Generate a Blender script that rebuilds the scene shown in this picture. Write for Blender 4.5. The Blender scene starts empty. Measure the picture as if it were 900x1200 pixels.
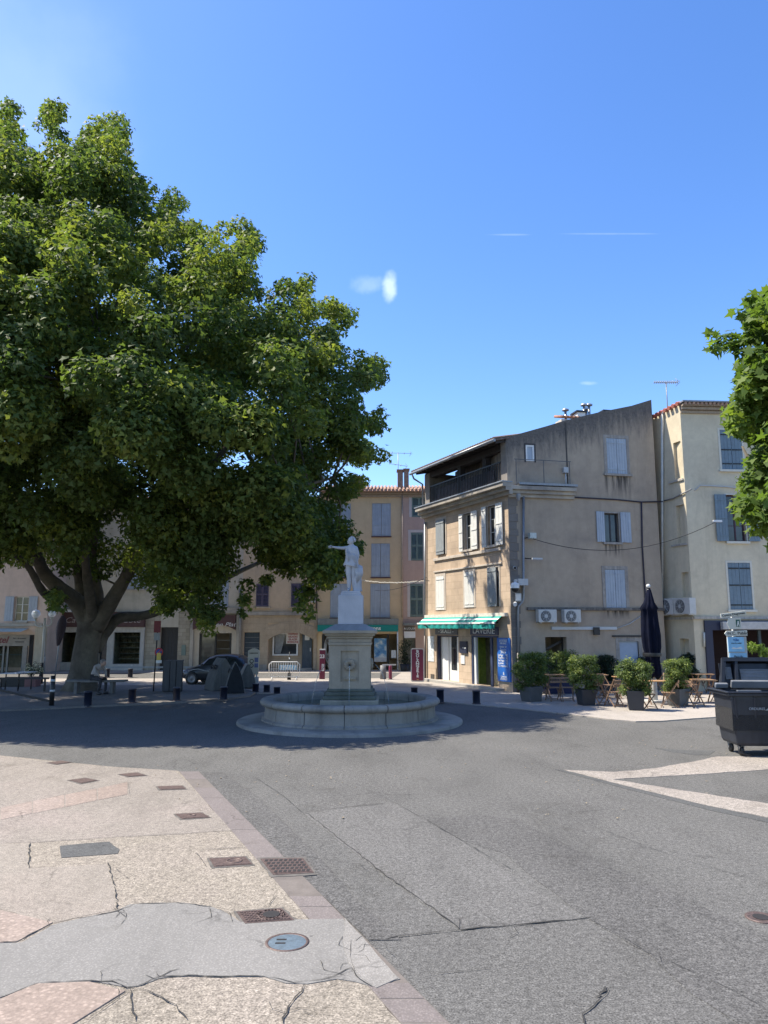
import bpy, bmesh, math, random
import numpy as np
from math import radians as R, sin, cos, pi, sqrt, atan2
from mathutils import Vector, Matrix

# ------------------------------------------------------------------ camera, sky, sun, exposure
S = bpy.context.scene
COL = S.collection
CAM_H, FOC, PITCH = 2.5, 867.0, R(8.85)
cam_d = bpy.data.cameras.new('camera'); cam = bpy.data.objects.new('camera', cam_d); COL.objects.link(cam)
cam.location = (0, 0, CAM_H); cam.rotation_euler = (R(90) + PITCH, 0, 0)
cam_d.sensor_fit = 'VERTICAL'; cam_d.sensor_height = 36; cam_d.lens = FOC / 1200 * 36
cam_d.clip_start = .05; cam_d.clip_end = 5000
S.camera = cam

SUN_EL = R(57); SUN_AZ = R(-80)
sun_dir = Vector((sin(SUN_AZ) * cos(SUN_EL), cos(SUN_AZ) * cos(SUN_EL), sin(SUN_EL)))
W = bpy.data.worlds.new("World"); S.world = W; W.use_nodes = True
wt = W.node_tree; wn = wt.nodes; wl = wt.links
sky = wn.new('ShaderNodeTexSky'); sky.sky_type = 'NISHITA'; sky.sun_disc = False
sky.sun_elevation = SUN_EL; sky.sun_rotation = SUN_AZ; sky.altitude = 200; sky.air_density = 1.0; sky.dust_density = 0.6; sky.ozone_density = 2.2
bg = wn['Background']; bg.inputs[1].default_value = 0.145
tc = wn.new('ShaderNodeTexCoord')
def wisp(direction, sx, sz, strength, prev, seed):
    """a faint small cloud at a fixed direction of the sky"""
    d = Vector(direction).normalized()
    e = Vector((1, 0, 0)); rgt = (e - d * e.dot(d)).normalized(); up = rgt.cross(d)
    dots = []
    for ax, s in ((rgt, sx), (up, sz)):
        vm = wn.new('ShaderNodeVectorMath'); vm.operation = 'DOT_PRODUCT'; wl.new(tc.outputs['Generated'], vm.inputs[0]); vm.inputs[1].default_value = ax
        m = wn.new('ShaderNodeMath'); m.operation = 'DIVIDE'; wl.new(vm.outputs['Value'], m.inputs[0]); m.inputs[1].default_value = s
        q = wn.new('ShaderNodeMath'); q.operation = 'POWER'; a = wn.new('ShaderNodeMath'); a.operation = 'ABSOLUTE'
        wl.new(m.outputs[0], a.inputs[0]); wl.new(a.outputs[0], q.inputs[0]); q.inputs[1].default_value = 2
        dots.append(q)
    fw = wn.new('ShaderNodeVectorMath'); fw.operation = 'DOT_PRODUCT'; wl.new(tc.outputs['Generated'], fw.inputs[0]); fw.inputs[1].default_value = d
    gt = wn.new('ShaderNodeMath'); gt.operation = 'GREATER_THAN'; wl.new(fw.outputs['Value'], gt.inputs[0]); gt.inputs[1].default_value = 0
    ad = wn.new('ShaderNodeMath'); ad.operation = 'ADD'; wl.new(dots[0].outputs[0], ad.inputs[0]); wl.new(dots[1].outputs[0], ad.inputs[1])
    nz = wn.new('ShaderNodeTexNoise'); wl.new(tc.outputs['Generated'], nz.inputs['Vector']); nz.inputs['Scale'].default_value = seed; nz.inputs['Detail'].default_value = 6
    nm = wn.new('ShaderNodeMath'); nm.operation = 'MULTIPLY_ADD'; wl.new(nz.outputs['Fac'], nm.inputs[0]); nm.inputs[1].default_value = 3.2; nm.inputs[2].default_value = -1.6
    sm = wn.new('ShaderNodeMath'); sm.operation = 'SUBTRACT'; wl.new(ad.outputs[0], sm.inputs[0]); wl.new(nm.outputs[0], sm.inputs[1])
    mr = wn.new('ShaderNodeMapRange'); mr.interpolation_type = 'SMOOTHERSTEP'; wl.new(sm.outputs[0], mr.inputs[0])
    mr.inputs[1].default_value = -.6; mr.inputs[2].default_value = 1.3; mr.inputs[3].default_value = strength; mr.inputs[4].default_value = 0
    mu = wn.new('ShaderNodeMath'); mu.operation = 'MULTIPLY'; wl.new(mr.outputs[0], mu.inputs[0]); wl.new(gt.outputs[0], mu.inputs[1])
    mx = wn.new('ShaderNodeMix'); mx.data_type = 'RGBA'; wl.new(mu.outputs[0], mx.inputs[0]); wl.new(prev, mx.inputs[6]); mx.inputs[7].default_value = (8.2, 8.6, 9.2, 1)
    return mx.outputs[2]
def ray(u, v):
    f = Vector((0, cos(PITCH), sin(PITCH))); up = Vector((0, -sin(PITCH), cos(PITCH)))
    return f + up * ((600 - v) / FOC) + Vector((1, 0, 0)) * ((u - 450) / FOC)
hsv = wn.new('ShaderNodeHueSaturation'); hsv.inputs['Saturation'].default_value = 1.25; hsv.inputs['Hue'].default_value = .509; hsv.inputs['Value'].default_value = 1.06; wl.new(sky.outputs[0], hsv.inputs['Color'])
c1 = wisp(ray(456, 336), .011, .022, .3, hsv.outputs[0], 30)
c1 = wisp(ray(430, 333), .026, .012, .09, c1, 34)
c1 = wisp(ray(715, 274), .06, .0012, .06, c1, 18); c1 = wisp(ray(595, 275), .03, .0012, .06, c1, 14)
c1 = wisp(ray(688, 449), .012, .003, .12, c1, 40)
c1 = wisp(ray(-10, 90), .2, .12, .08, c1, 5)
wl.new(c1, bg.inputs[0])

sd = bpy.data.lights.new('sun', 'SUN'); sd.energy = 5.0; sd.angle = R(.55); sd.color = (1, .93, .80)
so = bpy.data.objects.new('sun', sd); COL.objects.link(so); so.rotation_euler = sun_dir.to_track_quat('Z', 'Y').to_euler(); so.location = (-30, 10, 40)
S.view_settings.view_transform = 'Standard'; S.view_settings.look = 'None'; S.view_settings.exposure = 0.93; S.view_settings.gamma = 1
S.render.engine = 'CYCLES'
S.cycles.max_bounces = 6; S.cycles.diffuse_bounces = 3; S.cycles.transmission_bounces = 3; S.cycles.transparent_max_bounces = 6

# ------------------------------------------------------------------ measuring helpers (numbers read off the photograph, turned into metres)
def G(u, v, z=0.0):
    d = ray(u, v); t = (z - CAM_H) / d.z
    return (d.x * t, d.y * t)
def at(u, v, Y):
    d = ray(u, v); t = Y / d.y
    return (d.x * t, Y, CAM_H + d.z * t)

# ------------------------------------------------------------------ objects
def tag(o, label=None, cat=None, group=None, kind=None):
    if label: o['label'] = label
    if cat: o['category'] = cat
    if group: o['group'] = group
    if kind: o['kind'] = kind
    return o
def empty(name, loc=(0, 0, 0), rz=0, **k):
    o = bpy.data.objects.new(name, None); COL.objects.link(o); o.location = loc if len(loc) == 3 else (*loc, 0); o.rotation_euler = (0, 0, rz); o.empty_display_size = .3
    tag(o, **k); return o
def kids(o): return [c for c in bpy.data.objects if c.parent == o]
def copy_tree(o, parent=None):
    c = o.copy(); COL.objects.link(c); c.parent = parent
    for ch in KIDS.get(o.name, []): copy_tree_child(ch, c)
    return c
def copy_tree_child(ch, p):
    c = ch.copy(); COL.objects.link(c); c.parent = p
    for g in KIDS.get(ch.name, []): copy_tree_child(g, c)
KIDS = {}
def set_parent(o, p):
    o.parent = p; KIDS.setdefault(p.name, []).append(o)

class MB:
    def __init__(s): s.v = []; s.f = []; s.sm = []; s.M = None
    def add(s, vs, fs, smooth=False):
        b = len(s.v)
        if s.M is not None: vs = [tuple(s.M @ Vector(p)) for p in vs]
        s.v += [tuple(p) for p in vs]; s.f += [tuple(i + b for i in f) for f in fs]; s.sm += [smooth] * len(fs)
        return s
    def box(s, x0, y0, z0, x1, y1, z1):
        x0, x1 = min(x0, x1), max(x0, x1); y0, y1 = min(y0, y1), max(y0, y1); z0, z1 = min(z0, z1), max(z0, z1)
        return s.add([(x0, y0, z0), (x1, y0, z0), (x1, y1, z0), (x0, y1, z0), (x0, y0, z1), (x1, y0, z1), (x1, y1, z1), (x0, y1, z1)],
                     [(0, 3, 2, 1), (4, 5, 6, 7), (0, 1, 5, 4), (1, 2, 6, 5), (2, 3, 7, 6), (3, 0, 4, 7)])
    def bar(s, a, b, w, h, up=(0, 0, 1)):
        a = Vector(a); b = Vector(b); d = (b - a).normalized(); r = d.cross(Vector(up))
        if r.length < 1e-4: r = d.cross(Vector((1, 0, 0)))
        r.normalize(); u = r.cross(d)
        vs = [p + r * (i * w / 2) + u * (j * h / 2) for p in (a, b) for i, j in ((-1, -1), (1, -1), (1, 1), (-1, 1))]
        return s.add(vs, [(3, 2, 1, 0), (4, 5, 6, 7), (0, 1, 5, 4), (1, 2, 6, 5), (2, 3, 7, 6), (3, 0, 4, 7)])
    def tube(s, pts, rad, n=8, caps=True, smooth=True):
        pts = [Vector(p) for p in pts]; k = len(pts)
        if not hasattr(rad, '__len__'): rad = [rad] * k
        vs = []; ref = None
        for i, p in enumerate(pts):
            d = (pts[min(i + 1, k - 1)] - pts[max(i - 1, 0)]).normalized()
            if ref is None: ref = d.cross(Vector((.3, 1, .1))).normalized()
            r = (ref - d * ref.dot(d)).normalized(); ref = r; u = d.cross(r)
            for j in range(n):
                a = 2 * pi * j / n; vs.append(p + (r * cos(a) + u * sin(a)) * rad[i])
        fs = [(i * n + j, i * n + (j + 1) % n, (i + 1) * n + (j + 1) % n, (i + 1) * n + j) for i in range(k - 1) for j in range(n)]
        s.add(vs, fs, smooth)
        if caps:
            b = len(s.v) - len(vs); s.f += [tuple(b + j for j in reversed(range(n))), tuple(b + (k - 1) * n + j for j in range(n))]; s.sm += [False, False]
        return s
    def lathe(s, prof, c=(0, 0, 0), n=32, a0=0, a1=2 * pi, smooth=True):
        full = abs(a1 - a0 - 2 * pi) < 1e-6; m = n if full else n + 1; vs = []
        for (r, z) in prof:
            for j in range(m):
                a = a0 + (a1 - a0) * j / n; vs.append((c[0] + r * cos(a), c[1] + r * sin(a), c[2] + z))
        fs = []
        for i in range(len(prof) - 1):
            for j in range(n):
                j2 = (j + 1) % m if full else j + 1
                fs.append((i * m + j, i * m + j2, (i + 1) * m + j2, (i + 1) * m + j))
        return s.add(vs, fs, smooth)
    def prism(s, poly, z0, z1):
        """vertical prism over a ground polygon"""
        n = len(poly); a = sum(poly[i][0] * poly[(i + 1) % n][1] - poly[(i + 1) % n][0] * poly[i][1] for i in range(n))
        if a < 0: poly = poly[::-1]
        return s.add([(x, y, z0) for x, y in poly] + [(x, y, z1) for x, y in poly],
                     [tuple(reversed(range(n))), tuple(range(n, 2 * n))] + [(i, (i + 1) % n, n + (i + 1) % n, n + i) for i in range(n)])
    def slab(s, poly, y0, y1):
        """prism over an x-z polygon, extruded along y"""
        n = len(poly); a = sum(poly[i][0] * poly[(i + 1) % n][1] - poly[(i + 1) % n][0] * poly[i][1] for i in range(n))
        if a < 0: poly = poly[::-1]
        y0, y1 = min(y0, y1), max(y0, y1)
        return s.add([(x, y0, z) for x, z in poly] + [(x, y1, z) for x, z in poly],
                     [tuple(range(n)), tuple(reversed(range(n, 2 * n)))] + [((i + 1) % n, i, n + i, n + (i + 1) % n) for i in range(n)])
    def sphere(s, c, r, n=12, m=8, sc=(1, 1, 1)):
        vs = [(c[0], c[1], c[2] - r * sc[2])]
        for i in range(1, m):
            t = -pi / 2 + pi * i / m
            for j in range(n):
                a = 2 * pi * j / n; vs.append((c[0] + r * sc[0] * cos(t) * cos(a), c[1] + r * sc[1] * cos(t) * sin(a), c[2] + r * sc[2] * sin(t)))
        vs.append((c[0], c[1], c[2] + r * sc[2])); L = len(vs) - 1; fs = []
        for j in range(n): fs.append((0, 1 + (j + 1) % n, 1 + j)); fs.append((L, L - n + j, L - n + (j + 1) % n))
        for i in range(m - 2):
            for j in range(n): a = 1 + i * n; fs.append((a + j, a + (j + 1) % n, a + n + (j + 1) % n, a + n + j))
        return s.add(vs, fs, True)
    def build(s, name, m, parent=None, loc=None, rz=None, label=None, cat=None, group=None, kind=None, bevel=0):
        me = bpy.data.meshes.new(name); me.from_pydata(s.v, [], s.f)
        me.polygons.foreach_set('use_smooth', s.sm); me.update()
        if m: me.materials.append(m)
        o = bpy.data.objects.new(name, me); COL.objects.link(o)
        if parent: set_parent(o, parent)
        if loc is not None: o.location = loc if len(loc) == 3 else (*loc, 0)
        if rz is not None: o.rotation_euler = (0, 0, rz)
        if bevel:
            b = o.modifiers.new('bevel', 'BEVEL'); b.width = bevel; b.segments = 2; b.limit_method = 'ANGLE'; b.angle_limit = R(40)
        tag(o, label, cat, group, kind)
        return o

def text(txt, size, m, parent, loc, rot, ext=.004, name='lettering', shear=0, sx=1.0, bold=0, align='CENTER', spacing=1.0):
    c = bpy.data.curves.new('t', 'FONT'); c.body = txt; c.size = size; c.extrude = ext; c.align_x = align; c.align_y = 'CENTER'; c.shear = shear; c.offset = bold; c.space_character = spacing
    c.resolution_u = 3
    t = bpy.data.objects.new('t', c); COL.objects.link(t); dg = bpy.context.evaluated_depsgraph_get()
    me = bpy.data.meshes.new_from_object(t.evaluated_get(dg)); bpy.data.objects.remove(t); bpy.data.curves.remove(c)
    me.materials.clear(); me.materials.append(m)
    o = bpy.data.objects.new(name, me); COL.objects.link(o)
    if parent: set_parent(o, parent)
    o.location = loc; o.rotation_euler = rot; o.scale = (sx, 1, 1)
    return o

# ------------------------------------------------------------------ materials
MATS = {}
def ramp(nt, fac, stops):
    r = nt.nodes.new('ShaderNodeValToRGB'); nt.links.new(fac, r.inputs[0])
    while len(r.color_ramp.elements) < len(stops): r.color_ramp.elements.new(.5)
    for e, (p, c) in zip(r.color_ramp.elements, stops): e.position = p; e.color = (*c, 1) if len(c) == 3 else c
    return r.outputs[0]
def mixc(nt, fac, a, b, mode='MIX'):
    m = nt.nodes.new('ShaderNodeMix'); m.data_type = 'RGBA'; m.blend_type = mode
    if isinstance(fac, (int, float)): m.inputs[0].default_value = fac
    else: nt.links.new(fac, m.inputs[0])
    for i, c in ((6, a), (7, b)):
        if isinstance(c, tuple): m.inputs[i].default_value = (*c, 1)
        else: nt.links.new(c, m.inputs[i])
    return m.outputs[2]
def coords(nt, sc=(1, 1, 1), which='Object'):
    t = nt.nodes.new('ShaderNodeTexCoord'); mp = nt.nodes.new('ShaderNodeMapping'); nt.links.new(t.outputs[which], mp.inputs[0]); mp.inputs['Scale'].default_value = sc
    return mp.outputs[0]
def noise(nt, vec, scale, detail=4, rough=.6, dist=0):
    n = nt.nodes.new('ShaderNodeTexNoise'); nt.links.new(vec, n.inputs['Vector']); n.inputs['Scale'].default_value = scale; n.inputs['Detail'].default_value = detail
    n.inputs['Roughness'].default_value = rough; n.inputs['Distortion'].default_value = dist
    return n.outputs['Fac']
def newmat(name):
    m = bpy.data.materials.new(name); m.use_nodes = True; return m, m.node_tree, m.node_tree.nodes['Principled BSDF']
def bump(nt, bsdf, h, strength, dist):
    b = nt.nodes.new('ShaderNodeBump'); b.inputs['Strength'].default_value = strength; b.inputs['Distance'].default_value = dist; nt.links.new(h, b.inputs['Height']); nt.links.new(b.outputs[0], bsdf.inputs['Normal'])
def mul(c, k): return tuple(min(1, x * k) for x in c)
def M(name, c, rough=.8, var=.15, sc=6, metal=0, bmp=.15, bdist=.01, spec=.5, streak=0, fine=60):
    if name in MATS: return MATS[name]
    m, nt, b = newmat(name); v = coords(nt)
    base = ramp(nt, noise(nt, v, sc), [(.3, mul(c, 1 - var)), (.7, mul(c, 1 + var))])
    f = noise(nt, v, fine, 3)
    base = mixc(nt, 1, base, ramp(nt, f, [(.3, (1 - var * .6,) * 3), (.7, (1 + var * .3,) * 3)]), 'MULTIPLY')
    if streak:
        s_ = noise(nt, coords(nt, (5, 5, .35)), 2.2, 5, .65)
        base = mixc(nt, 1, base, ramp(nt, s_, [(.36, (1 - streak, 1 - streak, 1 - streak * .9)), (.6, (1, 1, 1))]), 'MULTIPLY')
    nt.links.new(base, b.inputs['Base Color']); b.inputs['Roughness'].default_value = rough; b.inputs['Metallic'].default_value = metal
    b.inputs['Specular IOR Level'].default_value = spec
    if bmp: bump(nt, b, f, bmp, bdist)
    MATS[name] = m; return m
def plaster(name, c, c2, drips=None, top=None, stone=None, streak=.3, var=.1):
    """rendered wall: blotches, patches, runs, grain; top=(z0, slope, width, colour) grows lichen under the roof line"""
    m, nt, b = newmat(name); v = coords(nt)
    big = noise(nt, v, .55, 6, .62, .6)
    base = ramp(nt, big, [(.32, c2), (.52, c), (.75, mul(c, 1.08))])
    mid = noise(nt, v, 3.5, 6, .7)
    base = mixc(nt, 1, base, ramp(nt, mid, [(.3, (1 - var,) * 3), (.65, (1 + var * .4,) * 3)]), 'MULTIPLY')
    st = noise(nt, coords(nt, (1.7, 1.7, .22)), 1.1, 6, .72, .5)
    base = mixc(nt, 1, base, ramp(nt, st, [(.28, (1 - streak * .75,) * 3), (.5, (1, 1, 1))]), 'MULTIPLY')
    h = noise(nt, v, 45, 4, .7)
    base = mixc(nt, 1, base, ramp(nt, h, [(.3, (.9,) * 3), (.7, (1.05,) * 3)]), 'MULTIPLY')
    if stone:
        br = nt.nodes.new('ShaderNodeTexBrick'); 
        mp = nt.nodes.new('ShaderNodeMapping'); t = nt.nodes.new('ShaderNodeTexCoord'); nt.links.new(t.outputs['Object'], mp.inputs[0]); mp.inputs['Rotation'].default_value = (R(-90), 0, 0)
        nt.links.new(mp.outputs[0], br.inputs['Vector']); br.inputs['Scale'].default_value = 1; br.inputs['Brick Width'].default_value = stone[0]; br.inputs['Row Height'].default_value = stone[1]; br.inputs['Mortar Size'].default_value = .012
        br.inputs['Color1'].default_value = (1, 1, 1, 1); br.inputs['Color2'].default_value = (stone[2],) * 3 + (1,); br.inputs['Mortar'].default_value = (stone[3],) * 3 + (1,); br.inputs['Mortar Smooth'].default_value = .6
        base = mixc(nt, 1, base, br.outputs[0], 'MULTIPLY')
    if top:
        z0, sl, wd, tcol = top
        sp = nt.nodes.new('ShaderNodeSeparateXYZ'); t = nt.nodes.new('ShaderNodeTexCoord'); nt.links.new(t.outputs['Object'], sp.inputs[0])
        a = nt.nodes.new('ShaderNodeMath'); a.operation = 'MULTIPLY_ADD'; nt.links.new(sp.outputs[0], a.inputs[0]); a.inputs[1].default_value = -sl; nt.links.new(sp.outputs[2], a.inputs[2])
        q = nt.nodes.new('ShaderNodeMath'); q.operation = 'MULTIPLY_ADD'; nt.links.new(noise(nt, coords(nt, (2.5, 2.5, .5)), 2, 6, .7), q.inputs[0]); q.inputs[1].default_value = 2.6; nt.links.new(a.outputs[0], q.inputs[2])
        mr = nt.nodes.new('ShaderNodeMapRange'); nt.links.new(q.outputs[0], mr.inputs[0]); mr.inputs[1].default_value = z0 - wd + 1.3 - .7; mr.inputs[2].default_value = z0 - wd + 1.3 + .35; mr.inputs[4].default_value = .85
        tc_ = ramp(nt, noise(nt, v, 9, 6, .8), [(.35, mul(tcol, .6)), (.7, mul(tcol, 1.7))])
        base = mixc(nt, mr.outputs[0], base, tc_)
    for (dx0, dx1, dz, dl) in drips or []:
        sp = nt.nodes.new('ShaderNodeSeparateXYZ'); t = nt.nodes.new('ShaderNodeTexCoord'); nt.links.new(t.outputs['Object'], sp.inputs[0])
        def mrn(src, a0, a1, b0, b1):
            q = nt.nodes.new('ShaderNodeMapRange'); nt.links.new(src, q.inputs[0]); q.inputs[1].default_value = a0; q.inputs[2].default_value = a1; q.inputs[3].default_value = b0; q.inputs[4].default_value = b1; return q.outputs[0]
        def mm(a_, b_):
            q = nt.nodes.new('ShaderNodeMath'); q.operation = 'MULTIPLY'; nt.links.new(a_, q.inputs[0]); nt.links.new(b_, q.inputs[1]); return q.outputs[0]
        e = mm(mm(mrn(sp.outputs[0], dx0 - .08, dx0 + .05, 0, 1), mrn(sp.outputs[0], dx1 - .05, dx1 + .08, 1, 0)), mm(mrn(sp.outputs[2], dz - dl, dz - dl * .1, 0, 1), mrn(sp.outputs[2], dz, dz + .05, 1, 0)))
        sn = mrn(noise(nt, coords(nt, (6, 1, .35)), 1.5, 5, .6), .42, .6, 0, 1.1)
        base = mixc(nt, mm(e, sn), base, (.06, .053, .047))
    nt.links.new(base, b.inputs['Base Color']); b.inputs['Roughness'].default_value = .93; b.inputs['Specular IOR Level'].default_value = .2
    bump(nt, b, mixc(nt, .5, h, mid), .35, .012)
    MATS[name] = m; return m
def glass(name, c=(.03, .035, .04), rough=.06):
    m, nt, b = newmat(name)
    v = coords(nt); nt.links.new(ramp(nt, noise(nt, v, 1.3, 2), [(.35, mul(c, .5)), (.65, mul(c, 1.6))]), b.inputs['Base Color'])
    b.inputs['Roughness'].default_value = rough; b.inputs['Specular IOR Level'].default_value = .6
    bump(nt, b, noise(nt, v, .8, 2), .02, .05)
    MATS[name] = m; return m
def leafmat(name, c, c2, trans=.35, gl=.35, tc2=(.35, .5, .06)):
    m = bpy.data.materials.new(name); m.use_nodes = True; nt = m.node_tree; n = nt.nodes
    b = n['Principled BSDF']; at_ = n.new('ShaderNodeAttribute'); at_.attribute_name = 'tint'
    col = ramp(nt, at_.outputs['Fac'], [(.05, mul(c, .6)), (.5, c), (.78, mul(c2, .9)), (1, mul(c2, 1.25))])
    nt.links.new(col, b.inputs['Base Color']); b.inputs['Roughness'].default_value = .6; b.inputs['Specular IOR Level'].default_value = gl * .7
    tr = n.new('ShaderNodeBsdfTranslucent'); nt.links.new(mixc(nt, 1, col, tc2, 'MULTIPLY'), tr.inputs[0])
    tcol = mixc(nt, 1, col, (2.2, 2.3, 1.1), 'MULTIPLY'); nt.links.new(tcol, tr.inputs[0])
    mx = n.new('ShaderNodeMixShader'); mx.inputs[0].default_value = trans; nt.links.new(b.outputs[0], mx.inputs[1]); nt.links.new(tr.outputs[0], mx.inputs[2])
    nt.links.new(mx.outputs[0], n['Material Output'].inputs[0])
    MATS[name] = m; return m

def leaf_mesh(name, m, clumps, per, size, seed, parent=None, up=.5, droop=.2, squash=.85, shape='plane', shell=.45, **k):
    """clumps: (x, y, z, r); every leaf is its own small folded face"""
    rg = np.random.default_rng(seed); cl = np.array(clumps, float)
    w = (cl[:, 3] / cl[:, 3].mean()) ** 2; cnt = np.maximum(3, (per * w).astype(int)); idx = np.repeat(np.arange(len(cl)), cnt); n = len(idx)
    d = rg.normal(size=(n, 3)); d /= np.linalg.norm(d, axis=1)[:, None]
    # lumps inside a clump: pull leaves to a few twig ends
    tw = rg.normal(size=(len(cl), 9, 3)); tw /= np.linalg.norm(tw, axis=2)[:, :, None]
    t = tw[idx, rg.integers(0, 9, n)]; d = d * .8 + t * .5; d /= np.linalg.norm(d, axis=1)[:, None] * rg.uniform(.85, 1.2, n)[:, None]
    rad = cl[idx, 3] * (shell + (1 - shell) * rg.random(n) ** .6)
    p = cl[idx, :3] + d * rad[:, None] * np.array([1, 1, squash])
    nor = d * .6 + np.array([0, 0, up]) + rg.normal(size=(n, 3)) * .45; nor /= np.linalg.norm(nor, axis=1)[:, None]
    t1 = np.cross(nor, rg.normal(size=(n, 3))); t1 /= np.linalg.norm(t1, axis=1)[:, None]; t1[:, 2] -= droop; t1 /= np.linalg.norm(t1, axis=1)[:, None]
    t2 = np.cross(nor, t1); t2 /= np.linalg.norm(t2, axis=1)[:, None]
    s = size * rg.uniform(.5, 1.45, n)
    if shape == 'plane': L = [(0, 0, 0), (.52, .28, .10), (.22, .48, .02), (0, 1, -.08), (-.22, .48, .02), (-.52, .28, .10)]; F = [(0, 1, 2, 4, 5), (2, 3, 4)]
    elif shape == 'star': L = [(0, 0, 0), (.38, .02, .08), (.25, .25, .03), (.62, .45, .1), (.22, .52, .02), (0, 1, -.08), (-.22, .52, .02), (-.62, .45, .1), (-.25, .25, .03), (-.38, .02, .08)]; F = [(0, 1, 2, 8, 9), (2, 3, 4, 6, 7, 8), (4, 5, 6)]
    else: L = [(0, 0, 0), (.22, .4, .05), (0, 1, -.05), (-.22, .4, .05)]; F = [(0, 1, 2), (0, 2, 3)]
    kv = len(L)
    V = np.empty((n, kv, 3))
    for i, (a, b_, c) in enumerate(L): V[:, i] = p + (t2 * a + t1 * b_ + nor * c) * s[:, None]
    lt = np.tile(np.array([len(f) for f in F]), n); loops = np.concatenate([np.array(f) for f in F]); lv = (loops[None, :] + (np.arange(n) * kv)[:, None]).ravel()
    me = bpy.data.meshes.new(name); me.vertices.add(n * kv); me.vertices.foreach_set('co', V.astype(np.float32).ravel())
    me.loops.add(len(lv)); me.loops.foreach_set('vertex_index', lv.astype(np.int32)); me.polygons.add(len(lt))
    ls = np.concatenate([[0], np.cumsum(lt)[:-1]]); me.polygons.foreach_set('loop_start', ls.astype(np.int32)); me.update(calc_edges=True)
    ct = rg.random(len(cl)); tint = np.clip(ct[idx] * .6 + rg.random(n) * .45 - .02, 0, 1)
    at_ = me.attributes.new('tint', 'FLOAT', 'FACE'); at_.data.foreach_set('value', np.repeat(tint, len(F)).astype(np.float32))
    me.materials.append(m)
    o = bpy.data.objects.new(name, me); COL.objects.link(o)
    if parent: set_parent(o, parent)
    tag(o, **k); return o

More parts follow.
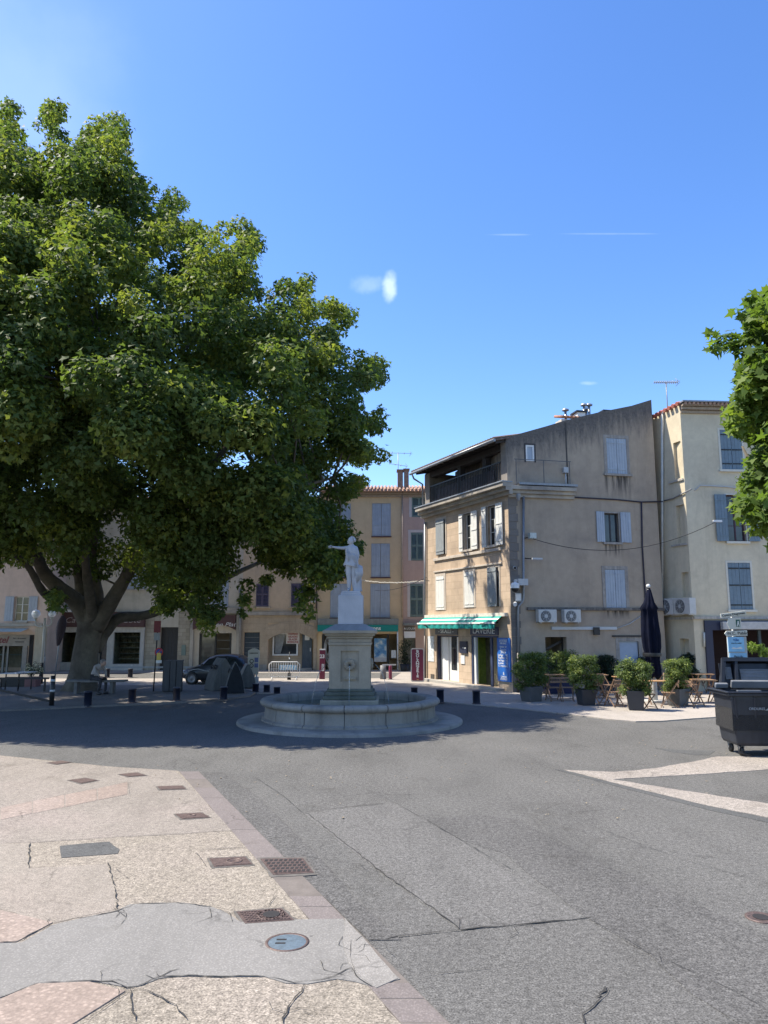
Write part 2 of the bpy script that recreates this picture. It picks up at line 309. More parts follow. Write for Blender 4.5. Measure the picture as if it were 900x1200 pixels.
# palette
asphalt_c = (.13, .126, .118)
def ground_mat(name, c, agg=.35, sc=90, stain=.18, tint2=None, bmp=.5, wave=False):
    m, nt, b = newmat(name); v = coords(nt)
    base = ramp(nt, noise(nt, v, .35, 6, .6, .4), [(.3, mul(c, 1 - stain)), (.5, c), (.72, mul(tint2 or c, 1 + stain * .6))])
    a1 = noise(nt, v, sc, 3, .75); a2 = noise(nt, v, sc * .28, 4, .7)
    base = mixc(nt, 1, base, ramp(nt, a1, [(.28, (1 - agg,) * 3), (.5, (1, 1, 1)), (.72, (1 + agg,) * 3)]), 'MULTIPLY')
    base = mixc(nt, 1, base, ramp(nt, a2, [(.3, (1 - agg * .5,) * 3), (.7, (1 + agg * .3,) * 3)]), 'MULTIPLY')
    vr = nt.nodes.new('ShaderNodeTexVoronoi'); nt.links.new(v, vr.inputs['Vector']); vr.inputs['Scale'].default_value = sc * .8
    base = mixc(nt, .6, base, mixc(nt, 1, base, ramp(nt, vr.outputs['Distance'], [(.0, (1.5,) * 3), (.45, (.8,) * 3)]), 'MULTIPLY'))
    bl = noise(nt, coords(nt, (1, .35, 1)), 1.1, 5, .7)
    base = mixc(nt, 1, base, ramp(nt, bl, [(.32, (.84,) * 3), (.5, (1, 1, 1)), (.75, (1.06,) * 3)]), 'MULTIPLY')
    hh = a1
    if wave:
        nv = nt.nodes.new('ShaderNodeTexNoise'); nt.links.new(coords(nt, (.7, 1.6, 1)), nv.inputs['Vector']); nv.inputs['Scale'].default_value = 1.5; nv.inputs['Detail'].default_value = 1
        ma = nt.nodes.new('ShaderNodeVectorMath'); ma.operation = 'MULTIPLY_ADD'; nt.links.new(nv.outputs['Color'], ma.inputs[0]); ma.inputs[1].default_value = (1.5, .5, 0); nt.links.new(v, ma.inputs[2])
        wv = nt.nodes.new('ShaderNodeTexWave'); nt.links.new(coords(nt, (1, .6, 1)), wv.inputs['Vector']); wv.inputs['Scale'].default_value = 2.6; nt.links.new(ma.outputs[0], wv.inputs['Vector']); wv.inputs['Distortion'].default_value = 9; wv.inputs['Detail'].default_value = 1; wv.inputs['Detail Scale'].default_value = .6
        w2 = nt.nodes.new('ShaderNodeTexWave'); nt.links.new(coords(nt, (1, .6, 1)), w2.inputs['Vector']); w2.inputs['Scale'].default_value = 4.2; w2.inputs['Distortion'].default_value = 1.5; w2.inputs['Detail'].default_value = 2; w2.inputs['Detail Scale'].default_value = 2; nt.links.new(ma.outputs[0], w2.inputs['Vector'])
        base = mixc(nt, 1, base, ramp(nt, w2.outputs['Fac'], [(.05, (.955,) * 3), (.3, (1,) * 3), (.9, (1.01,) * 3)]), 'MULTIPLY'); hh = a2
    # chewing gum dots, drips and broad wear
    for sc_, th_, dk in ((2.3, .035, .55), (7, .05, .75)):
        vo = nt.nodes.new('ShaderNodeTexVoronoi'); nt.links.new(v, vo.inputs['Vector']); vo.inputs['Scale'].default_value = sc_
        base = mixc(nt, 1, base, ramp(nt, vo.outputs['Distance'], [(th_ * .7, (dk,) * 3), (th_ * 1.5, (1, 1, 1))]), 'MULTIPLY')
    st2 = noise(nt, coords(nt, (.8, .8, .8)), .9, 8, .75, 1.2)
    base = mixc(nt, 1, base, ramp(nt, st2, [(.30, (.78, .77, .75)), (.42, (1, 1, 1)), (.66, (1, 1, 1)), (.8, (1.1, 1.09, 1.07))]), 'MULTIPLY')
    # hairline crazing, broken up by noise
    cv = nt.nodes.new('ShaderNodeVectorMath'); cv.operation = 'MULTIPLY_ADD'; dn = nt.nodes.new('ShaderNodeTexNoise'); nt.links.new(v, dn.inputs['Vector']); dn.inputs['Scale'].default_value = 5; dn.inputs['Detail'].default_value = 4
    nt.links.new(dn.outputs['Color'], cv.inputs[0]); cv.inputs[1].default_value = (.35, .35, 0); nt.links.new(v, cv.inputs[2])
    ve = nt.nodes.new('ShaderNodeTexVoronoi'); ve.feature = 'DISTANCE_TO_EDGE'; nt.links.new(cv.outputs[0], ve.inputs['Vector']); ve.inputs['Scale'].default_value = .8
    cm = ramp(nt, ve.outputs['Distance'], [(.0, (1,) * 3), (.012, (0,) * 3)]); cn = ramp(nt, noise(nt, v, .8, 4), [(.52, (0,) * 3), (.6, (.65,) * 3)])
    base = mixc(nt, mixc(nt, 1, cm, cn, 'MULTIPLY'), base, mul(c, .35))
    nt.links.new(base, b.inputs['Base Color']); b.inputs['Roughness'].default_value = .9; b.inputs['Specular IOR Level'].default_value = .25
    bump(nt, b, hh, bmp, .006); MATS[name] = m; return m
ASPH = ground_mat('asphalt', asphalt_c, .85, 70, .14)
ASPH2 = ground_mat('asphalt_strip', (.116, .112, .106), .85, 70, .1)
ASPH3 = ground_mat('asphalt_patch', (.10, .10, .097), .5, 90, .1)
ASPHL = ground_mat('asphalt_light', (.142, .137, .129), .8, 90, .12)
AGG = ground_mat('exposed_aggregate', (.275, .24, .195), .7, 60, .14, (.28, .24, .205), .9)
AGGP = ground_mat('pale_paving', (.37, .33, .29), .2, 60, .14)
CONC = ground_mat('concrete', (.215, .205, .19), .14, 60, .12, None, .5, True)
CONC2 = ground_mat('concrete_fill', (.255, .24, .22), .2, 70, .12, None, .6)
PINK = ground_mat('pink_sandstone', (.28, .222, .185), .22, 30, .18, (.29, .24, .21), .5)
KERB = ground_mat('porphyry', (.185, .16, .15), .2, 60, .12, None, .3)
DIRT = ground_mat('square_ground', (.2, .18, .16), .2, 30, .2)
MARK = ground_mat('pale_marking', (.31, .275, .24), .55, 50, .14)
CRACK = M('crack_dark', (.035, .033, .03), .95, .3, 20)
CASTI = M('cast_iron', (.12, .085, .075), .6, .3, 30, .4, .4, .004)
CASTD = M('dark_recess', (.02, .018, .018), .9, .2)

# ================================================================== GROUND
def jag(pts, amp, step=.16, seed=3, far=26):
    r_ = random.Random(seed); out = []
    for a, b in zip(pts, pts[1:] + pts[:1]):
        A, B = Vector(a), Vector(b); L = (B - A).length
        if min(A.y, B.y) > far or min(A.y, B.y) < 1 or max(abs(A.x), abs(B.x)) > 14: out.append(a); continue
        n = max(1, min(60, int(L / step))); nn = Vector((-(B - A).y, (B - A).x)).normalized()
        for i in range(n): out.append(tuple(A + (B - A) * (i / n) + nn * (r_.uniform(-amp, amp) if i else 0)))
    return out
def sheet(name, pts, z0, z1, m, parent=None, kind='structure', amp=.014, **k):
    if amp: pts = jag(pts, amp)
    return MB().prism(pts, z0, z1).build(name, m, parent, kind=(None if parent else kind), **k)
gp = lambda L: [G(*p) for p in L]
g = MB(); gx = [-1500, -60, -30, -12, 0, 12, 30, 60, 1500]; gy = [-60, 0, 8, 16, 24, 34, 60, 2500]
g.add([(x, y, 0) for y in gy for x in gx], [(j * 9 + i, j * 9 + i + 1, j * 9 + i + 10, j * 9 + i + 9) for j in range(7) for i in range(8)])
road = g.build('road', ASPH, kind='structure')
pave = sheet('pavement', gp([(-900, 880), (0, 886), (60, 892), (127, 899), (208, 904)]) + [G(210, 905), G(468, 1200), G(600, 1352)] + [(-1.2, .6), (-14, .6)], -.05, .012, AGG, amp=.008)
sheet('plaza_paving', gp([(-900, 806), (270, 806), (300, 813), (420, 815), (515, 823), (560, 827), (605, 831), (640, 835), (680, 839.5), (715, 844), (745, 846.5), (775, 846), (800, 844), (850, 840.5), (1000, 838), (1300, 836), (1300, 765), (-900, 765)]), -.05, .03, AGGP)
sheet('street', gp([(-900, 796.5), (460, 795.5), (470, 789), (-900, 789.5)]), .02, .034, ASPHL)
sheet('tree_square', gp([(-900, 842), (-100, 837), (0, 834), (60, 831.5), (110, 829), (200, 825), (262, 821), (292, 817), (300, 813), (270, 804.5), (-900, 804.5)]), -.05, .06, DIRT)
SMOO = ground_mat('smooth_aggregate', (.27, .238, .2), .5, 80, .12, (.275, .235, .2), .6); SMO2 = ground_mat('pinkish_aggregate', (.262, .23, .196), .6, 70, .12, (.27, .228, .2), .6)
sheet('paving_panel', gp([(-400, 884), (0, 887), (60, 893.5), (127, 900), (206, 904.5), (272, 974), (210, 979), (140, 982), (70, 987), (35, 989), (-200, 993)]), -.03, .0135, SMO2)
sheet('paving_panel', gp([(-300, 992), (34, 990), (33, 1019), (126, 1014), (134, 1040), (137, 1067), (100, 1075), (62, 1084), (0, 1067), (-300, 1040)]), -.03, .014, SMOO)
kerb = empty('kerb_strip', kind='structure')
kl = lambda v: (210 + (v - 905) * .875, 233 + (v - 905) * .99)
joints = [905, 914, 924, 936, 951, 973.6, 990, 1008]
j2 = [1027, 1052, 1064.5, 1080]; j3 = [1154, 1173, 1201, 1232, 1268, 1310]
for J in (joints, j2, j3):
    for a, b in zip(J, J[1:]):
        i0, o0 = kl(a); i1, o1 = kl(b); q = [Vector(G(i0, a)), Vector(G(o0, a)), Vector(G(o1, b)), Vector(G(i1, b))]; c = sum(q, Vector((0, 0))) / 4
        q = [c + (p - c) * (1 - .008 / max((p - c).length, .01)) for p in q]
        MB().prism([tuple(p) for p in q], -.04, .014 + random.Random(a).uniform(-.002, .003)).build('kerb_stone', KERB, kerb, bevel=.004)
MB().prism(gp([(kl(905)[0], 905), (kl(905)[1], 905), (kl(1310)[1], 1310), (kl(1310)[0], 1310)]), -.05, .0125).build('mortar_bed', M('mortar', (.14, .12, .105), .95), kerb)
# poured concrete patch across the pavement, pink flagstones, asphalt plug
sheet('concrete_patch', gp([(-300, 1150), (0, 1108), (25, 1107), (62, 1086), (100, 1077), (137, 1069), (152, 1062), (185, 1060), (215, 1060), (245, 1064), (262, 1070), (282, 1083), (346, 1080), (402, 1079), (412, 1090), (424, 1106), (446, 1130), (469, 1150), (437, 1159), (415, 1153), (395, 1150), (360, 1156), (335, 1155), (310, 1147), (200, 1147), (185, 1150), (165, 1158), (150, 1160), (110, 1153), (45, 1156), (0, 1172), (-200, 1240)]), -.03, .0175, CONC)
sheet('concrete_fill', gp([(404, 1078), (424, 1100), (466, 1150), (441, 1161), (425, 1150), (409, 1132), (402, 1105)]), -.03, .0205, CONC2)
slabs = empty('flagstones', kind='structure')
for p in ([(-160, 1050), (0, 1069), (62, 1083.5), (20, 1106), (-60, 1112)], [(-60, 1196), (0, 1174), (42, 1156), (104, 1153.5), (147, 1164.5), (86, 1203), (20, 1250), (-150, 1240)],):
    MB().prism(gp(p), -.03, .021).build('flagstone', PINK, slabs, bevel=.004)
bx = [(0, 948, 962), (38, 940, 954.5), (76, 932.5, 947), (114, 925, 939), (150, 917.5, 932)]
bx = [(-80, 964, 978), (-40, 956, 970)] + bx
for a, b in zip(bx, bx[1:]):
    MB().prism(gp([(a[0] + .7, a[1]), (b[0] - .7, b[1]), (b[0] - .7, b[2]), (a[0] + .7, a[2])]), -.03, .0165).build('flagstone', PINK, slabs, bevel=.003)
sheet('asphalt_plug', gp([(70, 993), (100, 990), (128, 988), (140, 997), (138, 1002), (72, 1007)]), -.03, .017, ASPH3)
# asphalt strips and the triangular island outline
sheet('asphalt_strip', gp([(560, 955), (605, 960), (700, 1010), (800, 1053), (900, 1098), (1200, 1210), (1150, 1350), (900, 1222), (810, 1165), (760, 1118), (690, 1077), (640, 1040), (590, 1000), (538, 984), (500, 960)]), -.02, .004, ASPH2)
sheet('asphalt_trench', gp([(355, 953), (462, 941), (538, 984), (620, 1040), (688, 1076), (540, 1090), (444, 1021)]), -.02, .005, ASPHL)
sheet('asphalt_sill', gp([(230, 905), (260, 905), (300, 932), (360, 990), (430, 1066), (470, 1102), (432, 1103), (400, 1072), (330, 1004)]), -.02, .0062, ASPH2)
sheet('wet_streak', gp([(768, 877), (800, 879), (838, 880), (832, 885), (815, 885), (790, 882)]), -.02, .004, ASPH3)
isl = empty('road_marking', kind='structure')
MB().prism(jag(gp([(661, 902.5), (720, 905), (765, 901), (812, 893), (840, 887), (1000, 886), (1000, 900), (900, 902), (813, 908), (760, 911), (718, 914), (900, 942), (1000, 960), (1000, 974), (900, 958.5), (833, 945), (733, 921)]), .02), -.02, .0075).build('marking', MARK, isl)
MB().prism(gp([(650, 902), (661, 902.6), (733, 921.3), (833, 945.5), (900, 959), (1000, 974.8), (1000, 979), (900, 964), (833, 950), (733, 924.5)]), -.02, .006).build('marking_border', ASPH3, isl)
# cracks: real thin jagged gaps filled with dirt
def crack(name, px, w, z, parent, jit=.35, seed=1, step=.10):
    rg = random.Random(seed); P = [Vector(G(*p)) for p in px]; pts = []
    for a, b in zip(P, P[1:]):
        k = max(2, int((b - a).length / step))
        pts += [a + (b - a) * (i / k) for i in range(k)]
    pts.append(P[-1]); L = []; Rr = []
    for i, p in enumerate(pts):
        d = (pts[min(i + 1, len(pts) - 1)] - pts[max(i - 1, 0)]).normalized(); nrm = Vector((-d.y, d.x)); off = rg.uniform(-jit, jit) * w * 1.2
        ww = w * .42 * rg.uniform(.2, 1.3) * (.4 if i in (0, len(pts) - 1) else 1)
        L.append(p + nrm * (off + ww / 2)); Rr.append(p + nrm * (off - ww / 2))
    n = len(pts); mb = MB(); mb.add([(p.x, p.y, z) for p in L] + [(p.x, p.y, z) for p in Rr], [(i, n + i, n + i + 1, i + 1) for i in range(n - 1)])
    return mb.build(name, CRACK, parent)
for i, (px, w) in enumerate([([(355, 953), (410, 946), (462, 941)], .035), ([(359, 953), (400, 985), (444.5, 1021), (500, 1060), (538, 1089)], .03), ([(433, 1103), (500, 1095), (538, 1091), (600, 1085), (650, 1080), (692, 1076)], .04),
        ([(427, 924), (462, 941), (500, 962), (538, 984), (600, 1020)], .015), ([(297, 910), (330, 932), (355, 953)], .02), ([(499, 1144), (550, 1138), (597, 1134)], .012), ([(658, 948), (672, 953), (710, 949)], .018), ([(680, 963), (743, 987), (806, 1010), (900, 1036)], .018),
        ([(692, 1078), (735, 1102), (760, 1118)], .012), ([(780, 1125), (860, 1162), (900, 1185)], .012), ([(600, 960), (640, 980), (700, 1008), (800, 1052)], .006), ([(400, 1067), (450, 1066), (520, 1068)], .006), ([(714, 1160), (706, 1172), (695, 1180), (684, 1190), (688, 1205)], .028), ([(600, 1133), (655, 1128)], .01), ([(712, 1158), (704, 1166), (700, 1170)], .05), ([(768, 912), (850, 908), (900, 905)], .012), ([(600, 921), (640, 927)], .01)]):
    crack('road_crack', px, w, .0105, road, seed=i)
rg = random.Random(77)
for i in range(26):   # short branching cracks that leave the main ones
    u0, v0 = rg.choice([(410, 1120), (400, 1145), (425, 1110), (340, 1155), (200, 1150), (150, 1162), (120, 1153), (137, 1068), (250, 1066), (300, 1007), (60, 1086), (180, 1172), (335, 1190)]); a = rg.uniform(0, 6.28); L = rg.uniform(8, 26)
    crack('pavement_crack', [(u0 + rg.uniform(-5, 5), v0 + rg.uniform(-3, 3)), (u0 + L * cos(a), v0 + L * .5 * sin(a)), (u0 + 1.7 * L * cos(a + .4), v0 + .9 * L * sin(a + .4))], .012, .0228, pave, seed=200 + i, step=.04)
for i in range(12):
    u0, v0 = rg.choice([(695, 1180), (440, 1102), (538, 1089), (600, 1085), (462, 941), (444, 1021), (760, 1118)]); a = rg.uniform(0, 6.28); L = rg.uniform(8, 24)
    crack('road_crack', [(u0, v0), (u0 + L * cos(a), v0 + L * .45 * sin(a)), (u0 + 1.8 * L * cos(a + .5), v0 + .8 * L * sin(a + .5))], .012, .0107, road, seed=300 + i, step=.05)
for i, (px, w) in enumerate([([(35, 989), (33, 1020)], .03), ([(35, 989), (65, 988)], .012), ([(0, 989), (70, 987), (140, 982), (210, 979), (275, 975)], .016), ([(126, 1013), (134, 1040), (138, 1068)], .03), ([(230, 998), (285, 995)], .03), ([(230, 1001), (242, 1018)], .012),
        ([(62, 1086), (85, 1080), (110, 1076), (137, 1070), (158, 1062), (205, 1060), (250, 1065)], .028), ([(18, 1107), (62, 1085)], .025), ([(0, 1107), (20, 1107)], .02), ([(40, 1156), (106, 1153), (130, 1154), (148, 1161), (168, 1157), (190, 1146), (210, 1138)], .025), ([(190, 1147), (250, 1147), (310, 1147)], .026), ([(152, 1162), (158, 1200)], .03), ([(163, 1162), (190, 1172), (205, 1182), (220, 1198)], .024),
        ([(356, 1158), (348, 1172), (335, 1190), (330, 1204)], .03), ([(323, 1052), (313, 1066)], .012), ([(315, 1148), (345, 1155), (380, 1151), (400, 1143), (412, 1137), (420, 1150), (436, 1160)], .02), ([(412, 1104), (410, 1125), (416, 1142)], .012), ([(398, 1140), (402, 1133), (408, 1132)], .012), ([(135, 1020), (155, 1036)], .01), ([(427, 1098), (417, 1106)], .015), ([(0, 949), (60, 936), (120, 923), (151, 917), (200, 911)], .012), ([(0, 963), (60, 951), (120, 938), (152, 932), (150, 918)], .008), ([(101, 1200), (152, 1164)], .014), ([(245, 1030), (255, 1028)], .01), ([(0, 1172), (45, 1156)], .022)]):
    crack('pavement_crack', px, w, .0225, pave, seed=50 + i, step=.06)
LEAFLIT = M('dry_leaf', (.25, .2, .13), .8, .3)
rg = random.Random(4); lm = MB()
for i in range(120):
    u = rg.uniform(180, 860); v = rg.choice([rg.uniform(862, 925), rg.uniform(855, 960)]); x, y = G(u, v); a = rg.uniform(0, 6.28); s = rg.uniform(.012, .035)
    if math.hypot(x + .9, y - 19.7) < 3.1: continue
    lm.add([(x + s * cos(a + k * 1.57) * (1 if k % 2 else .5), y + s * sin(a + k * 1.57) * (1 if k % 2 else .5), .013 + .012 * (k % 2)) for k in range(4)], [(0, 1, 2, 3)])
lm.build('fallen_leaves', LEAFLIT, kind='stuff')

# covers and gratings
def cover(px, label, name='manhole_cover', group=None, z=.02, frame=True, grid=None, ring=None, hole=None):
    q = [Vector(G(*p)) for p in px]; c = sum(q, Vector((0, 0))) / 4
    loc = [(p.x - c.x, p.y - c.y) for p in q]
    r = empty(name, (c.x, c.y, 0), label=label, cat='cover' if 'cover' in name else 'drain', group=group)
    inn = [(x * .9, y * .86) for x, y in loc]
    MB().prism(jag([(px_ * 1.12 + c.x, py_ * 1.22 + c.y) for px_, py_ in loc], .012, .06), -.03, z - .0035).build('mortar_surround', M('grimy_mortar', (.11, .1, .088), .95, .3, 9), r, loc=(-c.x, -c.y, 0))
    MB().prism(loc, -.03, z).build('frame', CASTI, r); MB().prism(inn, -.02, z + .004).build('plate', CASTI, r)
    if grid:
        mb = MB(); nx, ny = grid
        for i in range(nx):
            for j in range(ny):
                a = (i + .5) / nx; b = (j + .5) / ny
                top = Vector(inn[0]).lerp(Vector(inn[1]), a); bot = Vector(inn[3]).lerp(Vector(inn[2]), a); p = top.lerp(bot, b)
                wx = (Vector(inn[1]) - Vector(inn[0])).length / nx * .3; wy = (Vector(inn[3]) - Vector(inn[0])).length / ny * .3
                mb.box(p.x - wx, p.y - wy, z + .0035, p.x + wx, p.y + wy, z + (.0065 if grid[0] < 9 else .009))
        mb.build('slots' if grid[0] < 9 else 'studs', CASTD if grid[0] < 9 else CASTI, r)
    if ring:
        cx, cy, rr = ring; cc = Vector(inn[0]).lerp(Vector(inn[1]), cx).lerp(Vector(inn[3]).lerp(Vector(inn[2]), cx), cy)
        MB().lathe([(rr, z), (rr, z + .009), (rr - .015, z + .009), (rr - .015, z + .003), (.001, z + .006)], (cc.x, cc.y, 0), 24).build('lid_ring', CASTI, r)
        if hole: MB().lathe([(rr * .62, z + .0105), (.001, z + .0105)], (cc.x, cc.y, 0), 20).build('opening', CASTD, r)
    return r
cover([(245, 1008), (287, 1006), (296, 1015), (251, 1018)], 'small rusty chamber cover with round inset left of the large drain grating', ring=(.62, .5, .085))
cover([(277, 1071), (330, 1067), (345, 1081), (287, 1085)], 'rusty broken chamber cover with a dark hole at the edge of the concrete patch', ring=(.66, .5, .12), hole=True, grid=(12, 6))
cover([(305, 1008.5), (355, 1007.5), (368, 1025), (320, 1027.5)], 'wide rusty slotted drain grating set in the kerb strip', 'drain_grating', grid=(8, 5))
cover([(205, 955.5), (236, 954), (246, 959.5), (213, 961.5)], 'rusty rectangular cover in the beige paving, nearest the camera of the plain row', ring=(.5, .5, .05))
cover([(184, 923), (213, 922), (218, 926), (188, 927)], 'rusty rectangular cover close to the upper corner of the beige pavement')
cover([(139, 908.5), (160, 906.5), (172, 910), (150, 911.5)], 'narrow dark cover near the far edge of the beige pavement')
cover([(80, 915.5), (100, 913), (115, 916), (95, 919.5)], 'dark square cover in the pavement just above the pink stone band')
cover([(55, 895), (72, 892.5), (84, 894.5), (66, 897)], 'farthest small grey cover in the beige pavement, by the road edge')
cx, cy = G(336.5, 1107)
r = empty('valve_cover', (cx, cy, 0), label='round blue grey valve cover with two slots in the concrete patch', cat='cover')
MB().lathe([(.175, 0), (.175, .022), (.155, .022), (.15, .0185)], n=36).build('rim', CASTI, r)
MB().lathe([(.151, .019), (.1, .024), (.001, .025)], n=36).build('lid', M('blue_cast', (.13, .17, .2), .5, .2, 20, .3), r)
for sy in (-.035, .035): MB().box(-.09, sy - .012, .02, -.01, sy + .012, .0262).build('slot', CASTD, r)
cx, cy = G(892, 1076)
r = empty('road_valve_cover', (cx, cy, 0), label='small round iron valve cover in the asphalt at the right edge', cat='cover')
MB().lathe([(.13, 0), (.13, .010), (.11, .012), (.1, .009), (.001, .011)], n=30).build('lid', CASTI, r)
MB().lathe([(.07, .0125), (.001, .0126)], n=20).build('recess', CASTD, r)

# ================================================================== FOUNTAIN
FX, FY = G(410.5, 845.5)
STONE = plaster('fountain_stone', (.37, .315, .235), (.28, .24, .18), streak=.4)
STONE2 = plaster('fountain_basin', (.28, .26, .225), (.18, .17, .15), streak=.5)
STONED = plaster('wet_stone', (.13, .14, .115), (.08, .09, .07))
MARBLE = plaster('marble', (.44, .45, .47), (.35, .36, .38), streak=.2, var=.06)
fo = empty('fountain', (FX, FY, 0), label='round stone fountain with low basin and square pedestal in the square', cat='fountain')
MB().lathe([(3.0, -.05), (3.0, .06), (2.95, .085), (2.3, .09)], n=64).build('step', STONE2, fo)
NS = 14
for i in range(NS):
    a0 = 2 * pi * (i + .46) / NS + .004; a1 = 2 * pi * (i + 1.46) / NS - .004
    w_ = MB().lathe([(2.3, .08), (2.36, .085), (2.36, .13), (2.28, .17), (2.27, .44), (2.3, .47)], n=7, a0=a0, a1=a1, smooth=False); w_.build('wall_slab', STONE2, fo)
    r_ = MB().lathe([(2.28, .46), (2.36, .475), (2.40, .52), (2.41, .56), (2.38, .61), (2.31, .635), (2.08, .63), (2.03, .6), (2.02, .5), (2.02, .2)], n=7, a0=a0, a1=a1)
    r_.build('rim_stone', STONE2, fo)
MB().lathe([(2.262, .09), (2.262, .45), (2.05, .46), (2.025, .3)], n=64).build('joint_core', M('joint_dark', (.1, .095, .085), .95), fo)
MB().lathe([(2.04, .2), (.01, .2)], n=48).build('basin_floor', STONED, fo)
m, nt, b = newmat('water'); b.inputs['Base Color'].default_value = (.06, .085, .06, 1); b.inputs['Roughness'].default_value = .05; b.inputs['Specular IOR Level'].default_value = .6
bump(nt, b, noise(nt, coords(nt), 9, 3), .25, .02); WATER = m
MB().lathe([(2.03, .42), (.01, .42)], n=48).build('water', WATER, fo)
pd = MB()
def sq(mb, hw, z0, z1, cx=0, cy=0): mb.box(cx - hw, cy - hw, z0, cx + hw, cy + hw, z1)
sq(pd, .76, .1, .62); pd.build('base_block', STONE, fo, bevel=.02)
pd = MB(); sq(pd, .70, .62, .72); sq(pd, .655, .72, .82); sq(pd, .60, .82, .9); pd.build('base_moulding', STONED, fo, bevel=.025)
pd = MB(); h = .545
# shaft with a recessed panel on each face
for k in range(4):
    pd.M = Matrix.Rotation(k * pi / 2, 4, 'Z')
    pd.add([(-h, -h, .9), (h, -h, .9), (h, -h, 2.06), (-h, -h, 2.06), (-.24, -h, 1.08), (.24, -h, 1.08), (.24, -h, 1.88), (-.24, -h, 1.88), (-.24, -h + .05, 1.08), (.24, -h + .05, 1.08), (.24, -h + .05, 1.88), (-.24, -h + .05, 1.88)],
           [(0, 1, 5, 4), (1, 2, 6, 5), (2, 3, 7, 6), (3, 0, 4, 7), (4, 5, 9, 8), (5, 6, 10, 9), (6, 7, 11, 10), (7, 4, 8, 11), (8, 9, 10, 11)])
    pd.box(-.16, -h - .012, 1.14, .16, -h + .03, 1.2) if k == 0 else None
pd.M = None; pd.build('shaft', STONE, fo)
pd = MB(); sq(pd, .575, 2.02, 2.1); sq(pd, .56, 2.1, 2.2); sq(pd, .6, 2.2, 2.27); sq(pd, .66, 2.27, 2.33); sq(pd, .72, 2.33, 2.42); pd.build('cornice', STONE, fo, bevel=.018)
pd = MB(); z = 2.42
pd.add([(-.7, -.7, z), (.7, -.7, z), (.7, .7, z), (-.7, .7, z), (-.4, -.4, z + .16), (.4, -.4, z + .16), (.4, .4, z + .16), (-.4, .4, z + .16)], [(0, 1, 5, 4), (1, 2, 6, 5), (2, 3, 7, 6), (3, 0, 4, 7), (4, 5, 6, 7)])
pd.build('sloped_cap', plaster('cap_stone', (.3, .3, .29), (.2, .2, .2)), fo)
for k in (0, 1, 3):
    ros = MB(); ros.M = Matrix.Rotation(k * pi / 2, 4, 'Z') @ Matrix.Translation((0, -h, 1.52)) @ Matrix.Rotation(R(90), 4, 'X')
    ros.lathe([(.001, .03), (.04, .03), (.05, .06), (.07, .05), (.085, .07), (.15, .03), (.15, -.05)], n=20)
    for p in range(12): a = p * pi / 6; ros.sphere((.12 * cos(a), .12 * sin(a), .035), .033, 8, 6, (1, 1, .6))
    ros.build('rosette', STONE, fo)
    sp = MB(); sp.M = Matrix.Rotation(k * pi / 2, 4, 'Z'); sp.tube([(0, -h, 1.52), (0, -h - .12, 1.51)], .022, 8); sp.build('spout', CASTD, fo)
m, nt, b = newmat('falling_water'); b.inputs['Base Color'].default_value = (.75, .8, .8, 1); b.inputs['Roughness'].default_value = .15; b.inputs['Transmission Weight'].default_value = .7; WJ = m
MB().tube([(0, -h - .12, 1.5), (0, -h - .2, 1.35), (0, -h - .24, 1.0), (0, -h - .26, .43)], [.009, .008, .007, .01], 6).build('water_jet', WJ, fo)
for s_ in (-1, 1): MB().tube([(s_ * (h + .12), 0, 1.5), (s_ * (h + .3), 0, 1.3), (s_ * (h + .42), 0, .95), (s_ * (h + .5), 0, .43)], [.009, .008, .007, .01], 6).build('water_jet', WJ, fo)

# statue on its marble block (stands on the pedestal)
Z0 = 2.58
st = empty('statue', (FX, FY, Z0), label='white marble statue of a standing figure with one arm outstretched on a square block', cat='statue')
MB().box(-.335, -.335, 0, .335, .335, .78).build('block', MARBLE, st, bevel=.008)
b = MB(); b.box(-.28, -.28, .78, .28, .28, .85); b.box(-.25, -.24, .85, .25, .24, .9); b.build('plinth', MARBLE, st, bevel=.008)
def skinned(name, nodes, edges, m, parent, sub=2, root=0, loc=(0, 0, 0), rz=0, scale=1):
    me = bpy.data.meshes.new(name); me.from_pydata([n[:3] for n in nodes], edges, []); o = bpy.data.objects.new(name, me); COL.objects.link(o)
    sk = o.modifiers.new('skin', 'SKIN'); sk.use_smooth_shade = True; ly = me.skin_vertices[0].data if me.skin_vertices else None
    if ly is None:
        bm = bmesh.new(); bm.from_mesh(me); bm.verts.layers.skin.verify(); bm.to_mesh(me); bm.free(); ly = me.skin_vertices[0].data
    for i, nn in enumerate(nodes):
        r = nn[3]; ly[i].radius = r if isinstance(r, tuple) else (r, r); ly[i].use_root = (i == root)
    ss = o.modifiers.new('sub', 'SUBSURF'); ss.levels = ss.render_levels = sub
    dg = bpy.context.evaluated_depsgraph_get(); me2 = bpy.data.meshes.new_from_object(o.evaluated_get(dg)); bpy.data.objects.remove(o)
    for p in me2.polygons: p.use_smooth = True
    me2.materials.clear(); me2.materials.append(m)
    o = bpy.data.objects.new(name, me2); COL.objects.link(o)
    if parent: set_parent(o, parent)
    o.location = loc; o.rotation_euler = (0, 0, rz); o.scale = (scale,) * 3; return o
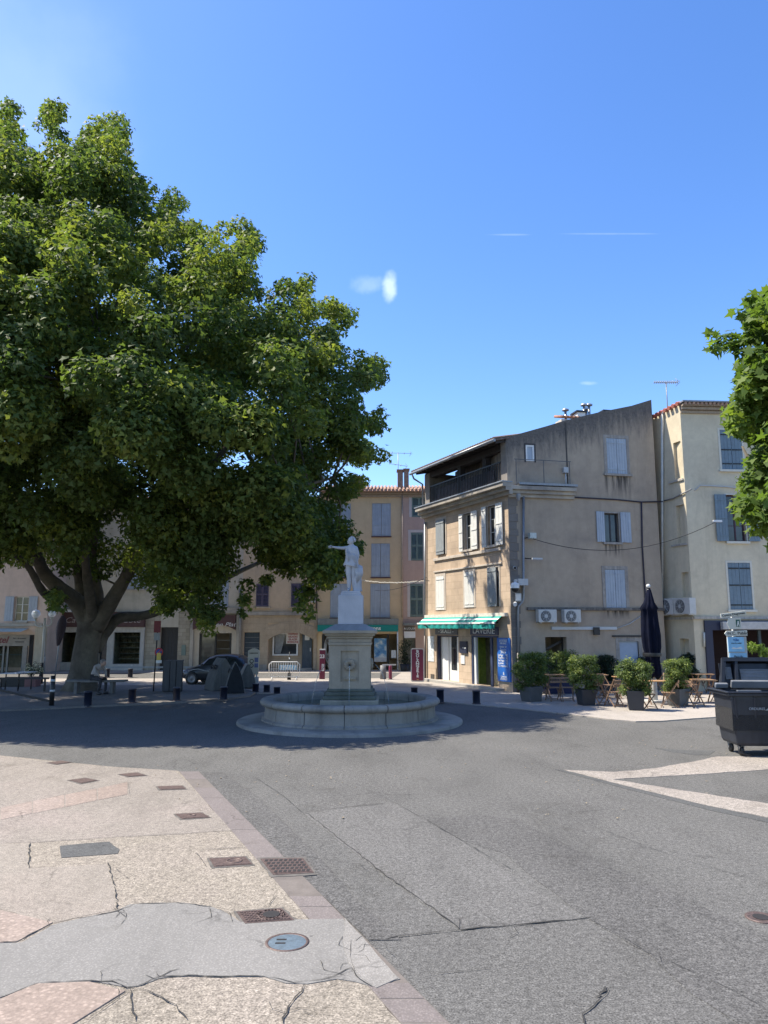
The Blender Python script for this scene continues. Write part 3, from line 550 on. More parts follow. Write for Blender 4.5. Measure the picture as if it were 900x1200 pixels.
# nodes in metres: x right, y towards back, z above the plinth; viewer at -y
N = [(0, 0, .78, (.14, .115)), (.0, 0, .92, (.11, .085)), (.0, 0, 1.08, (.125, .09)), (.0, 0, 1.2, (.12, .075)), (.0, 0, 1.28, .05), (-.01, -.015, 1.36, .055),
     (-.065, 0, .74, .1), (-.075, -.02, .46, .075), (-.06, .0, .40, .066), (-.06, .02, .2, .062), (-.055, .02, .05, .042), (-.09, -.09, .03, .03),
     (.065, 0, .74, .1), (.07, -.0, .46, .074), (.07, .02, .38, .065), (.075, .04, .2, .06), (.08, .05, .05, .035), (.09, -.06, .03, .03),
     (-.13, 0, 1.2, .052), (-.27, -.02, 1.19, .042), (-.38, -.03, 1.2, .036), (-.5, -.04, 1.22, .026), (-.545, -.045, 1.22, .026),
     (.13, 0, 1.19, .055), (.18, -.01, 1.0, .05), (.15, -.04, .84, .042), (.10, -.12, .76, .032)]
E_ = [(0, 1), (1, 2), (2, 3), (3, 4), (4, 5), (0, 6), (6, 7), (7, 8), (8, 9), (9, 10), (10, 11), (0, 12), (12, 13), (13, 14), (14, 15), (15, 16), (16, 17), (3, 18), (18, 19), (19, 20), (20, 21), (21, 22), (3, 23), (23, 24), (24, 25), (25, 26)]
N = [(n[0], n[1], n[2], tuple(q * 1.13 for q in n[3]) if isinstance(n[3], tuple) else n[3] * 1.13) for n in N]
skinned('body', N, E_, MARBLE, st, 2, 0, (0, 0, .9))
hd = MB(); hd.sphere((-.02, -.015, 1.39), .096, 16, 12, (.9, 1, 1.15)); hd.sphere((-.1, -.03, 1.375), .018, 8, 6); hd.sphere((-.08, -.03, 1.33), .03, 8, 6)
hd.build('head', MARBLE, st, (0, 0, .9))
hr = MB(); rg = random.Random(2)
for i in range(46):
    a = rg.uniform(0, 6.28); t = rg.uniform(-.35, 1.4); hr.sphere((.0 + .085 * cos(a) * cos(t) + .015, .0 + .085 * sin(a) * cos(t), 1.41 + .085 * sin(t)), rg.uniform(.022, .034), 7, 5)
hr.build('curled_hair', MARBLE, st, (0, 0, .9))
hand = MB()
for i, (dz, L) in enumerate([(.02, .085), (.007, .1), (-.006, .095), (-.02, .075)]): hand.tube([(-.55, -.045, 1.22 + dz), (-.55 - L * .6, -.05, 1.222 + dz * 1.4), (-.55 - L, -.05, 1.212 + dz * 1.5)], [.011, .009, .006], 6)
hand.tube([(-.53, -.06, 1.235), (-.565, -.075, 1.255), (-.59, -.075, 1.262)], [.012, .01, .007], 6)
hand.build('hand', MARBLE, st, (0, 0, .9)); hand = MB()
for i in range(4): hand.tube([(.1 + .02 * i - .03, -.13, .75), (.09 + .02 * i - .03, -.15, .71), (.1 + .02 * i - .03, -.14, .675)], [.011, .010, .007], 6)
hand.tube([(.06, -.12, .77), (.045, -.145, .74), (.05, -.15, .715)], [.012, .01, .008], 6)
hand.build('hand', MARBLE, st, (0, 0, .9))
# drapery: coat folds round the hips and a cloth falling over the stump
dr = MB()
prof = []
for j, (z, rx, ry) in enumerate([(.66, .19, .14), (.72, .185, .135), (.8, .165, .125), (.9, .145, .11), (1.0, .145, .105), (1.12, .158, .11), (1.2, .15, .095), (1.25, .09, .07)]):
    for i in range(28):
        a = 2 * pi * i / 28; f = 1.16 + .07 * sin(a * 7 + z * 6) * (1.4 - z); prof.append((rx * cos(a) * f + .005, ry * sin(a) * f, z + (.05 * cos(a * 1 + 2.6) if j < 2 else 0)))
dr.add(prof, [(j * 28 + i, j * 28 + (i + 1) % 28, (j + 1) * 28 + (i + 1) % 28, (j + 1) * 28 + i) for j in range(7) for i in range(28)], True)
for i in range(9): x = -.13 + .03 * i; dr.tube([(x, -.11 - .01 * (i % 2), 1.15 - .02 * i), (x + .03, -.125, .95), (x + .05, -.13, .72 - .01 * i)], [.01, .014, .009], 6)
dr.build('coat', MARBLE, st, (0, 0, .9))
sm_ = MB(); vs = []
for j, (z, r_) in enumerate([(0, .15), (.1, .135), (.3, .125), (.5, .115), (.66, .11), (.7, .09)]):
    for i in range(20): a = 2 * pi * i / 20; f = 1 + .12 * sin(a * 5 + z * 3); vs.append((.17 + r_ * cos(a) * f * .85, .05 + r_ * sin(a) * f, z))
sm_.add(vs, [(j * 20 + i, j * 20 + (i + 1) % 20, (j + 1) * 20 + (i + 1) % 20, (j + 1) * 20 + i) for j in range(5) for i in range(20)], True)
for i in range(7): sm_.tube([(.11 + .03 * i, -.05, .78 - .015 * i), (.13 + .03 * i, -.09, .5), (.16 + .025 * i, -.085, .22 + .03 * i)], [.018, .022, .01], 6)
sm_.build('draped_stump', MARBLE, st, (0, 0, .9))

# ================================================================== TREES
BARK = plaster('bark', (.13, .115, .09), (.07, .06, .05), var=.3, streak=.35)
LEAF = leafmat('plane_leaf', (.078, .115, .034), (.155, .18, .042), .4)  # yellow second colour paints sunlit clumps into the leaf tint
LEAF2 = leafmat('plane_leaf_bright', (.085, .135, .03), (.13, .18, .035), .38)
def in_poly(x, y, P):
    c = False; j = len(P) - 1
    for i in range(len(P)):
        if (P[i][1] > y) != (P[j][1] > y) and x < (P[j][0] - P[i][0]) * (y - P[i][1]) / (P[j][1] - P[i][1]) + P[i][0]: c = not c
        j = i
    return c
def edge_d(x, y, P):
    m_ = 1e9
    for i in range(len(P)):
        a = P[i - 1]; b = P[i]; dx, dy = b[0] - a[0], b[1] - a[1]; t = max(0, min(1, ((x - a[0]) * dx + (y - a[1]) * dy) / (dx * dx + dy * dy + 1e-9)))
        m_ = min(m_, math.hypot(x - a[0] - t * dx, y - a[1] - t * dy))
    return m_
# big plane tree left: crown outline measured in the photograph at the trunk's distance, filled in depth by a rounded volume
TY = G(98, 811)[1]
CR = [(-330, 420), (-300, 260), (-200, 170), (-100, 130), (-20, 148), (8, 138), (28, 155), (40, 172), (42, 130), (52, 124), (75, 130), (80, 150), (84, 172), (92, 165), (96, 144), (112, 150), (122, 158), (137, 148), (153, 176), (158, 200), (176, 208), (190, 212), (192, 236), (200, 246), (215, 236), (226, 240), (236, 262), (250, 268), (262, 254), (285, 270), (298, 262), (306, 288), (300, 318), (310, 336), (330, 338), (342, 326), (362, 340), (368, 352), (392, 358), (414, 354), (414, 376), (396, 392), (408, 408), (432, 408), (452, 430), (440, 452), (424, 462), (430, 480), (444, 488), (440, 505), (424, 512), (446, 528), (434, 548), (414, 540), (426, 556), (424, 576), (408, 590), (400, 602), (420, 616), (428, 640), (424, 660), (402, 664), (396, 688), (380, 694), (372, 690), (362, 712), (350, 716), (344, 688), (330, 676), (322, 690), (304, 672), (296, 690), (290, 716), (282, 726), (272, 704), (262, 700), (254, 735), (238, 742), (228, 722), (212, 720), (190, 712), (168, 700), (160, 690), (120, 682), (70, 674), (64, 712), (44, 706), (34, 676), (0, 672), (-100, 690), (-250, 640), (-320, 560)]
rg = random.Random(11); tree = empty('plane_tree', (G(98, 811)[0], TY, 0), label='huge old plane tree with dense dark green crown over the square', cat='tree')
tx = tree.location.x
clumps = []; mpp = TY / 880
def cadd(u, v, Y, r): x, y, z = at(u, v, Y); clumps.append((x - tx, y - TY, z, r))
tries = 0
while len(clumps) < 1380 and tries < 60000:
    tries += 1; u = rg.uniform(-330, 452); v = rg.uniform(116, 742)
    if not in_poly(u, v, CR): continue
    d = edge_d(u, v, CR) * mpp; r = rg.uniform(.55, 1.0)
    if d < r * .72:
        r = max(.3, d * 1.1)
        if d < .3: continue
    T = sqrt(max(.01, min(d, 9.5) * (19 - min(d, 9.5)))) * .98; k = rg.uniform(-1, 1); k = math.copysign(abs(k) ** .45, k) if rg.random() < .75 else k
    if T < 1: k *= .4
    dy = T * k
    if u > 260 and dy > .5: dy *= .4
    if v > 560:
        dy *= max(.45, 1 - (v - 560) / 300)
        if 35 < u < 190 and v > 635: 
            if dy < .5 and rg.random() < .8: continue
        if v > 650 and u < 330 and rg.random() < .35: continue
    Y = TY - 2.6 + dy * 1.06
    # keep the crown outline where it is seen: pull a near clump towards the view axis is not needed, its radius shrinks instead
    r = min(r, edge_d(u, v, CR) * Y / 880 * 1.0 + .12)
    cadd(u, v, Y, r)
for u0, v0, n_, du, dv, rr in [(60, 136, 9, 14, 16, .42), (112, 160, 6, 14, 15, .45), (137, 158, 8, 12, 16, .5), (10, 145, 8, 14, 14, .5), (205, 245, 8, 20, 15, .5), (290, 278, 8, 12, 20, .5), (350, 338, 8, 14, 12, .45), (398, 368, 9, 16, 10, .5), (436, 432, 9, 14, 16, .5), (434, 496, 8, 10, 12, .4), (432, 536, 8, 12, 10, .4), (414, 568, 6, 10, 12, .4), (415, 640, 8, 9, 18, .4), (385, 680, 6, 8, 9, .35), (363, 694, 7, 5, 16, .26), (352, 706, 5, 4, 12, .22), (312, 680, 5, 6, 8, .26), (286, 700, 6, 5, 16, .25), (284, 722, 4, 2, 8, .15), (250, 722, 8, 9, 14, .33), (233, 716, 6, 9, 10, .35), (64, 702, 8, 8, 8, .3), (66, 715, 4, 6, 5, .2), (195, 706, 8, 20, 8, .35)]:
    for i in range(n_): cadd(rg.gauss(u0, du * .55), rg.gauss(v0, dv * .55), TY - rg.uniform(1, 5) if v0 > 600 else TY + rg.uniform(-3, 3), rr * rg.uniform(.7, 1.2))
leaf_mesh('crown', LEAF, clumps, 330, .152, 3, tree, up=.55, kind='stuff')
lo = lambda u, v, dY=0: (lambda p: Vector((p[0] - tx, p[1] - TY, p[2])))(at(u, v, TY + dY))
def limb(pts, rad, name='limb', wob=.12):
    rg2 = random.Random(len(pts) * 7 + int(rad[0] * 100)); P = [lo(*p) for p in pts]; pp = []; rr = []
    for i in range(len(P) - 1):
        a = P[max(i - 1, 0)]; b = P[i]; c = P[i + 1]; d = P[min(i + 2, len(P) - 1)]
        for t in (0, .25, .5, .75):
            pp.append(.5 * ((2 * b) + (c - a) * t + (2 * a - 5 * b + 4 * c - d) * t * t + (3 * b - a - 3 * c + d) * t ** 3)); rr.append((rad[i] * (1 - t) + rad[i + 1] * t) * rg2.uniform(.93, 1.08))
    pp.append(P[-1]); rr.append(rad[-1])
    mb = MB(); mb.tube(pp, [q * .76 for q in rr], 14)
    return mb.build(name, BARK, tree), pp
tr = MB(); prof = [(812.5, .80, 96), (808, .66, 96.5), (800, .58, 97), (785, .50, 99), (765, .46, 101), (745, .45, 104), (728, .5, 107), (716, .62, 109), (706, .5, 110)]
ring = []; n_ = 22
for v, r_, u in prof:
    p = lo(u, v) if v < 812 else Vector((0, 0, .0)); 
    for i in range(n_):
        a = 2 * pi * i / n_; f = 1 + .07 * sin(3 * a + v * .02) + .05 * sin(7 * a + v * .05) + (.12 * max(0, sin(4 * a)) if v > 804 else 0); ring.append((p.x + r_ * f * cos(a), p.y + r_ * f * sin(a), p.z))
tr.add(ring, [(j * n_ + i, j * n_ + (i + 1) % n_, (j + 1) * n_ + (i + 1) % n_, (j + 1) * n_ + i) for j in range(len(prof) - 1) for i in range(n_)], True)
tr.build('trunk', BARK, tree)
ends = []
for pts, rad in [([(104, 735, 0), (90, 706, -.5), (70, 690, -1), (52, 672, -1.4), (38, 640, -2), (10, 590, -3), (-40, 520, -4)], [.5, .43, .36, .32, .24, .18, .1]),
                 ([(108, 728, .2), (96, 690, .3), (90, 650, .5), (84, 600, .8), (80, 500, 1), (60, 380, 1), (60, 260, 0)], [.46, .34, .26, .23, .2, .14, .07]),
                 ([(112, 728, .3), (114, 695, .4), (108, 650, .3), (118, 590, -.5), (140, 480, -1), (150, 340, -1), (140, 220, -1)], [.46, .3, .24, .22, .18, .13, .06]),
                 ([(112, 735, 0), (132, 702, -.6), (150, 672, -1), (168, 636, -1.6), (205, 590, -2), (270, 520, -2), (350, 450, -1)], [.48, .36, .31, .26, .2, .15, .08]),
                 ([(110, 762, .5), (124, 738, .8), (140, 724, 1), (170, 721, 1.5), (215, 705, 2), (280, 670, 3), (350, 640, 4)], [.42, .36, .3, .24, .19, .14, .07]),
                 ([(70, 690, -1), (58, 698, -2), (48, 690, -3), (30, 660, -4), (0, 640, -5)], [.3, .22, .18, .14, .08]),
                 ([(168, 636, -1.6), (185, 638, -2.5), (240, 610, -4), (320, 580, -5), (390, 560, -4)], [.22, .18, .14, .1, .05]),
                 ([(110, 725, -.2), (104, 690, -1.5), (100, 640, -3), (110, 560, -5), (130, 470, -7)], [.36, .22, .18, .14, .07]),
                 ([(205, 590, -2), (220, 500, 0), (240, 430, 2), (250, 370, 2)], [.18, .14, .09, .03]), ([(10, 590, -3), (-20, 450, 0), (0, 330, 2), (10, 220, 2)], [.17, .14, .1, .05])]:
    _, pp = limb(pts, rad); ends += pp[6:]
tw = MB(); rg = random.Random(8)
for c in rg.sample([c for c in clumps if c[3] > .5], 350):
    c3 = Vector(c[:3]); e = min(ends, key=lambda p: (p - c3).length)
    mid = (e + c3) / 2 + Vector((rg.uniform(-.4, .4), rg.uniform(-.4, .4), rg.uniform(-.1, .5)))
    tw.tube([e, mid, c3], [.05, .035, .012], 5, False)
tw.build('twigs', BARK, tree, kind='stuff')
# right-hand tree, only its crown edge in view
T2 = (G(1075, 935)[0], 14.2); t2 = empty('street_tree', (*T2, 0), label='bright green plane tree reaching in from the right edge above the bin', cat='tree')
CR2 = [(826, 392), (832, 384), (846, 392), (856, 388), (866, 396), (872, 382), (858, 368), (872, 352), (876, 336), (886, 340), (895, 334), (940, 300), (1020, 270), (1120, 290), (1200, 370), (1230, 480), (1200, 590), (1120, 650), (1000, 660), (930, 650), (900, 638), (880, 624), (858, 612), (850, 594), (864, 576), (868, 556), (856, 546), (866, 536), (880, 532), (882, 520), (862, 514), (842, 500), (836, 484), (850, 474), (862, 464), (854, 450), (862, 436), (856, 424), (838, 428), (834, 410)]
cl2 = []; rg = random.Random(5); tries = 0
while len(cl2) < 620 and tries < 20000:
    tries += 1; u = rg.uniform(825, 1230); v = rg.uniform(270, 660)
    if not in_poly(u, v, CR2): continue
    d = edge_d(u, v, CR2) * T2[1] / 880; r = rg.uniform(.22, .4)
    if d < .06: continue
    if d < r * .8: r = max(.13, d)
    T = sqrt(min(d, 3) * (6 - min(d, 3))) * .9; x, y, z = at(u, v, T2[1] + T * rg.uniform(-1, 1)); cl2.append((x - T2[0], y - T2[1], z, r))
leaf_mesh('crown', LEAF2, cl2, 70, .17, 9, t2, up=.7, shape='star', kind='stuff')
tk = MB(); tk.tube([(0, 0, 0), (.05, 0, 1.2), (0, .05, 2.6), (-.1, 0, 3.6)], [.26, .2, .18, .17], 14)
tk.tube([(-.1, 0, 3.5), (-.5, -.2, 4.8), (-.9, -.1, 6.0)], [.12, .07, .02], 10); tk.tube([(-.1, 0, 3.5), (.2, .3, 5), (.1, .2, 7), (-.3, 0, 8.6)], [.15, .12, .08, .02], 10); tk.tube([(-.1, 0, 3.5), (.9, .2, 4.8), (1.9, .1, 6)], [.12, .08, .02], 10)
tk.build('trunk', BARK, t2)

# ================================================================== BUILDINGS
class Fac:
    """a facade plane: x along the wall to the viewer's right, y into the building, z up"""
    def __init__(s, root, p, th): s.root = root; s.p = p; s.th = th; s.o = root.location
    def px(s, u, v):
        d = ray(u, v); c, n = cos(s.th), sin(s.th); den = d.x * n - d.y * c
        t = (s.p[0] * n - s.p[1] * c) / den
        x, y = d.x * t, d.y * t
        return ((x - s.p[0]) * c + (y - s.p[1]) * n, CAM_H + d.z * t)
    def rect(s, u0, v0, u1, v1):
        a = s.px(u0, (v0 + v0) / 2); b = s.px(u1, v1); c = s.px(u0, v1); d = s.px(u1, v0)
        return (a[0] + c[0]) / 2, (b[1] + c[1]) / 2, (b[0] + d[0]) / 2, (a[1] + d[1]) / 2
    def part(s, name, mb, m, parent=None, **k):
        if parent: return mb.build(name, m, parent, **k)
        return mb.build(name, m, s.root, loc=(s.p[0] - s.o.x, s.p[1] - s.o.y, 0), rz=s.th, **k)
    def world(s, x, y, z=0): return (s.p[0] + x * cos(s.th) - y * sin(s.th), s.p[1] + x * sin(s.th) + y * cos(s.th), z)

def wall(s0, s1, tops, holes, depth=8, z0=0, sides=True):
    """tops: [(s, z)...] roof line from s0 to s1; holes: (s0, z0, s1, z1, niche depth)"""
    mb = MB(); zt = min(z for _, z in tops)
    xs = sorted({s0, s1, *[h[0] for h in holes], *[h[2] for h in holes]}); zs = sorted({z0, zt, *[h[1] for h in holes], *[h[3] for h in holes]})
    def top(s):
        for (a, za), (b, zb) in zip(tops, tops[1:]):
            if a - 1e-6 <= s <= b + 1e-6: return za + (zb - za) * (s - a) / max(b - a, 1e-9)
        return tops[-1][1]
    xs = sorted({*xs, *[s for s, _ in tops if s0 <= s <= s1]})
    for a, b in zip(xs, xs[1:]):
        if b - a < 1e-6: continue
        ra, rb = top(a), top(b); lim = min(ra, rb); zz_ = [z for z in zs if z <= lim + 1e-6]
        for c, d in zip(zz_, zz_[1:]):
            mx, mz = (a + b) / 2, (c + d) / 2
            if any(h[0] < mx < h[2] and h[1] < mz < h[3] for h in holes): continue
            mb.add([(a, 0, c), (b, 0, c), (b, 0, d), (a, 0, d)], [(0, 1, 2, 3)])
        c = zz_[-1]
        if max(ra, rb) > c + 1e-5:
            P = [(a, 0, c), (b, 0, c)] + ([(b, 0, rb)] if rb > c + 1e-6 else []) + ([(a, 0, ra)] if ra > c + 1e-6 else [])
            mb.add(P, [tuple(range(len(P)))])
    for a, c, b, d, e in holes:
        mb.add([(a, 0, c), (b, 0, c), (b, 0, d), (a, 0, d), (a, e, c), (b, e, c), (b, e, d), (a, e, d)], [(0, 4, 5, 1), (1, 5, 6, 2), (2, 6, 7, 3), (3, 7, 4, 0), (4, 7, 6, 5)])
    if sides:
        n = len(tops); f = [(s, 0, z) for s, z in tops]; k = [(s, depth, z) for s, z in tops]
        mb.add(f + k, [(i, i + 1, n + i + 1, n + i) for i in range(n - 1)])
        mb.add([(s0, 0, z0), (s0, depth, z0), (s0, depth, tops[0][1]), (s0, 0, tops[0][1])], [(0, 3, 2, 1)])
        mb.add([(s1, 0, z0), (s1, depth, z0), (s1, depth, tops[-1][1]), (s1, 0, tops[-1][1])], [(0, 1, 2, 3)])
        mb.add([(s0, depth, z0), (s1, depth, z0)] + [(s, depth, z) for s, z in reversed(tops)], [tuple(reversed(range(2 + n)))])
    return mb
def frame_mb(r, w, y0, y1, arch=False):
    a, c, b, d = r; mb = MB(); mb.box(a - w, y0, c, a, y1, d); mb.box(b, y0, c, b + w, y1, d); mb.box(a - w, y0, d, b + w, y1, d + w); return mb
def shutter_mb(a, c, b, d, y=-.04, n=4, battens=(.12, .88), th=.035, louvre=False):
    mb = MB(); w = (b - a) / n
    if louvre:
        st = min(.07, (b - a) * .14)
        mb.box(a, y, c, a + st, y + th, d); mb.box(b - st, y, c, b, y + th, d)
        for f in (0, .5, .93): mb.box(a + st, y, c + (d - c) * f, b - st, y + th, c + (d - c) * f + (d - c) * .07)
        k = int((d - c) / .075)
        for i in range(k):
            z = c + (d - c) * (i + .5) / k; mb.add([(a + st, y + .004, z - .03), (b - st, y + .004, z - .03), (b - st, y + th - .004, z + .022), (a + st, y + th - .004, z + .022)], [(0, 1, 2, 3)])
        return mb
    for i in range(n): mb.box(a + w * i + .004, y, c, a + w * (i + 1) - .004, y + th, d)
    mb.box(a + .01, y + .012, c + .01, b - .01, y + th + .004, d - .01)
    return mb
def battens_mb(a, c, b, d, y=-.04, fr=(.12, .88), h=.05, inset=.02):
    mb = MB()
    for f in fr: z = c + (d - c) * f; mb.box(a + inset, y - .018, z - h / 2, b - inset, y, z + h / 2)
    return mb
def window(F, r, kind, sh, fr_m=None, fw=.0, n=4, battens=(.1, .9), pairs=2, louvre=False, wood=None, bat_m=None, sill=True, y=.0, ajar=0, lab=None):
    """closed: shutters shut in the opening; open: panes with shutters folded back on the wall; glass: panes only"""
    a, c, b, d = r
    if kind == 'closed':
        w = F.part('window', MB().box(a, .1, c, b, .13, d), M('shade_board', (.05, .05, .05), .9))
        m_ = (a + b) / 2
        for k in range(pairs):
            x0 = a + (b - a) * k / pairs + .006; x1 = a + (b - a) * (k + 1) / pairs - .006
            s_ = F.part('shutter', shutter_mb(x0, c + .01, x1, d - .01, y - .012, n, louvre=louvre), sh, w)
            if not louvre: F.part('batten', battens_mb(x0, c, x1, d, y - .012, battens), bat_m or sh, w)
    else:
        w = F.part('window', (lambda m: [m.box(a, .12, c, a + .05, .17, d), m.box(b - .05, .12, c, b, .17, d), m.box(a + .05, .12, d - .05, b - .05, .17, d), m.box(a + .05, .12, c, b - .05, .17, c + .05), m.box((a + b) / 2 - .03, .12, c + .05, (a + b) / 2 + .03, .17, d - .05)] and m)(MB()), wood or MATS['white_wood'])
        if kind != 'bare':
            mb = MB()
            for f in (.34, .67): mb.box(a + .05, .13, c + (d - c) * f - .014, b - .05, .16, c + (d - c) * f + .014)
            F.part('glazing_bar', mb, wood or MATS['white_wood'], w)
        F.part('pane', MB().box(a + .05, .14, c + .05, b - .05, .147, d - .05), MATS['glass'], w)
    if fw: F.part('window_surround', frame_mb(r, fw, -.02, .1), fr_m)
    if sill: F.part('sill', MB().box(a - fw - .05, -.09, c - .09, b + fw + .05, .1, c), fr_m or MATS['sill_stone'])
    return w
M('white_wood', (.62, .62, .58), .6, .06); glass('glass'); glass('glass_lit', (.10, .10, .08)); M('sill_stone', (.42, .39, .34), .9, .12, streak=.3)
PALEBLUE = M('shutter_pale_blue', (.37, .42, .47), .7, .08, 4, streak=.18); WHITESH = M('shutter_white', (.66, .65, .60), .7, .05, streak=.1); GREYSH = M('shutter_grey', (.27, .29, .29), .7, .08, streak=.2); GREENSH = M('shutter_green', (.17, .23, .2), .7, .08, streak=.15)
BLUESH = M('shutter_slate_blue', (.16, .22, .26), .7, .1, streak=.15); MAUVE = M('shutter_mauve', (.11, .09, .13), .7, .1, streak=.15); NAVY = M('navy_paint', (.012, .016, .045), .45, .1); DARK = M('dark_interior', (.018, .017, .018), .9, .3, 3)
ZINC = M('zinc', (.28, .29, .3), .45, .1, 5, .3, streak=.2); DPIPE = M('brown_pipe', (.075, .06, .055), .5, .1); WHITEP = M('white_paint', (.7, .7, .68), .5, .05); BLACKP = M('black_paint', (.012, .012, .013), .5, .1); GREYP = M('grey_plastic', (.45, .46, .46), .5, .06)
TILE = M('terracotta', (.36, .17, .1), .9, .35, 9, streak=.3); TILEP = M('terracotta_pale', (.42, .27, .2), .9, .35, 9, streak=.3); TILED = M('terracotta_dark', (.15, .11, .09), .9, .35, 9)
BRICKR = M('brick_chimney', (.25, .17, .13), .9, .25, 8)
def pipe(F, pts, r, m, name='downpipe', n=8, parent=None):
    mb = MB(); mb.tube([(F.px(u, v)[0], -r - .03 if y is None else y, F.px(u, v)[1]) for u, v, *yy in pts for y in [yy[0] if yy else None]], r, n)
    return F.part(name, mb, m, parent)
def tile_row(mb, x0, x1, y0, z0, y1, z1, w=.2, r=.075):
    n = int((x1 - x0) / w)
    for i in range(n):
        x = x0 + (i + .5) * (x1 - x0) / n; mb.tube([(x, y0, z0), (x, y1, z1)], [r, r * .9], 6, True)

# ---------------------------------------------------------------- corner building with the laundry
C0 = G(601, 812); A0 = G(499, 798)
thA = atan2(C0[1] - A0[1], C0[0] - A0[0]); LA = math.hypot(C0[0] - A0[0], C0[1] - A0[1])
B1 = at(783, 812, C0[1] + 1.35); thB = atan2(B1[1] - C0[1], B1[0] - C0[0]); LB = math.hypot(B1[0] - C0[0], B1[1] - C0[1])
cb = empty('laundry_building', (*C0, 0), label='three storey corner building with roof loggia, a laundry below and grey shuttered side wall', cat='building')
FA = Fac(cb, A0, thA); FB = Fac(cb, C0, thB)
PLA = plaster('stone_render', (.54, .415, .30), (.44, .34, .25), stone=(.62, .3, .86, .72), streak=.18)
zcb = FB.px(604, 581)[1]; zct = FB.px(604, 568)[1]      # cornice under and top
zeave = FB.px(601, 513)[1]
hA = []
def RA(*q): return FA.rect(*q)
w2 = [RA(512.4, 609, 521.8, 650), RA(544, 601.5, 553.6, 644), RA(571.6, 592.5, 582.5, 639)]
w1 = [RA(511.7, 674.8, 521, 715), RA(544.8, 669.8, 555.6, 712), RA(574, 664.8, 584.6, 711)]
d1 = RA(511.5, 744.7, 537.5, 799.2); d2 = RA(552.5, 744.7, 585, 805.2); zf = .14
hA += [(*w2[0], .12), (*w2[1], .22), (*w2[2], .22)] + [(*w, .12) for w in w1]
hA += [(d1[0], zf, d1[2], d1[3], .5), (d2[0], zf, d2[2], d2[3], 3.0)]
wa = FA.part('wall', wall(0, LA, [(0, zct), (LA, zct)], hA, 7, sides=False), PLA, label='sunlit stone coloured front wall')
topB = [(0, zeave)] + [(FB.px(u, v)[0], FB.px(u, v)[1]) for u, v in ((640, 499.5), (663, 492.5), (700, 483.5), (740, 475.5), (772, 469))]
topB[-1] = (LB, topB[-1][1])
wb1 = FB.rect(711, 513.8, 734.3, 555.4); wb2 = FB.rect(708.5, 601.5, 725, 635.5); wb3 = FB.rect(709.5, 667.5, 733, 712.5); wbs = FB.rect(616, 521.5, 626, 540); wd = FB.rect(727, 751.5, 749.5, 811); wk = FB.rect(639.5, 746.5, 664.5, 788)
wd = (wd[0], 0, wd[2], wd[3])
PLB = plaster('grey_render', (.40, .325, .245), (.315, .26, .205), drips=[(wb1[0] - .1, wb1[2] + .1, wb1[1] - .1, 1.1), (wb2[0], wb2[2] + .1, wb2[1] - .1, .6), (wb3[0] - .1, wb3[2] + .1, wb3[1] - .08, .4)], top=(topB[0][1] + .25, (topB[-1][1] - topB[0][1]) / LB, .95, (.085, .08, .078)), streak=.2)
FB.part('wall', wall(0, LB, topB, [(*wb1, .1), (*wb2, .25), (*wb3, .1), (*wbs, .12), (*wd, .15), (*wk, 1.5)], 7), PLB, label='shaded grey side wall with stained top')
# loggia on the roof terrace, open to the front wall's side
zl0 = zct + .02; zl1 = FA.px(598, 520)[1]
lg = MB(); dep = 2.2
lg.add([(0, dep, zl0), (LA, dep, zl0), (LA, dep, zl1 + .6), (0, dep, zl1 + .6)], [(0, 1, 2, 3)]); lg.add([(0, 0, zl0), (LA, 0, zl0), (LA, dep, zl0), (0, dep, zl0)], [(0, 1, 2, 3)])
lg.box(.02, .02, zl0, .5, dep, zl1 + .1); lg.box(LA - .42, .0, zl0, LA - .004, .5, zl1 + .25)
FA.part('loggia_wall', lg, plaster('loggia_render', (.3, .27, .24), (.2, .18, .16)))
for u in (535.6, 565.2):
    x = FA.px(u, 560)[0]; FA.part('post', MB().box(x - .13, .1, zl0, x + .13, .36, zl1 + .1), M('dark_timber', (.03, .025, .025), .8, .2))
FA.part('beam', MB().box(.0, .06, zl1 - .12, LA - .43, .4, zl1 + .16), MATS['dark_timber'])
rl = MB(); zr = zl0 + 1.0
n = 46
for i in range(n): x = .5 + (LA - 1.0) * i / (n - 1); rl.box(x - .012, .06, zl0 + .08, x + .012, .084, zr)
FA.part('baluster', rl, BLACKP, kind='stuff')
FA.part('handrail', MB().box(.45, .05, zr, LA - .35, .1, zr + .045).box(.45, .055, zl0 + .06, LA - .35, .09, zl0 + .1), BLACKP)
FA.part('reed_screen', MB().box(1.0, .13, zl0 + .05, LA - 1.1, .15, zl0 + .82), M('reed_screen', (.06, .05, .055), .9, .5, 14, bmp=.8))
# loggia roof: rafters, tiles, gutter
rz0 = zl1 + .14; ro = MB(); ro.add([(-.25, -.55, rz0), (LA + .05, -.55, rz0), (LA + .05, dep + 3, rz0 + 1.25), (-.25, dep + 3, rz0 + 1.25), (-.25, -.55, rz0 + .07), (LA + .05, -.55, rz0 + .07), (LA + .05, dep + 3, rz0 + 1.32), (-.25, dep + 3, rz0 + 1.32)], [(0, 3, 2, 1), (4, 5, 6, 7), (0, 1, 5, 4), (1, 2, 6, 5), (2, 3, 7, 6), (3, 0, 4, 7)])
roof = FA.part('roof', ro, TILED)
tm = MB(); tile_row(tm, -.25, LA + .05, -.6, rz0 + .09, dep + 3, rz0 + 1.36, .19, .07); FA.part('roof_tiles', tm, TILED, roof, kind='stuff')
rf = MB()
for i in range(14): x = .1 + (LA - .2) * i / 13; rf.bar((x, -.48, rz0 - .05), (x, 1.6, rz0 + .42), .07, .09)
FA.part('rafters', rf, MATS['dark_timber'], roof, kind='stuff')
FA.part('gutter', MB().tube([(-.3, -.62, rz0 + .0), (LA + .08, -.62, rz0 + .0)], .065, 8), ZINC, roof)
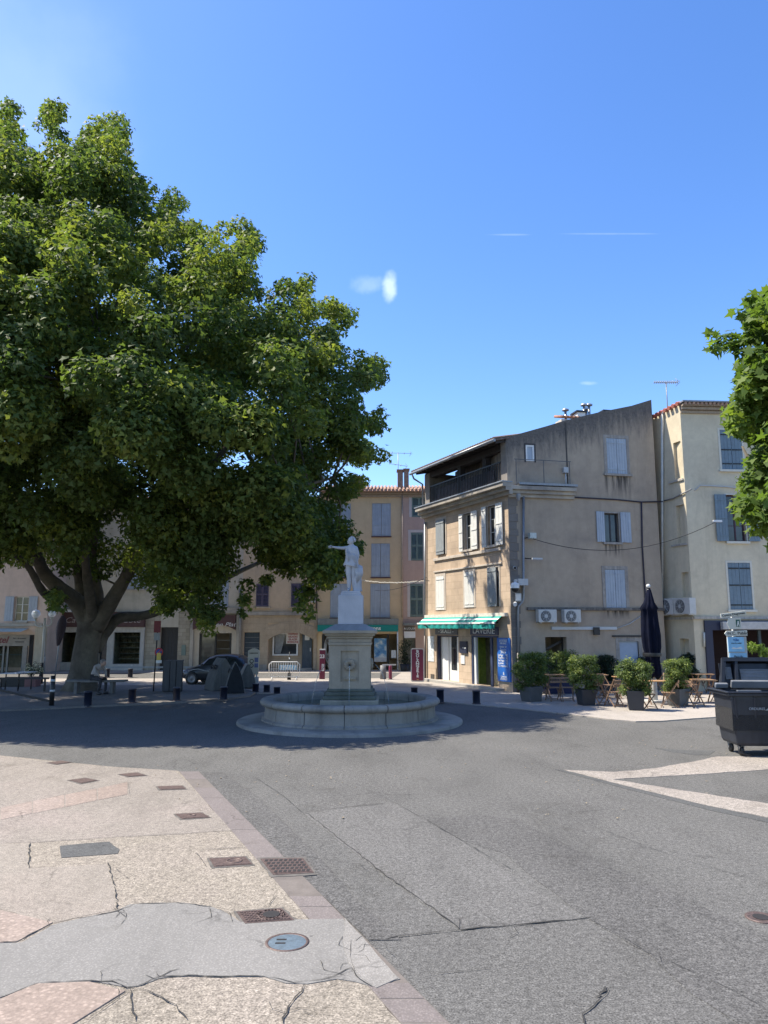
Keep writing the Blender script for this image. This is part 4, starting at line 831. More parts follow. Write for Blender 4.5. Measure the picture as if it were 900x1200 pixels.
FA.part('gutter_elbow', MB().tube([(-.12, -.62, rz0), (-.12, -.5, rz0 - .25), (-.06, -.06, rz0 - .5), (-.06, -.05, zct)], .045, 7), ZINC, roof)
# cornice round the corner
CORN = plaster('cornice_stone', (.43, .385, .32), (.25, .23, .21), streak=.3)
def cornice(F, x0, x1, out, zb, zt, name='cornice', mat=None, steps=3):
    mb = MB()
    for i in range(steps):
        f = (i + 1) / steps; mb.box(x0 - (out * f if x0 <= 0 else 0) * 0, -out * f, zb + (zt - zb) * i / steps, x1, .02, zb + (zt - zb) * (i + 1) / steps + (.0 if i < steps - 1 else .02))
    return F.part(name, mb, mat or CORN, bevel=.012)
cornice(FA, -.1, LA + .34, .46, zcb, zct)
FA.part('cornice_cap', MB().box(-.15, -.5, zct + .02, LA + .36, .0, zct + .07), ZINC)
xr = FB.px(671.5, 575)[0]
cornice(FB, .0, xr, .34, FB.px(604, 583)[1], FB.px(604, 571)[1] , 'cornice')
FB.part('terrace_cap', MB().box(0.36, -.38, zct - .05, xr + .04, .0, zct + .04), ZINC)
tr_ = MB(); zt_ = FB.px(630, 541.5)[1]
for u in (602, 634, 664): x = FB.px(u, 560)[0]; tr_.box(x - .012, -.3, zct, x + .012, -.276, zt_)
tr_.box(FB.px(600, 560)[0], -.3, zt_, FB.px(666, 560)[0], -.276, zt_ + .025)
FB.part('terrace_railing', tr_, M('dull_iron', (.09, .095, .1), .6, .2))
FB.part('terrace_lamp', MB().tube([(FB.px(661.5, 560)[0], -.12, zct), (FB.px(661.5, 560)[0], -.12, zct + .55)], .03, 6).box(FB.px(659, 560)[0], -.2, zct + .55, FB.px(664, 560)[0], -.05, zct + .78), GREYP)
FB.part('joint_pipe', MB().box(FB.px(663.5, 520)[0] - .02, -.03, zct, FB.px(663.5, 520)[0] + .02, 0, FB.px(663.5, 494)[1]), M('dark_joint', (.07, .065, .06), .9))
# quoins
QU = plaster('quoin_stone', (.2, .18, .16), (.14, .125, .115), streak=.2)
zz = .0; i = 0; rg = random.Random(1)
while zz < zcb - .1:
    hh = rg.uniform(.27, .34); ww = .34 if i % 2 else .4
    FB.part('quoin_stone', MB().box(.006, -.03, zz + .006, ww, .0, min(zz + hh, zcb - .02) - .006), QU); zz += hh; i += 1
# string mouldings
FA.part('string_course', MB().box(FA.px(509, 655)[0], -.07, FA.px(560, 649.5)[1], FA.px(588, 640)[0], 0, FA.px(560, 646)[1]), M('pale_stone', (.52, .45, .37), .9, .1, streak=.15), bevel=.01)
FA.part('string_course', MB().box(FA.px(509, 655)[0], -.06, FA.px(560, 664.5)[1], FA.px(588, 640)[0], 0, FA.px(560, 662.5)[1]), MATS['pale_stone'], bevel=.01)
PS = MATS['pale_stone']
window(FA, w2[0], 'closed', GREYSH, PS, .12, 3, pairs=1, y=-.08, sill=False)
for k, (r_, L_, R_) in enumerate([(w2[1], (539.6, 543.8), (554.2, 560.9)), (w2[2], (566.5, 571.4), (583.2, 590.8))]):
    ww = window(FA, r_, 'open', WHITESH, PS, .04, sill=True)
    for (u0, u1) in (L_, R_):
        a = FA.px(u0, 620)[0]; b = FA.px(u1, 620)[0]
        FA.part('shutter', shutter_mb(a, r_[1] - .05, b, r_[3] + .02, -.1, 2), WHITESH, ww); FA.part('batten', battens_mb(a, r_[1], b, r_[3], -.1, (.08, .5, .92)), WHITESH, ww)
for k, r_ in enumerate(w1): window(FA, r_, 'closed', WHITESH if k < 2 else GREYSH, PS, .12, 3 if k < 2 else 4, pairs=2 if k == 1 else 1, sill=False, y=-.02 - (.1 if k == 2 else 0))
# B side windows
SURR = M('stone_surround', (.34, .31, .27), .9, .16, streak=.3)
window(FB, wb1, 'closed', PALEBLUE, SURR, .13, 4, (.13, .87)); 
ww = window(FB, wb2, 'bare', PALEBLUE, SURR, .05, wood=M('dark_wood', (.03, .03, .035), .6))
for u0, u1 in ((698.8, 708), (727, 738.8)):
    a = FB.px(u0, 620)[0]; b = FB.px(u1, 620)[0]; FB.part('shutter', shutter_mb(a, wb2[1], b, wb2[3] + .05, -.06, 4), PALEBLUE, ww)
window(FB, wb3, 'closed', PALEBLUE, SURR, .14, 4, (.1, .9)); 
a, c, b, d = wbs; sw = FB.part('small_window', MB().box(a, .0, c, a + .07, .06, d).box(b - .07, 0, c, b, .06, d).box(a + .07, 0, c, b - .07, .06, c + .07).box(a + .07, 0, d - .07, b - .07, .06, d), WHITEP); FB.part('pane', MB().box(a + .07, .03, c + .07, b - .07, .04, d - .07), PALEBLUE, sw); FB.part('window_surround', frame_mb((a, c - .06, b, d), .06, -.015, .03), M('dark_lead', (.05, .045, .045), .8))
dr_ = FB.part('side_door', shutter_mb(wd[0], .02, wd[2], wd[3], .06, 1, th=.05), M('door_pale_blue', (.31, .37, .45), .6, .05)); FB.part('handle', MB().box(wd[0] + .1, .02, 1.0, wd[0] + .14, .06, 1.14), BLACKP, dr_); FB.part('window_surround', frame_mb(wd, .16, -.015, .1), SURR)
FB.part('door_lintel', MB().box(wd[0] - .3, -.05, wd[3] + .17, wd[2] + .3, 0, wd[3] + .24), M('dark_lintel', (.06, .055, .05), .9))
FB.part('kitchen_window', MB().box(wk[0], .3, wk[1], wk[0] + .06, .36, wk[3]).box(wk[2] - .06, .3, wk[1], wk[2], .36, wk[3]).slab([(wk[0] + .06, wk[1] + .9), (wk[2] - .06, wk[1] + 1.25), (wk[2] - .06, wk[1] + 1.15), (wk[0] + .06, wk[1] + .8)], .3, .36), BLACKP)
FB.part('kitchen_shelf', MB().box(wk[0] + .1, 1.0, wk[1] + .5, wk[2] - .1, 1.3, wk[1] + .55).box(wk[0] + .3, 1.05, wk[1] + .55, wk[0] + .5, 1.2, wk[1] + .8), WHITEP)
FB.part('ledge', MB().box(FB.px(617, 710)[0], -.09, FB.px(700, 715.5)[1], LB, 0, FB.px(700, 712)[1]), M('ledge_stone', (.16, .145, .125), .9, .3, streak=.4), bevel=.012)
pipe(FB, [(612.5, 582), (612.5, 700), (611.5, 705), (606.3, 711), (606, 716), (606.3, 765)], .05, ZINC); pipe(FB, [(606.3, 765), (606.5, 811)], .06, DPIPE)
FB.part('pipe_funnel', MB().lathe([(.1, .12), (.1, .0), (.04, -.15)], (FB.px(603, 583)[0] + .02, -.36, FB.px(603, 584)[1]), 10), ZINC)
cbm = MB(); cbm.tube([(FB.px(603, 580)[0], -.05, FB.px(603, 582)[1])] + [(FB.px(u, v)[0], -.04, FB.px(u, v)[1]) for u, v in ((672, 583), (720, 585.5), (751, 588.5), (776, 588))], .03, 5)
cbm.tube([(FB.px(u, v)[0], -.045, FB.px(u, v)[1]) for u, v in ((751, 588), (752, 640), (755, 690), (758.5, 745), (760, 760), (766, 761))], .032, 5)
FB.part('cable', cbm, M('cable_black', (.025, .02, .035), .6))
FB.part('cable_duct', MB().box(FB.px(646, 736)[0], -.07, FB.px(646, 738)[1], FB.px(722, 738)[0], 0, FB.px(646, 734.5)[1]), GREYP)
FB.part('cable_box', MB().box(FB.px(694, 736)[0], -.14, FB.px(694, 744)[1], FB.px(701, 738)[0], -.07, FB.px(694, 735)[1]), BLACKP)
FB.part('thin_cable', MB().tube([(FB.px(722, 736)[0], -.05, FB.px(722, 736.5)[1]), (FB.px(737, 730)[0], -.05, FB.px(737, 731)[1]), (FB.px(752, 721)[0], -.05, FB.px(752, 721)[1])], .015, 5), GREYP)
# roof behind the gable: red tiled strip, flues, cap, vent
def chim(F, u0, v0, u1, v1, y, m, name='chimney', dep=.6, cap=None):
    a, c = F.px(u0, v1); b, d = F.px(u1, v0); o = F.part(name, MB().box(a, y, c - .6, b, y + dep, d), m)
    if cap: F.part('chimney_cap', MB().box(a - .06, y - .06, d, b + .06, y + dep + .06, d + .07), cap, o)
    return o
tm = MB(); x0, z0 = FB.px(663, 491); x1, z1 = FB.px(692, 486)
o = chim(FB, 663, 489.5, 690, 494, .4, M('cream_block', (.5, .45, .38), .9)); tm = MB(); tile_row(tm, x0, x1 + .3, .35, z0 + .2, 1.2, z0 + .45, .17, .07); FB.part('roof_tiles', tm, TILE, o, kind='stuff')
chim(FB, 683.5, 479.5, 692.5, 489, .5, WHITEP, 'chimney', .5, BLACKP); chim(FB, 715, 479, 726, 487, .5, M('dark_vent', (.05, .05, .05), .8), 'roof_vent', .5, BLACKP)
for u, v in ((672.5, 475), (694.7, 469), (700.7, 469), (697.5, 474)):
    x, z = FB.px(u, v); f = MB(); f.tube([(x, .8, z - 1.0), (x, .8, z)], .055, 8); f.lathe([(.15, 0), (.15, .05), (.06, .1)], (x, .8, z), 10); FB.part('flue', f, M('galvanised', (.33, .34, .36), .4, .1, 5, .5))
# laundry and bakery doors, signs, awning
st_ = FA.part('doorstep', MB().box(-.02, -.32, 0, d1[2] + .12, .02, zf).box(d1[2] + .125, -.36, 0, LA - .55, .02, zf - .01), M('step_concrete', (.33, .31, .28), .9, .12), bevel=.012)
a, c, b, d = d1; c = zf
dr1 = FA.part('glazed_door', MB().box(a + (b - a) * .36, .28, c, a + (b - a) * .44, .33, d).box(b - .05, .28, c, b, .33, d).box(a + (b - a) * .44, .28, c, b - .05, .33, c + .45).box(a + (b - a) * .7, .28, c + .45, a + (b - a) * .76, .33, d - .05).box(a + (b - a) * .44, .28, d - .05, b - .05, .33, d), WHITEP)
FA.part('pane', MB().box(a + (b - a) * .44, .3, c + .45, b - .05, .31, d - .05), MATS['glass'], dr1)
FA.part('white_panel', MB().box(a + .06, .22, c, a + (b - a) * .36 - .003, .30, d), WHITEP); FA.part('door_frame', MB().box(a, .05, c, a + .06, .2, d).box(a + .06, .05, d - .06, b, .2, d), NAVY)
sg = RA(510.7, 735.8, 536.7, 743.8); s1 = FA.part('bakery_fascia', MB().box(sg[0], -.04, sg[1], sg[2], 0, sg[3]), M('sign_grey', (.12, .12, .13), .5, .2, 20))
text('- SKALLI -', .26, WHITEP, s1, ((sg[0] + sg[2]) / 2, -.045, (sg[1] + sg[3]) / 2), (R(90), 0, 0), sx=1.25, bold=.004)
a, c, b, d = d2; c = zf
dr2 = FA.part('laundry_door', MB().box(a, .02, c, a + .1, .12, d).box(b - .06, .02, c, b, .12, d).box(a + .1, .02, d - .08, b - .06, .12, d).box(a + (b - a) * .66, .05, c, a + (b - a) * .73, .11, d - .08), M('blue_frame', (.04, .055, .11), .5))
FA.part('pane', MB().box(a + .3, .2, c, a + (b - a) * .66, .21, d - .1), (lambda m: m)(M('clear_glass', (.6, .65, .6), .05)), dr2)
gm = MATS['clear_glass'].node_tree.nodes['Principled BSDF']; gm.inputs['Transmission Weight'].default_value = 1; gm.inputs['IOR'].default_value = 1.05
FA.part('white_jamb', MB().box(a + .11, .06, c, a + .27, .16, d - .08), WHITEP, dr2)
GRN = M('lime_wall', (.42, .5, .08), .8, .05)
FA.part('interior_wall', MB().box(a + .02, .24, c, a + .05, 2.9, d - .02).box(a + .05, 2.6, c, b - .02, 2.62, d - .02), GRN)
for k in range(3): 
    x = a + .15 + k * .72; FA.part('washing_machine', MB().box(x, 1.9, c, x + .66, 2.55, c + .95), M('machine_grey', (.4, .42, .42), .4, .06), bevel=.02); FA.part('machine_door', MB().lathe([(.2, 0), (.2, .04), (.15, .05), (.001, .05)], n=20).build.__self__ if False else (lambda mb: (setattr(mb, 'M', Matrix.Translation((x + .33, 1.9, c + .5)) @ Matrix.Rotation(R(90), 4, 'X')), mb.lathe([(.21, 0), (.21, .04), (.15, .05), (.001, .05)], n=20))[1])(MB()), BLACKP)
FA.part('interior_poster', MB().box(b - .75, 2.5, c + 1.1, b - .1, 2.55, d - .1), M('deep_blue', (.01, .06, .2), .5))
fc = MB()
for x in (a + .9, a + 1.5): fc.box(x, .8, c + .45, x + .45, 1.2, c + .5); fc.box(x, 1.15, c + .5, x + .45, 1.2, c + .95); fc.tube([(x + .22, 1, c), (x + .22, 1, c + .45)], .04, 6)
FA.part('waiting_chair', fc, M('chair_grey', (.1, .11, .13), .5))
sg = RA(552, 734.8, 584.5, 744); s2 = FA.part('laundry_fascia', MB().box(sg[0], -.05, sg[1], sg[2], 0, sg[3]), M('fascia_blue', (.05, .06, .11), .45, .12, 10))
text('LAVERIE', .36, M('sign_white', (.75, .75, .75), .5), s2, ((sg[0] + sg[2]) / 2, -.056, (sg[1] + sg[3]) / 2), (R(90), 0, 0), sx=1.3)
sg = RA(584.3, 747.5, 599, 798.5); bb = FA.part('price_board', MB().box(sg[0], -.06, sg[1], sg[2], 0, sg[3]), M('board_blue', (.02, .13, .45), .4, .05), label='blue laundry price board with white writing')
bw = sg[2] - sg[0]; bh = sg[3] - sg[1]; cxm = (sg[0] + sg[2]) / 2
for z, t, sz in ((.93, 'LAVERIE', .15), (.87, 'LIBRE SERVICE', .1), (.79, 'OUVERT 7J/7', .1), (.73, 'Tous les', .13), (.675, 'Jours', .16), (.30 - .12, '&', .16), (.10, 'LAVERIE', .11), (.05, 'SECHAGE', .11)):
    text(t, sz, MATS['sign_white'], bb, (cxm, -.065, sg[1] + bh * z), (R(90), 0, 0), sx=bw / (len(t) * sz * .95) if len(t) > 8 else 1.0)
for i, t in enumerate(('Lavage', 'Machine', 'Sechage', 'Lessive', '12 minutes')):
    text(t, .12, MATS['sign_white'], bb, (sg[0] + .07, -.065, sg[1] + bh * (.60 - i * .062)), (R(90), 0, 0), align='LEFT', sx=1.1); text(('8€', '5€', '1€', '1€', '1€')[i], .12, MATS['sign_white'], bb, (sg[2] - .2, -.065, sg[1] + bh * (.60 - i * .062)), (R(90), 0, 0))
sg = RA(540, 751.5, 548.2, 765.5); mbx = FA.part('notice_case', MB().box(sg[0], -.07, sg[1], sg[2], 0, sg[3]), M('case_dark', (.03, .035, .06), .4)); FA.part('notice', MB().box(sg[0] + .25, -.075, sg[1] + .2, sg[2] - .05, -.071, sg[3] - .25), GREYP, mbx)
sg = RA(540.5, 768, 545, 778); FA.part('paper_notice', MB().box(sg[0], -.03, sg[1], sg[2], 0, sg[3]), WHITEP)
sg = RA(502, 745.5, 508.8, 775); pp_ = FA.part('white_poster', MB().box(sg[0], -.02, sg[1], sg[2], 0, sg[3]), M('poster_white', (.6, .62, .62), .6, .3, 9))
sg = RA(505, 790, 509, 796.5); FA.part('vent_grille', MB().box(sg[0], -.02, sg[1], sg[2], 0, sg[3]), M('vent_dark', (.07, .06, .05), .8))
# awning
TEAL = M('teal_canvas', (.0, .24, .2), .8, .08, 3); TEAL2 = M('white_canvas', (.66, .7, .66), .8, .05)
ax0 = FA.px(501, 722)[0]; ax1 = FA.px(592, 720)[0]; az = FA.px(590, 720.5)[1]; out = .5; azf = az - .3
aw = FA.part('awning', MB().add([(ax0, -.1, az), (ax1, -.1, az), (ax1, -out, azf), (ax0, -out, azf), (ax0, -.1, az - .012), (ax1, -.1, az - .012), (ax1, -out, azf - .012), (ax0, -out, azf - .012)], [(3, 2, 1, 0), (4, 5, 6, 7)]), TEAL)
FA.part('awning_box', MB().box(ax0, -.17, az - .06, ax1 + .2, .0, az + .08), M('awning_case', (.62, .58, .5), .5), aw); FA.part('front_bar', MB().box(ax0 - .04, -out - .05, azf - .05, ax1 + .03, -out, azf + .02), WHITEP, aw)
for k in range(1): z_ = .45 + .4 * k; FA.part('white_stripe', MB().add([(ax0, -.1 - (out - .1) * z_, az - .3 * z_ + .006), (ax1, -.1 - (out - .1) * z_, az - .3 * z_ + .006), (ax1, -.1 - (out - .1) * (z_ + .2), az - .3 * (z_ + .2) + .006), (ax0, -.1 - (out - .1) * (z_ + .2), az - .3 * (z_ + .2) + .006)], [(3, 2, 1, 0)]), TEAL2, aw)
va = MB(); n = 60
vv = [(ax0 + (ax1 - ax0) * i / n, -out - .03 + .012 * sin(i * 1.3), azf - .05) for i in range(n + 1)] + [(ax0 + (ax1 - ax0) * i / n, -out - .03 + .03 * sin(i * 1.3 + .4), azf - .24 - .012 * sin(i * 2.1)) for i in range(n + 1)]
va.add(vv, [(i, i + 1, n + 2 + i, n + 1 + i) for i in range(n)]); FA.part('valance', va, M('teal_valance', (.0, .24, .21), .8, .15, 6), aw)
FA.part('awning_arm', MB().tube([(ax0 + .4, -.08, az - .5), (ax0 + 1.0, -.6, az - .42), (ax0 + .5, -out, azf - .04)], .025, 6).tube([(ax1 - .4, -.08, az - .3), (ax1 - .9, -.6, az - .36), (ax1 - .5, -out, azf - .04)], .025, 6), BLACKP, aw)
pipe(FA, [(499.7, 612), (499.7, 745)], .05, ZINC); pipe(FA, [(499.9, 745), (500.2, 797)], .055, DPIPE)
# lights and cameras on the corner
def gadget(name, F, label, cat, u, v, parts, group=None):
    x, z = F.px(u, v); w = F.world(x, 0, z); r = empty(name, w, F.th, label=label, cat=cat, group=group)
    for nm, mb, m in parts: mb.build(nm, m, r)
    return r
gadget('security_camera', FB, 'large white dome camera with black lens on the laundry building corner', 'camera', 603.5, 688, [('bracket', MB().box(-.05, -.5, .05, .35, -.02, .3).tube([(.0, -.3, .2), (-.25, -.62, .2)], .05, 8), GREYP), ('housing', MB().lathe([(.001, .16), (.12, .13), (.17, .04), (.17, -.08)], (-.25, -.62, 0), 16), WHITEP), ('dome_lens', MB().sphere((-.25, -.62, -.1), .14, 14, 8), BLACKP)])
gadget('security_camera', FB, 'small white bullet camera at the bend of the downpipe below the dome camera', 'camera', 604, 708, [('bracket', MB().tube([(0, 0, 0), (-.05, -.15, .02)], .02, 6), GREYP), ('housing', MB().tube([(-.05, -.1, .02), (-.16, -.36, -.03)], .075, 10), WHITEP)])
gadget('security_camera', FB, 'tiny black eyed camera on the quoins above the dome camera', 'camera', 602.5, 665.5, [('housing', MB().tube([(0, 0, 0), (-.02, -.14, -.01)], .07, 10), GREYP), ('lens', MB().sphere((-.02, -.15, -.01), .055, 8, 6), BLACKP)])
gadget('junction_box', FB, 'pale grey electrical box beside the downpipe under the dome camera', 'electrical box', 606.5, 700, [('case', MB().box(-.13, -.1, -.16, .12, 0, .16), GREYP), ('door', MB().box(-.1, -.115, -.12, .09, -.1, .12), WHITEP)])
gadget('floodlight', FB, 'pale green tinted floodlight on a bracket high beside the downpipe', 'light', 620, 629, [('bracket', MB().tube([(-.25, -.03, -.08), (0, -.15, -.02)], .02, 6), BLACKP), ('housing', MB().box(-.1, -.34, -.1, .17, -.12, .12), M('pale_metal', (.5, .54, .5), .4), )])
gadget('wall_lamp', FB, 'slim grey street lamp arm pointing right from the downpipe', 'light', 617, 656, [('arm', MB().tube([(-.15, -.03, .06), (.1, -.3, .02)], .02, 6), BLACKP), ('lamp_head', MB().box(.08, -.42, -.02, .5, -.26, .05), GREYP)])
def ac(F, u0, v0, u1, v1, label, front='-y', dark=False):
    a, c, b, d = F.rect(u0, v0, u1, v1); w = F.world(a, 0, c); r = empty('air_conditioner', w, F.th, label=label, cat='air conditioner', group='air conditioners on the walls'); W_, H_ = b - a, d - c
    MB().box(0, -.36, .04, W_, -.05, H_).build('casing', M('ac_white', (.5, .5, .48), .45, .08), r, bevel=.012)
    f = MB(); cx_, cz_ = W_ * .4, H_ * .52; f.M = Matrix.Translation((cx_, -.362, cz_)) @ Matrix.Rotation(R(90), 4, 'X'); f.lathe([(H_ * .40, 0), (H_ * .40, .012), (H_ * .37, .014)], n=24); f.lathe([(H_ * .36, .002), (.001, .002)], n=24); f.build('fan_recess', M('ac_dark', (.06, .065, .07), .6), r)
    g_ = MB(); g_.M = f.M
    for k in range(5): g_.lathe([(H_ * (.06 + .07 * k), .016), (H_ * (.075 + .07 * k), .016)], n=20)
    for k in range(8): a_ = k * pi / 4; g_.bar((0.02 * cos(a_), .02 * sin(a_), .016), (H_ * .36 * cos(a_), H_ * .36 * sin(a_), .016), .01, .006)
    g_.lathe([(.07, .02), (.001, .02)], n=12); g_.build('fan_grille', GREYP, r)
    MB().box(.08, -.34, 0, .12, 0, .04).box(W_ - .12, -.34, 0, W_ - .08, 0, .04).build('bracket', GREYP, r); return r
ac(FB, 627, 714.5, 648, 730.5, 'left of the two white air conditioners side by side on the grey wall'); ac(FB, 657, 714.5, 676, 730.5, 'right of the two white air conditioners side by side on the grey wall')

# ---------------------------------------------------------------- cream building right
CRM = plaster('cream_render', (.62, .54, .39), (.54, .465, .34), streak=.2)
PB = at(818, 812, C0[1] + .4); WB0 = at(785, 812, C0[1] + 1.95)[:2]; thW = atan2(PB[1] - WB0[1], PB[0] - WB0[0]); LW = math.hypot(PB[1] - WB0[1], PB[0] - WB0[0])
cr = empty('cream_building', (PB[0], PB[1], 0), label='cream rendered building with blue grey shutters over a dark navy restaurant front', cat='building')
FW = Fac(cr, WB0, thW); FC = Fac(cr, PB[:2], R(4))
ztw = FC.px(820, 475)[1]; zlow = FW.px(784, 483)[1]
sl = [FW.rect(790, 517.5, 798.7, 561), FW.rect(793.2, 591.5, 802.8, 636), FW.rect(799, 670.5, 807.5, 700), FW.rect(797, 748.5, 807.8, 772)]
FW.part('wall', wall(-.05, LW, [(-.05, zlow), (LW, ztw)], [(*s_, .35) for s_ in sl], .6, sides=False), CRM, label='narrow sunlit cream wall set at an angle')
FW.part('wall_end', MB().box(-.5, .01, 0, -.05, .3, zlow), CRM)
for s_ in sl[:2]: FW.part('sill', MB().box(s_[0] - .35, -.06, s_[1] - .12, s_[2] + .05, 0, s_[1] - .05), MATS['sill_stone']); 
wc1 = FC.rect(844.5, 504, 869.5, 550.5); wc2 = FC.rect(851.5, 580, 873, 634.5); wc3 = FC.rect(854, 659.5, 880.5, 714.5); LC = 8.5
shp = (FC.px(831, 770)[0], 0.02, LC - .3, FC.px(840, 738)[1])
FC.part('wall', wall(0, LC, [(0, ztw), (LC, ztw)], [(*wc1, .1), (*wc2, .25), (*wc3, .1), (*shp, 3.5)], 6), CRM, label='shaded cream main wall')
gs = MB(); zg = ztw
for j in range(3): gs.box(-.0, -.08 - .1 * j, zg - .36 + .13 * j, LC, .0, zg - .25 + .13 * j)
FC.part('genoise', gs, M('genoise', (.33, .26, .19), .9, .2, 14)); FC.part('coping', MB().box(-.05, -.4, zg + .03, LC, .4, zg + .09), ZINC)
gt_ = MB(); tile_row(gt_, 0, LC, -.36, zg - .02, .0, zg + .02, .17, .06); FC.part('genoise_tiles', gt_, TILEP, kind='stuff')
tm = MB()
for i in range(8): x = -.15 + i * (LW + .15) / 7; tm.tube([(x, -.16, zlow + .03 + (ztw - zlow) * max(0, x) / LW), (x, .25, zlow + .12 + (ztw - zlow) * max(0, x) / LW)], [.085, .08], 8)
FW.part('verge_tiles', tm, M('verge_red', (.42, .14, .1), .9, .3, 12), kind='stuff')
SS = M('cream_surround', (.6, .57, .48), .9, .06)
window(FC, wc1, 'closed', BLUESH, SS, .08, 3, (.15, .5, .88), bat_m=BLACKP); ww = window(FC, wc2, 'open', BLUESH, SS, .05, wood=M('burgundy_frame', (.06, .02, .03), .6))
for u0, u1 in ((837, 850.5), (874, 887)): a = FC.px(u0, 600)[0]; b = FC.px(u1, 600)[0]; FC.part('shutter', shutter_mb(a, wc2[1], b, wc2[3], -.1, 4), BLUESH, ww); FC.part('batten', battens_mb(a, wc2[1], b, wc2[3], -.1, (.12, .5, .88)), BLUESH, ww)
window(FC, wc3, 'closed', BLUESH, SS, .08, 3, (.1, .52, .88), bat_m=BLACKP)
FC.part('string_course', MB().box(.0, -.08, FC.px(840, 725.5)[1], LC, 0, FC.px(840, 722.5)[1]), MATS['sill_stone']); FW.part('string_course', MB().box(-.05, -.08, FW.px(800, 726)[1], LW + .02, 0, FW.px(800, 723)[1]), MATS['sill_stone'])
zf1 = FC.px(840, 727)[1]; zf0 = FC.px(840, 738.5)[1]
FC.part('shopfront', MB().box(shp[0] - .14, -.1, 0, shp[0] + .16, .1, zf1).box(shp[0] + .16, -.08, zf0, LC - .3, .1, zf1), NAVY); FC.part('awning_cassette', MB().box(shp[0] + .5, -.3, zf0 + .03, LC - .4, -.08, zf1 - .05), M('cassette', (.42, .41, .39), .5), bevel=.02)
FC.part('dining_room', MB().box(shp[0] + .02, 3.3, 0.03, LC - .32, 3.45, shp[3] - .02), M('dark_red_wall', (.03, .012, .014), .8)); FC.part('mullion', MB().box(FC.px(890, 760)[0], .0, .03, FC.px(893, 760)[0], .1, zf0).box(FC.px(893, 760)[0], .02, 1.6, LC - .4, .08, 1.7), M('dark_teal', (.04, .055, .06), .6))
pipe(FW, [(778, 483), (778, 640), (778, 740)], .055, M('cream_pipe', (.55, .53, .46), .5)); pipe(FC, [(824, 741), (824.4, 758)], .04, MATS['cream_pipe'])
wm = MB(); wm.tube([(FC.px(u, v)[0], -.05, FC.px(u, v)[1]) for u, v in ((813.5, 575), (820, 569), (850, 570.5), (880, 574))], .025, 5); FC.part('cable', wm, GREYP)
wm = MB(); wm.tube([(FW.px(u, v)[0], -.05, FW.px(u, v)[1]) for u, v in ((779, 587), (790, 584), (800, 579), (812, 573))], .03, 5); FW.part('cable', wm, M('cable_grey', (.2, .2, .2), .6))
ac(FW, 782, 701.5, 797, 721.5, 'air conditioner half hidden behind the closed parasol on the cream wall'); ac(FW, 798, 701, 817, 721, 'air conditioner at the cream wall corner right of the closed parasol')
# wedge between the two buildings
FW.part('back_wall', MB().box(-3.0, .9, 0, -.0, 1.2, zlow - .1), CRM)
chim(FW, 785, 471, 794, 477, .5, M('block_grey', (.32, .29, .26), .9), 'chimney', .6, MATS['block_grey'])
def aerial(loc, h, boom, n, label, wid=.5, ang=0, tilt=0):
    r = empty('tv_aerial', loc, ang, label=label, cat='aerial'); MB().tube([(0, 0, -.8), (0, 0, h)], .022, 6).build('mast', ZINC, r)
    m_ = MB(); m_.tube([(-boom / 2, 0, h), (boom / 2, 0, h + tilt)], .014, 5)
    for i in range(n): x = -boom / 2 + boom * i / (n - 1); l = wid * (.35 + .15 * (i / n)); m_.tube([(x, -l, h), (x, l, h)], .008, 4); m_.tube([(x, 0, h - .06), (x, 0, h + .06)], .012, 4)
    m_.tube([(boom / 2 - .1, 0, h - .18), (boom / 2 + .1, 0, h), (boom / 2 - .1, 0, h + .18)], .01, 4); m_.build('boom', ZINC, r); return r
aerial(at(782, 473, 30.5), .95, 1.0, 12, 'television aerial on its mast above the chimney between the grey and cream buildings')
# wire strung between the facades
wr = MB(); a = Vector(FB.world(FB.px(622, 632)[0], -.2, FB.px(622, 632)[1])); b = Vector(at(838, 612, 28.6)); pts = [a.lerp(b, t / 16) - Vector((0, 0, .75 * 4 * (t / 16) * (1 - t / 16))) for t in range(17)]
wr.tube(pts, .012, 4); wr.build('overhead_wire', BLACKP, label='thin wire sagging across the grey wall from floodlight to cream building', cat='wire')
gadget('wire_tensioner', FC, 'white cable end fitting beside the open blue grey shutter', 'fitting', 836, 612, [('bracket', MB().box(-.25, -.5, -.06, .1, -.42, .02), WHITEP), ('arm', MB().tube([(.1, -.44, 0), (.25, -.02, .05)], .02, 6), BLACKP)])

# ---------------------------------------------------------------- row of houses along the back
YB = G(450, 786)[1]
def house(name, u0, u1, vtop, mat, label, holes, dy=0, base=None):
    x0 = at(u0, 735, YB + dy)[0]; x1 = at(u1, 735, YB + dy)[0]; r = empty(name, (x0, YB + dy, 0), label=label, cat='building'); F = Fac(r, (x0, YB + dy), 0)
    zt = F.px(u0, vtop)[1]; hs = [(*F.rect(*h[:4]), h[4]) for h in holes]; hs = [(a, max(c, .02), b, d, e) for a, c, b, d, e in hs]
    F.part('wall', wall(0, x1 - x0, [(0, zt), (x1 - x0, zt)], hs, 9), mat); F.L = x1 - x0; F.zt = zt; return F, hs
def eave(F, tile=TILEP, gen=None, ridge=1.3):
    z = F.zt; L = F.L; g_ = MB()
    for j in range(2): g_.box(0.01, -.1 - .12 * j, z - .3 + .15 * j, L - .01, 0, z - .17 + .15 * j)
    F.part('genoise', g_, gen or MATS['genoise'])
    rr = F.part('roof', MB().add([(0, -.5, z + .0), (L, -.5, z + .0), (L, 5, z + ridge), (0, 5, z + ridge), (0, 9, z), (L, 9, z)], [(0, 1, 2, 3), (3, 2, 5, 4), (1, 0, 4, 5), (0, 3, 4), (1, 5, 2)]), tile)
    tm = MB(); tile_row(tm, 0, L, -.56, z + .03, 5, z + ridge + .04, .22, .085); F.part('roof_tiles', tm, tile, rr, kind='stuff')
